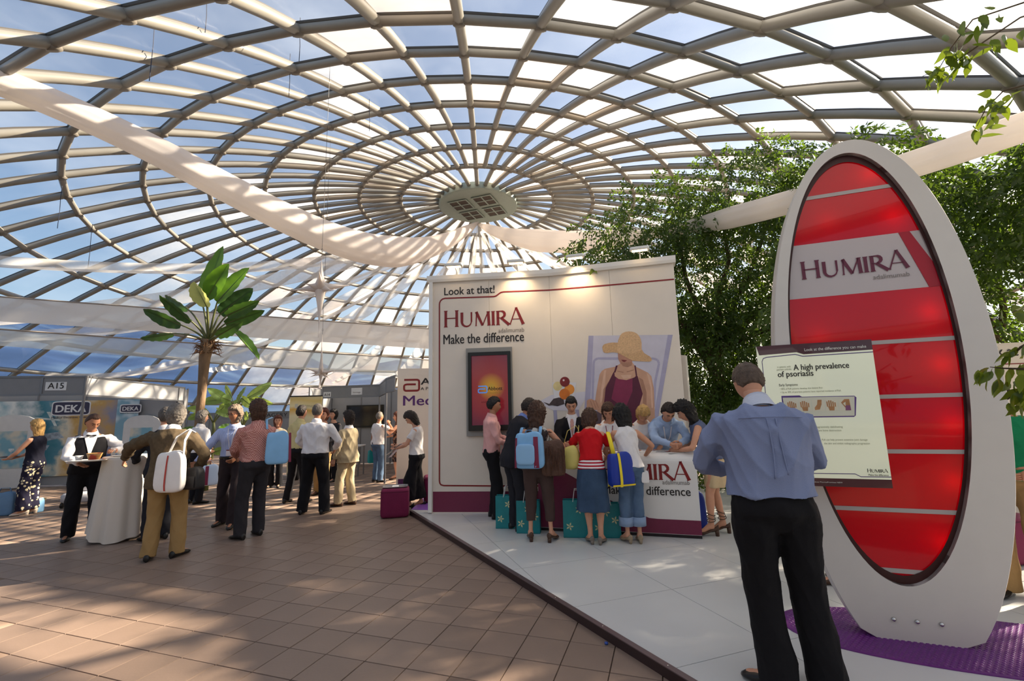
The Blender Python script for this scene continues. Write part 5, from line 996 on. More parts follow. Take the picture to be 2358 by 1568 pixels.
def hair_points(style, seed=0):
    d = HD; az = np.degrees(np.abs(np.arctan2(d[:, 0], d[:, 1]))); z = HEAD[:, 2]
    front, side, nape, t, dropn, amp = dict(short=(.062, .012, -.062, .017, 0, .005), bald=(.13, .03, -.06, .008, 0, .003), thin=(.082, .02, -.06, .010, 0, .003), full=(.058, -.01, -.08, .028, .02, .009), bob=(.056, -.03, -.085, .028, .085, .006), long=(.058, -.02, -.085, .028, .17, .008), curly=(.05, -.03, -.09, .045, .10, .016), wavy=(.056, -.02, -.08, .034, .075, .011))[style]
    line = np.where(az < 50, front, np.where(az < 85, front+(side-front)*(az-50)/35, side+(nape-side)*np.clip((az-85)/30, 0, 1)))
    msk = sm(-.012, .010, z-line)
    if style == 'bald': msk = msk*(1-sm(.062, .085, z))
    rr_ = np.random.default_rng(seed); ph = rr_.uniform(0, 6, 8)
    nz_ = np.sin(d[:, 0]*23+ph[0]+3*np.sin(d[:, 2]*9+ph[1]))+np.sin(d[:, 1]*27+ph[2]+2*np.sin(d[:, 0]*12+ph[3]))+np.sin(d[:, 2]*31+ph[4]+2*np.sin(d[:, 1]*11+ph[5])); 
    off = -.007*(1-msk)+msk*(t*(1+.25*sm(.03, .1, z))+amp*nz_*.5)
    nrm_ = HEAD/np.linalg.norm(HEAD, axis=1)[:, None]; P = HEAD+nrm_*off[:, None]
    if dropn:
        k = sm(62, 98, az)*sm(.02, -.05, z)*1.0; flo = np.clip((.02-z)/.11, 0, 1); P[:, 2] -= dropn*k*flo
        rad = np.hypot(P[:, 0], P[:, 1]); tgt = .088+.01*nz_*.3+(.02 if style == 'curly' else 0); sc = np.where(k > .05, (1-k)+k*np.maximum(1, tgt*(1-.25*sm(.6, 1, flo))/np.maximum(rad, .01)), 1); P[:, 0] *= sc; P[:, 1] *= sc; P[:, 1] += .01*k*flo
    return P
class Person:
    def __init__(s, label, x, y, z, yaw, h=1.76, lean=0, stoop=8, w=1.0, belly=0, female=False, feet=((-.10, .0, -8), (.10, .0, 8)), hl=(-.27, .06, .83), hr=(.27, .06, .83), pl=None, prr=None, nod=0, turn=0, skin=SKIN, hair=('short', 'dark'), group=None, back=None, vox=.0135, look=True, heel=0.0, tilt=0, curl=.5, pn=None):
        s.k = h/1.76; s.root = empty('person', (x, y, z), -R(yaw), label, 'person', group); s.w = w; s.fem = female; s.vox = vox; s.belly = belly; s.skin = skin; s.heel = heel
        s.ph = abs(x*3.1+y*1.7) % 6
        ln, st_ = R(lean), R(stoop); zs = np.arange(.80, 1.80, .01); ang = np.interp(zs, [.86, 1.06, 1.28, 1.50], [ln*.15, ln*.85, ln, ln+st_])
        hb = -.16*math.sin(ln) if back is None else back; p = V(0, hb, .80); s.zs, s.ang, s.pos = zs, ang, []
        for a in ang: s.pos.append(p.copy()); p = p+.01*V(0, math.sin(a), math.cos(a))
        s.pos = np.array(s.pos)
        sw_ = .178*w*(.9 if female else 1); s.sw = sw_
        s.sh = {-1: s.sp(1.388, -sw_), 1: s.sp(1.388, sw_)}
        tl_, tr_ = V(*hl), V(*hr); s.el = {}; s.wr = {}
        for sd, tg, po in ((-1, tl_, pl), (1, tr_, prr)):
            po = V(*(po or (sd*.9, -.6, -.5))); s.el[sd], s.wr[sd] = s.ik(s.sh[sd], tg, .285, .25, po)
        s.hip = {-1: V(-.088*w, hb, .90), 1: V(.088*w, hb, .90)}; s.kn = {}; s.an = {}; s.foot = {}
        for sd, (fx, fy, ta) in zip((-1, 1), feet):
            ld = float(np.linalg.norm(s.hip[sd]-V(fx, fy, .085+heel)))*1.006; s.kn[sd], s.an[sd] = s.ik(s.hip[sd], V(fx, fy, .085+heel), .512*ld, .488*ld, V(sd*.08, 1, 0)); s.foot[sd] = R(ta)
        a = R(nod); nb = s.sp(1.485); s.nb = nb; s.hc = nb+V(0, math.sin(a*.6+ang[60]*.5), math.cos(a*.6+ang[60]*.5))*.155
        ca, sa, ct, st2 = math.cos(a), math.sin(a), math.cos(R(turn)), math.sin(R(turn))
        fy_ = V(st2*ca, ct*ca, -sa); rx_ = V(ct, -st2, 0); tl2 = R(tilt); uz = np.cross(rx_, fy_); rx_, uz = rx_*math.cos(tl2)+uz*math.sin(tl2), uz*math.cos(tl2)-rx_*math.sin(tl2); s.hm = np.stack([rx_, fy_, uz])
        s.hair, s.curl, s.pn, s.look = hair, curl, pn or {}, look
        s.bare_arm, s.bare_leg = False, False
    def sp(s, z, x=0, f=0):
        i = min(max((z-.80)/.01, 0), len(s.zs)-1.001); j = int(i); q = i-j; a = s.ang[j]*(1-q)+s.ang[j+1]*q; P = s.pos[j]*(1-q)+s.pos[j+1]*q
        return P+V(x, 0, 0)+f*V(0, math.cos(a), -math.sin(a))
    def ik(s, a, t, l1, l2, pole):
        d = t-a; L_ = min(np.linalg.norm(d), (l1+l2)*.9975); dn = nrm(d); c = (l1*l1+L_*L_-l2*l2)/(2*l1*L_); c = max(-1, min(1, c)); pp_ = nrm(pole-dn*(pole@dn)); return a+dn*l1*c+pp_*l1*math.sqrt(1-c*c), a+dn*L_
    def loft(s, b, st, n=20, e=2.4):
        RR = []
        for z, rx, ry, fo in st:
            row = []
            for a in np.arange(n)*2*math.pi/n: row.append(s.sp(z, rx*math.copysign(abs(math.cos(a))**(2/e), math.cos(a)), fo+ry*math.copysign(abs(math.sin(a))**(2/e), math.sin(a))))
            RR.append(row)
        b.rings(RR)
    def sc(s, b): b.v = [tuple(V(*p)*s.k) for p in b.v]; return b
    def torso(s, g=0.0, z0=.86, z1=1.49, w2=None, flare=0.0):
        w, bl, f = s.w, s.belly, s.fem
        base = [(.82, .155, .105, -.01), (.92, .172, .118, -.015), (1.02, .158 if not f else .148, .112+bl*.6, .0+bl*.5), (1.10, .150 if not f else .130, .105+bl*.8, bl*.6), (1.20, .158 if not f else .135, .108+bl*.5, bl*.4), (1.30, .170 if not f else .148, .116+(.012 if f else 0), .006+(.012 if f else 0)), (1.36, .180 if not f else .156, .108, -.004), (1.405, .158 if not f else .136, .090, -.014), (1.445, .108 if not f else .096, .070, -.014), (1.50, .066, .062, -.008)]
        zz = np.array([q[0] for q in base]); A = np.array(base)[:, 1:]
        out = []
        for z in np.arange(z0, z1+.001, .035):
            r = [np.interp(z, zz, A[:, i]) for i in range(3)]; fl = flare*max(0, (1.05-z)/.25); out.append((z, r[0]*w+g+fl, r[1]*(.5+.5*w)+g+fl*.8, r[2]))
        return out
    def front(s, z, x, g): 
        st = s.torso(g, z, z+.001)[0]; return s.sp(z, x, st[3]+st[2]*max(0, 1-abs(x/st[1])**2.4)**(1/2.4))
    def back(s, z, x, g):
        st = s.torso(g, z, z+.001)[0]; return s.sp(z, x, st[3]-st[2]*max(0, 1-abs(x/st[1])**2.4)**(1/2.4))
    def seam(s, pts, g, m, r=.003, name='seam'):
        b = MB(); b.tube([s.back(z, x, g) for z, x in pts], r, 5); s.sc(b).build(name, m, s.root, True)
    def finish(s):
        b = MB(); s.loft(b, s.torso(-.024 if not s.bare_arm else -.012, .89, 1.485)); f = .9 if s.fem else 1
        b.tube([s.sp(1.44), s.nb, s.nb+(s.hc-s.nb)*.75], [.062*f, .056*f, .05*f], 12)
        for sd in (-1, 1):
            e, w_, sh = s.el[sd], s.wr[sd], s.sh[sd]; g = 1 if s.bare_arm else .74
            b.tube([s.sp(1.37, sd*s.sw*.5), sh, sh+(e-sh)*.35, sh+(e-sh)*.9, e, e+(w_-e)*.3, e+(w_-e)*.7, w_, w_+(w_-e)*.06], [.06*g, .054*f*g, .05*f*g, .042*f*g, .040*f*g, .043*f*g, .034*f, .027*f, .027*f], 10)
            hp, kn, an_ = s.hip[sd], s.kn[sd], s.an[sd]; g = 1.0 if s.bare_leg else .82
            b.tube([hp+V(0, 0, .06), hp, hp+(kn-hp)*.4, kn-(kn-hp)*.06, kn, kn+(an_-kn)*.3, kn+(an_-kn)*.75, an_], [.085*g, .092*g, .078*g, .058*g, .055*g, .058*g, .038*g, .036*g], 10)
            fd = V(math.sin(s.foot[sd]), math.cos(s.foot[sd]), 0); hz = V(0, 0, s.heel)
            b.tube([an_-fd*.035-V(0, 0, .04), an_+fd*.03-V(0, 0, .03), V(*an_[:2], .04)+fd*.09+hz*.4, V(*an_[:2], .028)+fd*.15, V(*an_[:2], .022)+fd*.185], [.034, .04, .034, .032, .02], 10)
        s.sc(b); ex = MB(); hv = (HEAD@s.hm)+s.hc
        for q in range(2):
            pass
        nh = len(HEAD); fm = []
        ex.add(hv, HF)
        cz, cy_, cx_ = HEAD[:, 2], HEAD[:, 1], HEAD[:, 0]; lipm = (np.abs(cx_) < .026) & (np.abs(cz+.066) < .008) & (cy_ > 0)
        ex.m = [3 if sum(lipm[i] for i in fc) >= 3 else 0 for fc in HF]
        T = lambda p: (V(*p)@s.hm)+s.hc
        for sd in (-1, 1):
            ec = V(sd*.032, .083, .004); o0 = len(ex.v); eb = MB(); eb.ball((0, 0, 0), (.0125, .0105, .0085), 10, 7); mi = [2 if np.hypot(np.mean([eb.v[i][0] for i in fc]), np.mean([eb.v[i][2] for i in fc])) < .0075 else 1 for fc in eb.f]
            ex.cur = 0; ex.add([T(V(*p)+ec) for p in eb.v], eb.f); ex.m[-len(eb.f):] = mi
            ex.cur = 0; ex.tube([T((sd*.019, .090, .010)), T((sd*.032, .0945, .0125)), T((sd*.046, .084, .008))], [.003, .0045, .003], 6); RR = []   # upper lid, then ear
            for f_, r_ in ((-.4, .012), (0, .026), (.5, .022), (1, .010)):
                RR.append([T(V(sd*(.070+.012*f_), -.012-.008*f_+r_*.62*math.cos(a), -.004+r_*1.15*math.sin(a))) for a in np.arange(10)*2*math.pi/10])
            ex.rings(RR if sd > 0 else RR)
            ex.cur = 4; ex.tube([T((sd*.014, .098, .026)), T((sd*.030, .097, .031)), T((sd*.048, .084, .027))], [.004, .005, .003], 5); ex.cur = 0
        for sd in (-1, 1): s.hand(ex, sd)
        s.sc(ex); b.extra = ex
        body = link('body', bpy.data.meshes.new('body'), s.root)
        for m_ in (s.skin, EYE_W, EYE_D, LIP, HAIRS[s.hair[1]]): body.data.materials.append(m_)
        remesh(body, b, .016*s.k, 3)
        if s.hair[0]:
            hb = MB(); hb.add((hair_points(s.hair[0], int(s.ph*100))@s.hm)+s.hc, HF+[tuple(range(NLON))[::-1], tuple(range((NLAT-1)*NLON, NLAT*NLON))]); s.sc(hb).build('hair', HAIRS[s.hair[1]], s.root, True)
        return s
    def hand(s, b, sd):
        e, w_ = s.el[sd], s.wr[sd]; d = nrm(w_-e); pn = V(*s.pn.get(sd, (-sd*1.0, .25, -.15))); pn = nrm(pn-d*(pn@d)); x = np.cross(d, pn)*1.0  # x: across the palm
        if x@V(0, 1, 0) < 0: x = -x   # thumb side faces forward
        th_ = x; f = .9 if s.fem else 1.0; RR = []
        for t, hw, ht in ((-.03, .026, .022), (.0, .028, .018), (.03, .038, .015), (.07, .041, .013), (.092, .038, .011)):
            RR.append([w_+d*(t*f)+x*(hw*f*math.cos(a))+pn*(ht*f*math.sin(a)) for a in np.arange(10)*2*math.pi/10])
        b.rings(RR); cu = s.curl if not isinstance(s.curl, dict) else s.curl.get(sd, .5)
        for i, (off, ln) in enumerate(((.027, .070), (.009, .078), (-.009, .073), (-.027, .057))):
            p = w_+d*(.082*f)+x*(off*f); dd = d*1.0+x*off*1.5; dd = nrm(dd); pts = [p-dd*.01]; a = 0
            for q in range(3):
                a += cu*(.55+.12*i); v_ = dd*math.cos(a)+pn*math.sin(a); pts.append(pts[-1]+v_*(ln*f*(.46, .32, .26)[q]))
            b.tube(pts, [.0092*f, .0088*f, .008*f, .0062*f], 6)
        p = w_+d*(.018*f)+x*(.026*f); v0 = nrm(d*.7+x*.75+pn*.2); v1 = nrm(d*.9+x*.25+pn*.35); v2 = nrm(d*.95+pn*(.3+.3*cu))
        b.tube([p, p+v0*.035*f, p+v0*.035*f+v1*.028*f, p+v0*.035*f+v1*.028*f+v2*.022*f], [.0125*f, .0115*f, .0098*f, .007*f], 6)
    # ---- clothing
    def garment(s, name, m, b, fold=(.003, 22, 30), label=None, vox=None):
        o = link(name, bpy.data.meshes.new(name), s.root); o.data.materials.append(m); s.sc(b); remesh(o, b, (vox or s.vox)*s.k, 5, (fold[0], fold[1], fold[2], s.ph+len(name)) if fold else None)
        if label: o['label'] = label
        return o
    def top(s, m, name='shirt', sleeve='long', hem=.94, g=.018, flare=0.0, arm=.058, collar=None, neck=1.485, fold=(.0048, 19, 27), label=None, open_=False):
        b = MB(); s.loft(b, s.torso(g, hem, neck-.02, flare=flare)); f = .9 if s.fem else 1
        for sd in (-1, 1):
            sh, e, w_ = s.sh[sd], s.el[sd], s.wr[sd]
            if sleeve == 'none': continue
            b.tube([s.sp(1.365, sd*s.sw*.35), s.sp(1.378, sd*s.sw*.74), sh+(e-sh)*.08] + ([sh+(e-sh)*.3, sh+(e-sh)*.62] if sleeve == 'short' else [sh+(e-sh)*.35, sh+(e-sh)*.8, e, e+(w_-e)*.2, e+(w_-e)*.6, e+(w_-e)*.9, e+(w_-e)*.97]),
                   [.066*f, .066*f, (arm+.008)*f] + ([(arm+.014)*f, (arm+.013)*f] if sleeve == 'short' else [(arm+.006)*f, arm*f, arm*.97*f, arm*.93*f, arm*.80*f, arm*.68*f, .037*f]), 12)
        if sleeve != 'long': s.bare_arm = True
        o = s.garment(name, m, b, fold, label)
        if collar is not None:
            c = MB(); RR = []
            for t, r_, o_ in ((-.04, .074, 0), (.005, .068, .0), (.035, .061, -.004), (.038, .067, -.004), (.005, .080, 0), (-.04, .098, 0)):
                RR.append([s.sp(1.472+t+.012*(-math.sin(a) if math.sin(a) > 0 else .7*abs(math.sin(a))), r_*f*math.cos(a), -.006+o_+r_*f*1.0*math.sin(a)) for a in np.arange(20)*2*math.pi/20])
            c.rings(RR, False); s.sc(c).build('collar', collar, s.root, True)
        return o
    def trousers(s, m, hem=.045, g=.016, knee=.076, cuff=.07, waist=1.03, hipg=0, label=None, fold=(.003, 19, 26), name='trousers'):
        b = MB(); st = [q for q in s.torso(g+hipg, .90, waist)]; s.loft(b, [(.80, .10*s.w, .06, -.01), (.83, .14*s.w+g*.5, .088, -.01), (.865, .163*s.w+g, .108, -.012)]+st)
        for sd in (-1, 1):
            hp, kn, an_ = s.hip[sd], s.kn[sd], s.an[sd]; L_ = an_[2]-s.heel*.2; zk = kn[2]
            pts = [hp+V(0, 0, .05), hp+(kn-hp)*.12, hp+(kn-hp)*.5, kn]; rad = [.098*s.w, .102*s.w, .088*s.w, knee]
            fr = (kn[2]-hem)/max(.05, kn[2]-an_[2]); end = kn+(an_-kn)*fr
            for f in (.35, .7, .96, 1.0): pts.append(kn+(end-kn)*f+V(0, .012*f, 0)); rad.append(knee+(cuff-knee)*f)
            b.tube(pts, rad, 14)
        return s.garment(name, m, b, fold, label)
    def skirt(s, m, hem=.5, flare=.06, waist=1.0, label=None):
        b = MB(); RR = []
        for f in np.linspace(0, 1, 14):
            z = waist+(hem-waist)*f; rx = np.interp(z, [.4, .92, 1.0], [.185+flare, .19, .155])*s.w; ry = rx*.72
            mid = s.sp(max(z, .86)) if z > .86 else V(0, s.pos[6][1]*(z-.08)/.78, z)
            RR.append([mid+V(rx*math.cos(a)*(1+.05*f*math.sin(7*a)), ry*math.sin(a)*(1+.05*f*math.sin(7*a))-.01, 0) for a in np.arange(40)*2*math.pi/40])
        b.rings(RR); s.bare_leg = True; return s.garment('skirt', m, b, (.003, 20, 12), label)
    def shoes(s, m, heel=False, open_=False, L_=1.0, label=None):
        for sd in (-1, 1):
            an_, a = s.an[sd], s.foot[sd]; fd = V(math.sin(a), math.cos(a), 0); sd_ = V(fd[1], -fd[0], 0); base = V(an_[0], an_[1], 0); b = MB(); RR = []; hh = s.heel
            for t, wd, ht, fl in ((-.085, .012, .05, 1), (-.08, .028, .075, 1), (-.05, .036, .085 if not open_ else .05, 1), (0, .038, .10 if not open_ else .035, .9), (.05, .042, .085 if not open_ else .03, .5), (.10, .048, .06 if not open_ else .045, .12), (.145, .046, .048, 0), (.18, .034, .036, 0), (.20, .012, .02, 0)):
                z0 = hh*fl; RR.append([base+fd*(t*L_)+sd_*(wd*math.cos(q))+V(0, 0, z0+.004+max(0, .5+.5*math.sin(q))*ht) for q in np.arange(14)*2*math.pi/14])
            b.rings(RR)
            if hh > .02: b.tube([base-fd*.06+V(0, 0, hh+.02), base-fd*.062], [.026, .016 if heel == 'thin' else .024], 8)
            o = s.sc(b).build('shoe', m, s.root, True)
            if label: o['label'] = label
    def patch(s, name, m, rows, g, label=None):
        """strip lying on the chest: rows of (z, x_left, x_right)"""
        b = MB(); RR = []
        for z, x0, x1 in rows: RR.append([s.front(z, x0+(x1-x0)*t, g) for t in np.linspace(0, 1, 5)])
        b.rings(RR, False, False); o = s.sc(b).build(name, m, s.root, True)
        if label: o['label'] = label
        return o
    def lanyard(s, m, badge=True, g=.03):
        s.patch('lanyard', m, [(z, -.012-.045*f, .0-.045*f) for z, f in zip(np.linspace(1.12, 1.44, 8), np.linspace(0, 1, 8))], g); s.patch('lanyard', m, [(z, .0+.045*f, .012+.045*f) for z, f in zip(np.linspace(1.12, 1.44, 8), np.linspace(0, 1, 8))], g+.002)
        if badge: s.patch('name_badge', mat('badge', (232, 222, 226), rough=.4), [(z, -.05, .05) for z in (1.03, 1.07, 1.12)], g+.008); s.patch('badge_stripe', M_red, [(z, -.05, .05) for z in (1.105, 1.12)], g+.010)
    def belt(s, m=SOLE, z=1.0, g=.016):
        b = MB(); RR = []
        for dz, e in ((-.018, -.03), (-.018, .007), (.018, .007), (.018, -.03)):
            st = s.torso(g+e, z+dz, z+dz+.001)[0]; RR.append([s.sp(z+dz, st[1]*math.copysign(abs(math.cos(a))**(2/2.4), math.cos(a)), st[3]+st[2]*math.copysign(abs(math.sin(a))**(2/2.4), math.sin(a))) for a in np.arange(24)*2*math.pi/24])
        b.rings(RR, False); s.sc(b).build('belt', m, s.root, True)
    def world(s, p):
        a = s.root.rotation_euler.z; p = V(*p)*s.k; return V(*s.root.location)+V(p[0]*math.cos(a)-p[1]*math.sin(a), p[0]*math.sin(a)+p[1]*math.cos(a), p[2])
fab = lambda n, c, **k: mat(n, c, **dict(dict(rough=.85, var=.06, vscale=9, bump=.12, bscale=90, spec=.2), **k))
BLK, NAVY = fab('cloth_black', (24, 23, 27)), fab('cloth_charcoal', (38, 38, 44)); WHT = fab('cloth_white', (226, 222, 222)); DEN = fab('denim', (86, 108, 136), var=.22, vscale=5, bump=.2); DEN_D = fab('denim_dark', (58, 78, 104), var=.25, vscale=5)
HEELM = mat('shoe_brown', (74, 50, 36), rough=.4)
G_L = 'people at the left cocktail table'; G_C = 'visitors at the reception counter'
# 1 blonde woman
M_flor = fab('floral', (206, 196, 164), pattern=('voronoi', (30, 28, 48), 17, .30, .08), var=.08)
p = Person('blonde woman in navy top and navy trousers with cream flowers, holding a small tray', -8.61, 8.37, 0, 262, 1.64, female=True, hl=(-.12, .36, 1.06), hr=(.10, .38, 1.06), nod=8, hair=('long', 'blond'), pn={-1: (0, 0, 1), 1: (0, 0, 1)}, curl=.25, w=.98, heel=.03)
p.top(fab('top_navy', (26, 27, 42)), 'top', 'none', .90, .014, .02); p.trousers(M_flor, .09, .018, .095, .11); p.shoes(mat('shoe_cream', (214, 196, 176), rough=.4), True, True); p.finish()
q = p.world((0, .42, 1.075)); t = empty('serving_tray', q, 0, 'small dark tray held by the blonde woman', 'tray'); MB().lathe([(.001, 0), (.12, 0), (.135, .012), (.13, .014), (.115, .004), (.001, .004)], 24, (0, 0, 0), False).build('tray_body', mat('tray_dark', (70, 56, 58), rough=.4), t)
tag(MB().lathe([(.03, 0), (.004, .006), (.004, .07), (.03, .1), (.034, .14), (.03, .14), (.026, .1), (.001, .08)], 14, (0, 0, 0), False).build('wine_glass', M_glass, None, True), 'small stemmed glass on the blonde woman\'s tray', 'glass').location = tuple(q+UP*.006)
# 2 waiter
p = Person('waiter in black vest, bow tie and white sleeves carrying a tray', -6.05, 6.62, 0, 135, 1.72, lean=4, stoop=14, w=1.06, belly=.045, hl=(-.26, .34, 1.22), hr=(.10, .36, 1.06), nod=30, turn=-22, hair=('thin', 'brown'), skin=SKIN_D, pn={1: (0, .1, 1), -1: (.3, 0, -1)}, curl={1: .1, -1: .6}, feet=((-.16, .10, -6), (.12, -.04, 14)), prr=(.9, -.5, -.4))
p.top(WHT, 'shirt', 'long', .95, .014, arm=.066, collar=WHT); p.top(BLK, 'vest', 'none', .90, .030, fold=(.0015, 18, 18), neck=1.46); p.patch('shirt_front', WHT, [(z, -.075*f, .075*f) for z, f in zip(np.linspace(1.14, 1.46, 8), np.linspace(.02, 1, 8))], .036)
bt = MB(); c = p.front(1.462, 0, .034)
for sd in (-1, 1): bt.tube([c, c+V(sd*.025, .005, 0), c+V(sd*.05, 0, 0)], [.008, .02, .024], 8, flat=.4)
p.sc(bt).build('bow_tie', BLK, p.root); p.trousers(BLK, .04, .024, .09, .085, 1.04); p.shoes(SOLE); p.finish()
q = p.world((.02, .50, 1.098)); t = empty('serving_tray', q, .3, 'white oblong tray with bowls held by the waiter', 'tray'); MB().rings([[V(x*.22*k, y*.15*k, z) for x, y in [(math.copysign(abs(math.cos(a))**.5, math.cos(a)), math.copysign(abs(math.sin(a))**.5, math.sin(a))) for a in np.arange(28)*math.pi/14]] for k, z in ((.85, 0), (1, .014), (.97, .016), (.83, .005))]).build('tray_body', M_white, t, True)
def bowl(q, r_, h, m, lab, fill=None):
    t = empty('bowl', q, 0, lab, 'bowl', None); MB().lathe([(.001, 0), (r_*.7, 0), (r_, h), (r_*.94, h), (r_*.66, .008), (.001, .008)], 20, (0, 0, 0), False).build('bowl_body', m, t, True)
    if fill: MB().lathe([(r_*.85, h*.75), (r_*.5, h*.95), (.001, h*.98)], 14, (0, 0, 0), False).build('snack', fill, t, True, kind='stuff')
bowl(q+V(.06, .02, .016), .085, .085, mat('bowl_amber', (206, 150, 84), rough=.35, pattern=('blotch', (176, 60, 40), 9, .5, .1)), 'amber patterned bowl on the waiter\'s tray', mat('snack', (150, 84, 50), rough=.8, var=.4, vscale=60)); bowl(q+V(-.1, -.03, .016), .045, .06, M_white, 'small white cup bowl on the waiter\'s tray')
# 3, 4 at the table
p = Person('man in dark suit mostly hidden behind the brown jacket man', -4.86, 6.45, 0, 305, 1.76, stoop=12, hair=('short', 'salt'), hl=(-.2, .32, 1.02), hr=(.2, .3, 1.0)); p.top(NAVY, 'jacket', 'long', .82, .026, .025, .068, WHT); p.trousers(NAVY); p.shoes(SOLE); p.finish()
TWD = fab('tweed_brown', (96, 82, 62), var=.15, vscale=30, pattern=('stripe', (82, 68, 52), 60, 'X', .6)); KHK = fab('khaki', (158, 128, 84))
p = Person('grey haired man in brown tweed jacket and khaki trousers, back turned', -4.12, 5.59, 0, 344, 1.77, stoop=14, w=1.08, hl=(-.56, .24, 1.13), hr=(.24, .16, .98), pl=(-1, -.3, .1), prr=(1, -.5, -.1), nod=12, turn=-14, hair=('full', 'grey'), feet=((-.13, -.02, -12), (.13, .04, 20)), vox=.012); p.top(TWD, 'jacket', 'long', .80, .032, .03, .074, WHT, label='brown tweed jacket'); p.trousers(KHK, .04, .02, .085, .082); p.shoes(SOLE); p.finish(); MANB = p
# 5 white shirt
p = Person('grey haired man in white shirt seen from behind, left of striped shirt man', -6.12, 9.03, 0, 28, 1.74, w=1.06, hr=(.28, .05, .82), hl=(-.2, .26, 1.0), hair=('full', 'grey')); p.top(WHT, 'shirt', 'long', .96, .03, arm=.066, collar=WHT); p.trousers(BLK); p.shoes(SOLE); p.finish(); WS = p
# 6 striped shirt
STR = fab('stripe_blue', (150, 168, 216), pattern=('stripe', (198, 206, 236), 22, 'X', .5)); DK = fab('trouser_brownblack', (52, 44, 48))
p = Person('man in light blue striped shirt with badge, arm reaching out, glasses', -4.33, 7.19, 0, 170, 1.78, lean=3, w=1.03, hr=(.48, .20, .88), hl=(-.14, .26, 1.0), prr=(.6, -.6, -.3), nod=4, turn=22, hair=('full', 'light'), skin=SKIN_D, feet=((-.1, .14, -6), (.14, -.10, 14)), curl={1: .12, -1: .6}, pn={1: (-.5, .8, .3)}, vox=.012)
p.top(STR, 'shirt', 'long', .97, .02, arm=.06, collar=STR); p.trousers(DK, .04, .018, .082, .085); p.belt(); p.shoes(SOLE); p.lanyard(mat('lanyard_white', (224, 220, 226), rough=.6)); 
gl = MB(); T = lambda v: (V(*v)@p.hm)+p.hc
for sd in (-1, 1): gl.tube([T((sd*.033+.023*math.cos(a), .101, .003+.015*math.sin(a))) for a in np.linspace(0, 6.28, 15)], .0022, 5); gl.tube([T((sd*.056, .098, .008)), T((sd*.078, .0, .006))], .002, 5)
gl.tube([T((-.01, .103, .006)), T((.01, .103, .006))], .002, 5); p.sc(gl).build('glasses', mat('glasses_brown', (90, 50, 36), rough=.3), p.root); p.finish()
# 7 check shirt
CHK = fab('check_red', (206, 158, 148), pattern=('check', (168, 104, 98), 62))
p = Person('curly brown haired man in red checked shirt, back half turned', -3.58, 6.46, 0, 304, 1.82, w=1.05, belly=.03, hl=(-.10, .32, 1.02), hr=(.12, .34, 1.02), turn=-4, hair=('wavy', 'brown'), feet=((-.13, .02, -8), (.12, .05, 8)), vox=.012); p.top(CHK, 'shirt', 'long', .97, .024, arm=.064, collar=CHK); p.trousers(fab('trouser_greyblack', (48, 46, 50)), .04, .02, .084, .08); p.shoes(SOLE); p.finish(); CK = p
# 8..15 farther people
CRM = fab('cardigan_cream', (228, 212, 180))
p = Person('dark haired woman in cream cardigan and black trousers facing the camera', -5.54, 10.85, 0, 168, 1.62, female=True, hl=(-.15, .22, 1.0), hr=(.2, .2, .98), turn=-14, hair=('bob', 'auburn'), vox=.016); p.top(CRM, 'cardigan', 'long', .88, .02, .02); p.patch('top_front', WHT, [(z, -.05, .05) for z in np.linspace(1.0, 1.44, 8)], .026); p.trousers(BLK, .05, .016, .08, .09); p.shoes(SOLE); p.finish()
YEL = fab('shirt_yellow', (206, 190, 136))
p = Person('dark haired man in pale yellow shirt with jacket over his arm', -4.12, 8.87, 0, 22, 1.80, lean=4, hl=(-.22, .26, 1.02), hr=(.16, .3, 1.0), pl=(-1, -.3, -.5), hair=('short', 'dark'), feet=((-.17, -.06, -20), (.12, .05, 8)), vox=.015); p.top(YEL, 'shirt', 'long', .97, .024, arm=.064, collar=YEL); p.trousers(BLK); p.shoes(SOLE); p.finish(); YM = p
p = Person('broad man in white shirt and black trousers seen from behind', -3.35, 7.85, 0, 4, 1.80, w=1.16, belly=.02, hl=(-.22, .24, 1.0), hr=(.22, .24, 1.0), pl=(-1, -.3, -.3), prr=(1, -.3, -.3), hair=('thin', 'salt'), skin=SKIN_D, feet=((-.19, 0, -10), (.17, .02, 8)), vox=.013); p.top(WHT, 'shirt', 'long', .96, .03, arm=.07, collar=WHT, fold=(.005, 18, 26)); p.trousers(BLK, .035, .018, .092, .09); p.shoes(SOLE); p.finish()
p = Person('dark haired man in dark clothes partly hidden behind the broad white shirt man', -4.52, 11.6, 0, 205, 1.74, hair=('full', 'black'), hr=(.2, .25, 1.0), vox=.017); p.top(NAVY, 'jacket', 'long', .84, .026, .02); p.trousers(BLK); p.shoes(SOLE); p.finish()
p = Person('reddish haired person in tan trousers between the two men seen from behind', -4.0, 9.75, 0, 185, 1.74, hair=('full', 'auburn'), hl=(-.12, .25, 1.05), vox=.016); p.top(NAVY, 'jacket', 'long', .86, .022, .02); p.trousers(KHK); p.shoes(HEELM); p.finish()
BGE = fab('linen_beige', (178, 162, 132), var=.08)
p = Person('stout dark haired man in beige linen suit, in profile', -3.04, 8.51, 0, 284, 1.66, stoop=4, w=1.10, belly=.10, hl=(-.26, .14, .80), hr=(.24, .16, .84), pl=(-.8, -.8, -.2), hair=('wavy', 'dark'), feet=((-.1, .10, -4), (.11, -.06, 6)), vox=.013); p.top(BGE, 'jacket', 'long', .74, .034, .045, .074, WHT, label='beige suit jacket'); p.trousers(BGE, .05, .018, .088, .085); p.shoes(HEELM); p.finish()
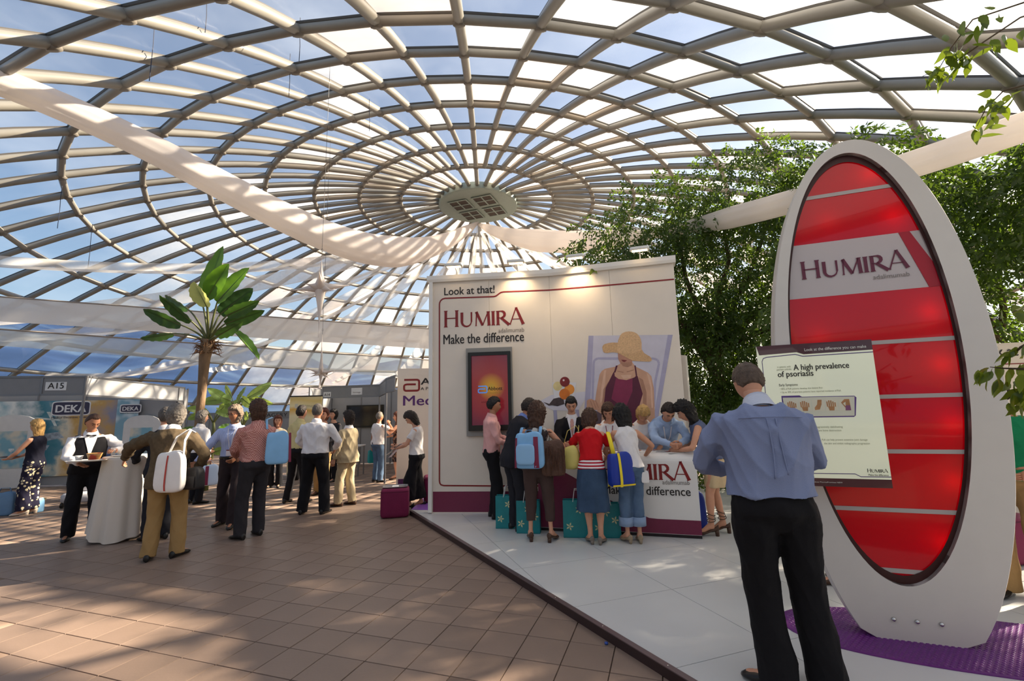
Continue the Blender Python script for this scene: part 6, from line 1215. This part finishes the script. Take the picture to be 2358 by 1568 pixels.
p = Person('grey haired man in white polo and jeans beside the booth post', -3.31, 11.29, 0, 38, 1.66, stoop=16, hl=(-.26, .02, .84), hr=(.10, .26, 1.46), prr=(.7, .2, -.8), hair=('thin', 'grey'), skin=SKIN_D, vox=.016); p.top(WHT, 'polo_shirt', 'short', .93, .026, .02); p.trousers(DEN, .04, .018, .085, .08); p.belt(z=.975, g=.014); p.shoes(SOLE); p.finish(); PM = p
FLW = fab('dress_dark', (52, 40, 40), pattern=('voronoi', (150, 110, 90), 14, .5, .08))
p = Person('woman in dark patterned dress half hidden by the booth post', -2.95, 11.75, 0, 262, 1.64, female=True, hl=(-.1, .3, 1.3), hr=(.12, .3, 1.1), hair=('bob', 'auburn'), vox=.017, heel=.03); p.top(FLW, 'dress_top', 'none', .90, .014); p.skirt(FLW, .45, .02); p.shoes(HEELM, True, True); p.finish()
# 16 reading woman
p = Person('short haired woman in white top and black cropped trousers reading papers', -1.70, 8.07, 0, 270, 1.66, stoop=16, female=True, hl=(-.10, .34, 1.08), hr=(.06, .36, 1.12), nod=42, hair=('bob', 'dark'), heel=.045, feet=((-.07, .10, -6), (.09, -.08, 6)), vox=.012, curl=.7, pn={-1: (0, .3, 1), 1: (0, .3, 1)}); p.top(WHT, 'top', 'short', .93, .016); p.trousers(BLK, .17, .03, .12, .125, 1.0, label='black wide cropped trousers'); p.shoes(SOLE, True, True); p.patch('lanyard', mat('lanyard_tan', (150, 110, 90), rough=.7), [(z, -.05*f-.006, -.05*f+.006) for z, f in zip(np.linspace(1.15, 1.44, 6), np.linspace(.1, 1, 6))], .022); p.finish()
q = p.world((-.02, .40, 1.06)); fwd = V(-1, 0, 0)
for k, (a, m_) in enumerate(((.35, M_paper), (.55, mat('paper_lilac', (206, 200, 216), rough=.7)))): x_ = V(-.72, .1, -.55 if not k else -.75); y_ = np.cross(nrm(x_), V(0, 1, 0)); tag(MB().box(q+V(.02*k, .03*k, -.03*k), (.3, .21, .003), [nrm(x_), V(0, 1, 0), nrm(y_)]).build('paper_sheet', m_, None), ['white sheet held up by the reading woman', 'lilac sheet behind the white one in the reading woman\'s hands'][k], 'paper')
# 17 pink shirt man
PNK = fab('shirt_pink', (222, 168, 164), var=.08)
p = Person('slim dark haired man in pink shirt and black trousers writing in front of the screen', -.34, 6.99, .06, 84, 1.76, stoop=10, w=.95, hl=(-.08, .34, 1.10), hr=(.10, .30, 1.06), nod=10, hair=('short', 'black'), skin=SKIN_D, feet=((-.1, .02, -4), (.1, .06, 6)), vox=.012, curl=.8, prr=(.6, -1, -.4)); p.top(PNK, 'shirt', 'long', .94, .022, arm=.056, collar=PNK); p.trousers(BLK, .03, .018, .08, .085); p.shoes(SOLE); p.finish()
q = p.world((.02, .40, 1.10)); tag(MB().box(q, (.12, .16, .012), [nrm(V(.9, 0, .4)), V(0, 1, 0), nrm(V(-.4, 0, .9))]).build('notebook', M_paper, None), 'white notebook in the pink shirt man\'s hands', 'notebook'); tag(MB().tube([q+V(-.02, -.02, .02), q+V(-.05, -.05, .13)], [.004, .006], 6).build('pen', M_white, None), 'white pen held up by the pink shirt man', 'pen')
q = p.world((.16, .22, .98)); tag(rbox(q, (.17, .05, .24), 5, 16, 8, [nrm(V(.9, 0, -.4)), V(0, 1, 0), nrm(V(.4, 0, .9))]).build('folder', mat('folder_rose', (176, 124, 120), rough=.6), None, True), 'rose folder tucked under the pink shirt man\'s arm', 'folder')
# 18 dark suit leaning
p = Person('dark haired man in charcoal suit leaning at the counter\'s left end', .02, 6.30, .06, 62, 1.76, lean=20, stoop=14, hl=(-.16, .46, 1.02), hr=(.16, .42, 1.02), nod=22, hair=('short', 'dark'), skin=SKIN_D, vox=.013); p.top(NAVY, 'jacket', 'long', .80, .028, .02, .068, fab('collar_blue', (110, 130, 190))); p.trousers(NAVY, .03, .02, .09, .09); p.shoes(SOLE); p.finish()
# 19 backpack woman
BRN = fab('trouser_brown', (74, 58, 54))
p = Person('brown haired woman in cropped brown trousers wearing light blue backpack', .28, 5.76, .06, 12, 1.62, female=True, w=1.08, stoop=12, hl=(-.16, .3, 1.08), hr=(.24, .22, 1.02), prr=(1, -.3, -.3), nod=14, turn=10, hair=('curly', 'brown'), feet=((-.12, 0, -14), (.15, -.01, 16)), heel=.045, vox=.012); p.top(fab('top_patterned', (60, 52, 52), pattern=('blotch', (190, 186, 180), 14, .5, .08)), 'top', 'none', .92, .016); p.trousers(BRN, .24, .018, .082, .064, 1.02, .012); p.shoes(HEELM, True, True); p.finish(); BP = p
# 20 man behind counter
p = Person('man in black suit and striped tie standing behind the counter', .86, 6.88, .06, 186, 1.74, stoop=12, hl=(-.10, .34, 1.06), hr=(.10, .36, 1.08), nod=26, hair=('short', 'black'), vox=.013); p.top(BLK, 'jacket', 'long', .82, .028, .02, .066, WHT); p.patch('shirt_front', WHT, [(z, -.07*f, .07*f) for z, f in zip(np.linspace(1.12, 1.45, 8), np.linspace(.06, 1, 8))], .033); p.patch('tie', fab('tie_rose', (176, 120, 112), pattern=('stripe', (206, 170, 160), 30, 'DIAGONAL', .5)), [(z, -.026, .026) for z in np.linspace(1.08, 1.40, 8)]+[(1.44, -.016, .016)], .038); p.trousers(BLK); p.shoes(SOLE); p.lanyard(mat('lanyard_white', (0, 0, 0)), False, .044); p.finish()
# 21 red top
RED = fab('top_red', (196, 22, 30)); STP = fab('stripe_redwhite', (232, 222, 222), pattern=('stripe', (176, 20, 40), 9, 'Z', .5))
p = Person('woman in red top and denim skirt leaning on the counter', .91, 5.60, .06, 10, 1.60, female=True, w=1.0, lean=24, stoop=8, back=-.06, hl=(-.22, .42, 1.02), hr=(.20, .44, 1.02), pl=(-1, -.2, -.6), prr=(1, -.2, -.6), nod=36, turn=8, hair=('wavy', 'brown'), feet=((-.05, .0, -16), (.08, -.02, 14)), heel=.03, vox=.012); p.top(RED, 'top', 'short', 1.02, .018); bq = MB(); p.loft(bq, p.torso(.014, .92, 1.04)); p.garment('striped_hem', STP, bq, (.001, 5, 5)); p.skirt(DEN_D, .40, .03, .97); p.shoes(mat('shoe_grey', (120, 110, 100), rough=.4), 'thin', True, .9); p.finish(); RT = p
# 22 woman behind counter
p = Person('brown haired woman behind the counter bending over papers, white top', 1.36, 6.62, .06, 192, 1.66, female=True, lean=14, stoop=14, hl=(-.14, .36, 1.02), hr=(.14, .38, 1.02), nod=34, turn=6, hair=('bob', 'brown'), vox=.014); p.top(WHT, 'top', 'short', .93, .016); p.trousers(BLK); p.shoes(SOLE); p.lanyard(mat('lanyard_wine', (130, 60, 70), rough=.6), False); p.finish()
# 23 white tank, jeans
p = Person('dark curly haired woman in white tank top and rolled jeans', 1.36, 5.60, .06, 356, 1.60, female=True, w=.96, lean=18, stoop=8, back=-.05, hl=(-.16, .40, 1.03), hr=(.32, .30, 1.03), prr=(1, -.3, -.3), nod=26, turn=-6, hair=('curly', 'black'), feet=((-.07, .0, -12), (.08, -.02, 12)), heel=.035, vox=.012); p.top(WHT, 'tank_top', 'none', .93, .016, .02); p.trousers(DEN, .22, .014, .08, .08, .98, label='faded jeans'); 
for sd in (-1, 1): e_ = p.kn[sd]+(p.an[sd]-p.kn[sd])*.62; bq = MB(); bq.rings([[V(e_[0]+r_*math.cos(a), e_[1]+.012+r_*math.sin(a), e_[2]+z) for a in np.arange(18)*2*math.pi/18] for r_, z in ((.080, -.06), (.094, -.06), (.094, .05), (.080, .05))], False); p.sc(bq).build('rolled_cuff', fab('cuff_denim', (136, 156, 186)), p.root, True)
p.shoes(mat('shoe_tan', (150, 132, 108), rough=.4), 'thin', True, .9); p.finish(); TK = p
# 24 blonde behind counter
p = Person('blonde woman behind the counter with lowered head', 1.82, 6.62, .06, 188, 1.66, female=True, lean=18, stoop=18, hl=(-.14, .36, 1.02), hr=(.14, .38, 1.02), nod=58, hair=('bob', 'blond'), vox=.014); p.top(WHT, 'top', 'short', .93, .016); p.trousers(BLK); p.shoes(SOLE); p.finish()
# 25 leaning blue shirt
LBL = fab('shirt_lightblue', (160, 182, 216))
p = Person('dark haired man in light blue shirt leaning on his elbows behind the counter', 2.06, 6.44, .06, 184, 1.78, lean=40, stoop=10, hl=(-.05, .58, 1.07), hr=(.05, .58, 1.07), pl=(-1, -.2, -.3), prr=(1, -.2, -.3), nod=46, turn=-4, hair=('short', 'dark'), vox=.013, curl=.9); p.top(LBL, 'shirt', 'long', .94, .024, arm=.06, collar=LBL); p.trousers(BLK); p.shoes(SOLE); p.lanyard(mat('lanyard_white', (0, 0, 0)), False); p.finish()
# 26 black curly hair at right end
p = Person('black curly haired woman with yellow clip, beige shorts and strappy sandals', 2.42, 5.86, .06, 288, 1.66, female=True, lean=24, stoop=10, hl=(-.12, .40, 1.06), hr=(.10, .42, 1.04), nod=30, hair=('curly', 'black'), feet=((-.09, .04, -4), (.1, -.12, 6)), heel=.06, vox=.012); p.top(fab('tank_grey', (92, 100, 128)), 'tank_top', 'none', .94, .014); p.skirt(fab('skirt_beige', (206, 182, 144)), .60, .01, .98); p.shoes(HEELM, True, True)
for sd in (-1, 1):
    for k in range(3): c = p.kn[sd]+(p.an[sd]-p.kn[sd])*(.68+.1*k); bq = MB(); bq.tube([V(c[0]+.050*math.cos(a), c[1]+.050*math.sin(a), c[2]+.015*math.sin(a+k)) for a in np.linspace(0, 6.28, 14)], .005, 5); p.sc(bq).build('ankle_strap', HEELM, p.root)
hb = MB(); hb.box(p.hc+V(-.085, -.01, .03)@np.eye(3), (.03, .06, .04)); p.sc(hb).build('hair_clip', mat('clip_yellow', (236, 190, 40), rough=.4), p.root); p.finish()
# 27 foreground man
SHB = fab('shirt_blue_fore', (128, 138, 170), var=.05, vscale=3, bump=.2, bscale=220)
p = Person('large man in blue shirt and black trousers seen from behind in the foreground', 1.45, 2.70, .06, 8, 1.85, lean=5, stoop=26, w=1.17, belly=.03, hl=(-.12, .31, 1.08), hr=(.14, .31, 1.08), pl=(-1, -.3, -.36), prr=(1, -.3, -.30), nod=40, hair=('thin', 'greybrown'), feet=((-.04, .03, -46), (.20, .05, 18)), vox=.009)
p.top(SHB, 'shirt', 'long', .98, .038, arm=.072, collar=fab('collar_pale', (196, 200, 214)), fold=(.0085, 13, 19), label='creased light blue shirt'); p.trousers(fab('trouser_fore', (24, 23, 26)), .03, .012, .092, .098, 1.03, 0, fold=(.004, 15, 18)); p.seam([(1.365, x) for x in np.linspace(-.16, .16, 17)], .0365, SHB, .0025, 'yoke_seam'); p.seam([(z, -.03-.01*math.sin(z*9)) for z in np.linspace(1.08, 1.36, 16)], .0345, SHB, .004, 'back_pleat'); p.seam([(z, .03+.012*math.sin(z*8)) for z in np.linspace(1.10, 1.36, 16)], .0345, SHB, .004, 'back_pleat'); p.shoes(SOLE); p.finish()
# 28 behind the sign, 29 right edge
p = Person('person in white trousers and brown shoes standing hidden behind the oval sign', 2.86, 4.30, .06, 272, 1.70, hair=('short', 'dark'), feet=((-.09, .05, 0), (.09, -.12, 6)), vox=.018); p.top(LBL, 'shirt', 'long', .92, .02, .02); p.trousers(WHT, .10, .02, .085, .085); p.shoes(HEELM); p.finish()
GRN = fab('shirt_green', (28, 128, 84))
p = Person('person in green shirt and tan trousers cut by the right edge', 4.02, 3.84, .06, 236, 1.72, hl=(-.16, .24, 1.02), hr=(.22, .2, 1.02), prr=(1, -.3, -.3), hair=('short', 'dark'), skin=SKIN_D, feet=((-.12, .0, -6), (.12, .04, 8)), vox=.012); p.top(GRN, 'shirt', 'short', .92, .03, .02); p.trousers(KHK, .04, .02, .088, .088); p.belt(z=.97, g=.016); p.shoes(SOLE); p.finish()
# ------------------------------------------------------------ bags
def bag(label, c, d, yaw, m, straps=(), bands=(), name='bag', e=6, cat='bag', strap_m=None, pitch=0.0, group=None, flat=None):
    """soft bag centred at c (m), d = width, depth, height; straps: list of point lists in bag axes; bands: (x0,x1,z0,z1,material) on front and back"""
    t = empty(name, tuple(V(*c)-UP*d[2]/2), R(yaw), label, cat, group); t.rotation_euler = (R(pitch), 0, R(yaw))
    b = rbox((0, 0, d[2]/2), d, e, 28, 14); b.v = [(x*(1-.10*(z/d[2])), y*(1-.35*(z/d[2])**2)*(1+.06*math.sin(9*x/d[0]+5*z/d[2])), z+.012*math.sin(8*x/d[0])*(z/d[2])) for x, y, z in b.v]
    b.build('bag_body', m, t, True)
    for x0, x1, z0, z1, mm in bands:
        for s_ in (-1, 1):
            RR = [[V((x0+(x1-x0)*u)*(1-.10*v_)*.995, s_*(d[1]/2*(1-.35*v_**2)*max(.25, (1-abs(2*(x0+(x1-x0)*u)/d[0])**e))**(1/e)*max(.3, 1-abs(2*v_-1)**e)**(1/e)+.004)*1.02, d[2]*v_) for u in np.linspace(0, 1, 5)] for v_ in np.linspace(z0, z1, 8)]
            b = MB(); b.rings(RR, False, False); b.build('panel_stripe', mm, t, True)
    for s_ in straps: MB().tube(s_[1], s_[0], 8, flat=.35).build('strap', strap_m or m, t, True)
    return t
BLU = mat('bag_blue', (128, 178, 220), rough=.6, var=.06); BLM = mat('bag_maroon', (126, 36, 66), rough=.6); WHB = mat('bag_white', (234, 230, 228), rough=.7, var=.04); BKB = mat('bag_black', (30, 29, 32), rough=.6, var=.1)
bag('blue fabric bag standing on the floor beside the blonde woman', (-9.0, 8.32, .20), (.36, .16, .40), 15, mat('bag_steel', (96, 132, 166), rough=.6, var=.08), [(.014, [(-.1, 0, .38), (-.06, 0, .47), (.06, 0, .47), (.1, 0, .38)])])
bag('pale blue narrow bag behind the blonde woman\'s shoe', (-8.62, 8.56, .12), (.10, .16, .24), 0, BLU)
q = MANB.world((.10, -.24, 1.0)); r_ = bag('white tote bag hung from the brown jacket man\'s shoulder', q, (.36, .12, .46), -4, WHB, e=4.5, straps=[(.020, [(-.05, 0, .40), (.02, .03, .62), (.11, .10, .70), (.13, .16, .66)]), (.018, [(.14, 0, .40), (.13, .02, .58), (.13, .1, .70)])], bands=[(-.02, .0, .05, .9, mat('tote_red', (190, 70, 60), rough=.7))])
q = MANB.world((.29, -.12, .90)); bag('black shoulder bag on the brown jacket man\'s hip', q, (.27, .14, .25), -14, BKB, [(.016, [(-.12, 0, .22), (-.15, .05, .45), (-.14, .12, .62)])], [(-.10, .10, .1, .62, mat('bag_black2', (44, 43, 46), rough=.5))])
q = WS.world((.30, .06, .54)); bag('white and blue conference bag with wine stripe in white shirt man\'s hand', q, (.34, .13, .38), 26, mat('bag_paleblue', (196, 214, 236), rough=.6), [(.010, [(-.08, 0, .36), (-.03, 0, .46), (.03, 0, .46), (.08, 0, .36)])], [(-.06, .0, .04, .95, BLM)])
q = CK.world((.12, -.30, 1.14)); bag('light blue bag slung behind the checked shirt man', q, (.30, .12, .44), 24, BLU, [(.014, [(-.14, 0, .48), (-.16, .1, .62), (-.10, .22, .66)])], [(.15, .18, .05, .95, BLM)], pitch=-6)
q = YM.world((-.26, .20, .70)); bag('black jacket folded over the yellow shirt man\'s forearm', q, (.22, .12, .70), 20, BLK, name='folded_jacket', cat='jacket', e=4)
q = PM.world((-.28, .04, .62)); bag('teal paper bag hanging from the white polo man\'s hand', q, (.24, .10, .32), 35, mat('bag_teal', (20, 138, 142), rough=.45, pattern=('blotch', (160, 190, 160), 7, .66, .06)), [(.006, [(-.06, 0, .3), (-.02, 0, .42), (.02, 0, .42), (.06, 0, .3)])])
# backpack
q = BP.world((-.06, -.25, 1.17)); r_ = bag('light blue backpack with wine side stripes on the brown trousers woman', q, (.36, .16, .42), -10, BLU, [(.020, [(-.12, .05, .38), (-.10, .10, .47), (-.09, .18, .46)]), (.020, [(.12, .05, .38), (.13, .10, .48), (.12, .18, .46)]), (.010, [(-.05, 0, .40), (-.03, -.02, .445), (.03, -.02, .445), (.05, 0, .40)])], [(.06, .12, .03, .88, BLM), (-.175, -.15, .03, .85, BLM)], name='backpack', cat='backpack')
rbox((-.04, -.085, .17), (.22, .05, .24), 5, 20, 10).build('front_pocket', mat('pocket_blue', (144, 188, 226), rough=.6), r_, True)
q = BP.world((.22, -.10, 1.06)); r_ = bag('brown fringed leather bag under the backpack woman\'s right arm', q, (.30, .13, .42), 0, mat('leather_brown', (86, 58, 44), rough=.55, var=.2, vscale=12, bump=.4, bscale=50), [(.014, [(-.08, 0, .40), (-.04, .04, .52), (.0, .08, .5)])])
b = MB(); rr = random.Random(2)
for k in range(44): x = rr.uniform(-.13, .13); z = rr.uniform(.12, .36); b.tube([(x, -.07, z), (x+.004, -.078, z-.06), (x+rr.uniform(-.01, .01), -.072, z-.13)], [.006, .005, .002], 4)
b.build('fringe', mat('leather_brown', (0, 0, 0)), r_, kind='stuff')
q = RT.world((-.27, .10, 1.06)); bag('pale yellow handbag on the red top woman\'s left arm', q, (.25, .13, .28), -20, mat('bag_yellow', (226, 212, 120), rough=.5, var=.06), e=3, straps=[(.011, [(-.09, 0, .27), (-.03, .02, .46), (.07, .06, .52), (.10, .08, .46)]), (.011, [(.10, 0, .27), (.10, .03, .44), (.10, .09, .52)])])
q = TK.world((-.16, -.17, .93)); RB, YB = mat('bag_royal', (18, 50, 150), rough=.5, var=.08), mat('bag_band_yellow', (236, 212, 40), rough=.5); bag('royal blue and yellow shoulder bag on the white tank top woman', q, (.32, .14, .38), 20, RB, [(.026, [(-.06, .02, .36), (-.04, .10, .52), (-.02, .17, .62)])], [(-.06, -.025, .0, .99, YB), (-.15, .15, .02, .07, YB)], strap_m=YB, pitch=-4)
bag('royal blue and yellow bag behind the counter end near sandals', (2.28, 6.12, .29), (.30, .18, .46), 10, RB, [], [(-.13, -.08, .1, .95, YB)])
q = TK.world((.16, -.13, .82)); bag('white pouch on a thin cord at tank top woman\'s hip', q, (.09, .02, .13), -8, WHB, [(.003, [(0, 0, .12), (-.08, .03, .40), (-.18, .08, .66)])], name='pouch')
def shopper(label, x, y, yaw, wd=.36, h=.42):
    t = empty('shopping_bag', (x, y, .06), R(yaw), label, 'bag', 'teal paper shopping bags by the counter'); M_t = mat('paper_teal', (24, 128, 134), rough=.4, var=.08); d_ = .12
    for s_ in (-1, 1): MB().prism([(-wd/2, 0), (wd/2, 0), (wd/2*.98, h), (-wd/2*.98, h)], (0, s_*d_/2, 0), (1, 0, 0), UP, (0, -s_*.004, 0)).build('bag_face', M_t, t)
    for s_ in (-1, 1): b = MB(); x_ = s_*wd/2; b.add([(x_, -d_/2, 0), (x_*.93, 0, 0), (x_, d_/2, 0), (x_*.98, d_/2, h), (x_*.86, 0, h*.98), (x_*.98, -d_/2, h)], [(0, 1, 4, 5), (1, 2, 3, 4)]); b.build('bag_gusset', M_t, t)
    MB().box((0, 0, .004), (wd, d_, .006)).build('bag_bottom', M_t, t)
    rr = random.Random(int(x*100))
    for k in range(3):
        cx_, cz_ = -wd*.3+wd*.3*k, h*(.3+.22*((k*2) % 3)); b = MB()
        for a in np.arange(5)*1.257: b.prism([(cx_, cz_), (cx_+.03*math.cos(a-.35), cz_+.03*math.sin(a-.35)), (cx_+.05*math.cos(a), cz_+.05*math.sin(a)), (cx_+.03*math.cos(a+.35), cz_+.03*math.sin(a+.35))], (0, -d_/2-.003-.0004*k, 0), (1, 0, 0), UP, (0, .001, 0))
        b.build('printed_flower', mat('print_flower', (206, 206, 160), rough=.5), t)
    for s_ in (-1, 1): MB().tube([(-wd*.18, s_*d_/2, h-.02), (-wd*.12, s_*d_*.4, h+.12), (wd*.12, s_*d_*.4, h+.12), (wd*.18, s_*d_/2, h-.02)], .005, 6).build('handle', M_bwl, t)
shopper('teal flowered paper bag on floor right of the pink shirt man', -.10, 6.42, -6, .34, .42); shopper('teal flowered paper bag behind the dark suit man\'s shoes', .16, 6.15, -10, .30, .40)
shopper('teal flowered paper bag on floor left of the red top woman\'s feet', .78, 5.90, -8, .40, .44); shopper('teal flowered paper bag on floor right of the red top woman\'s feet', 1.10, 5.86, -6, .34, .40)
tag(MB().lathe([(.012, 0), (.013, .012), (.002, .014)], 12, (0, 0, 0)).build('bottle_cap', mat('cap_blue', (50, 80, 160), rough=.3), None, True), 'tiny blue cap on the tiles against the platform edge', 'cap').location = (.60, 3.42, .002)
flush()
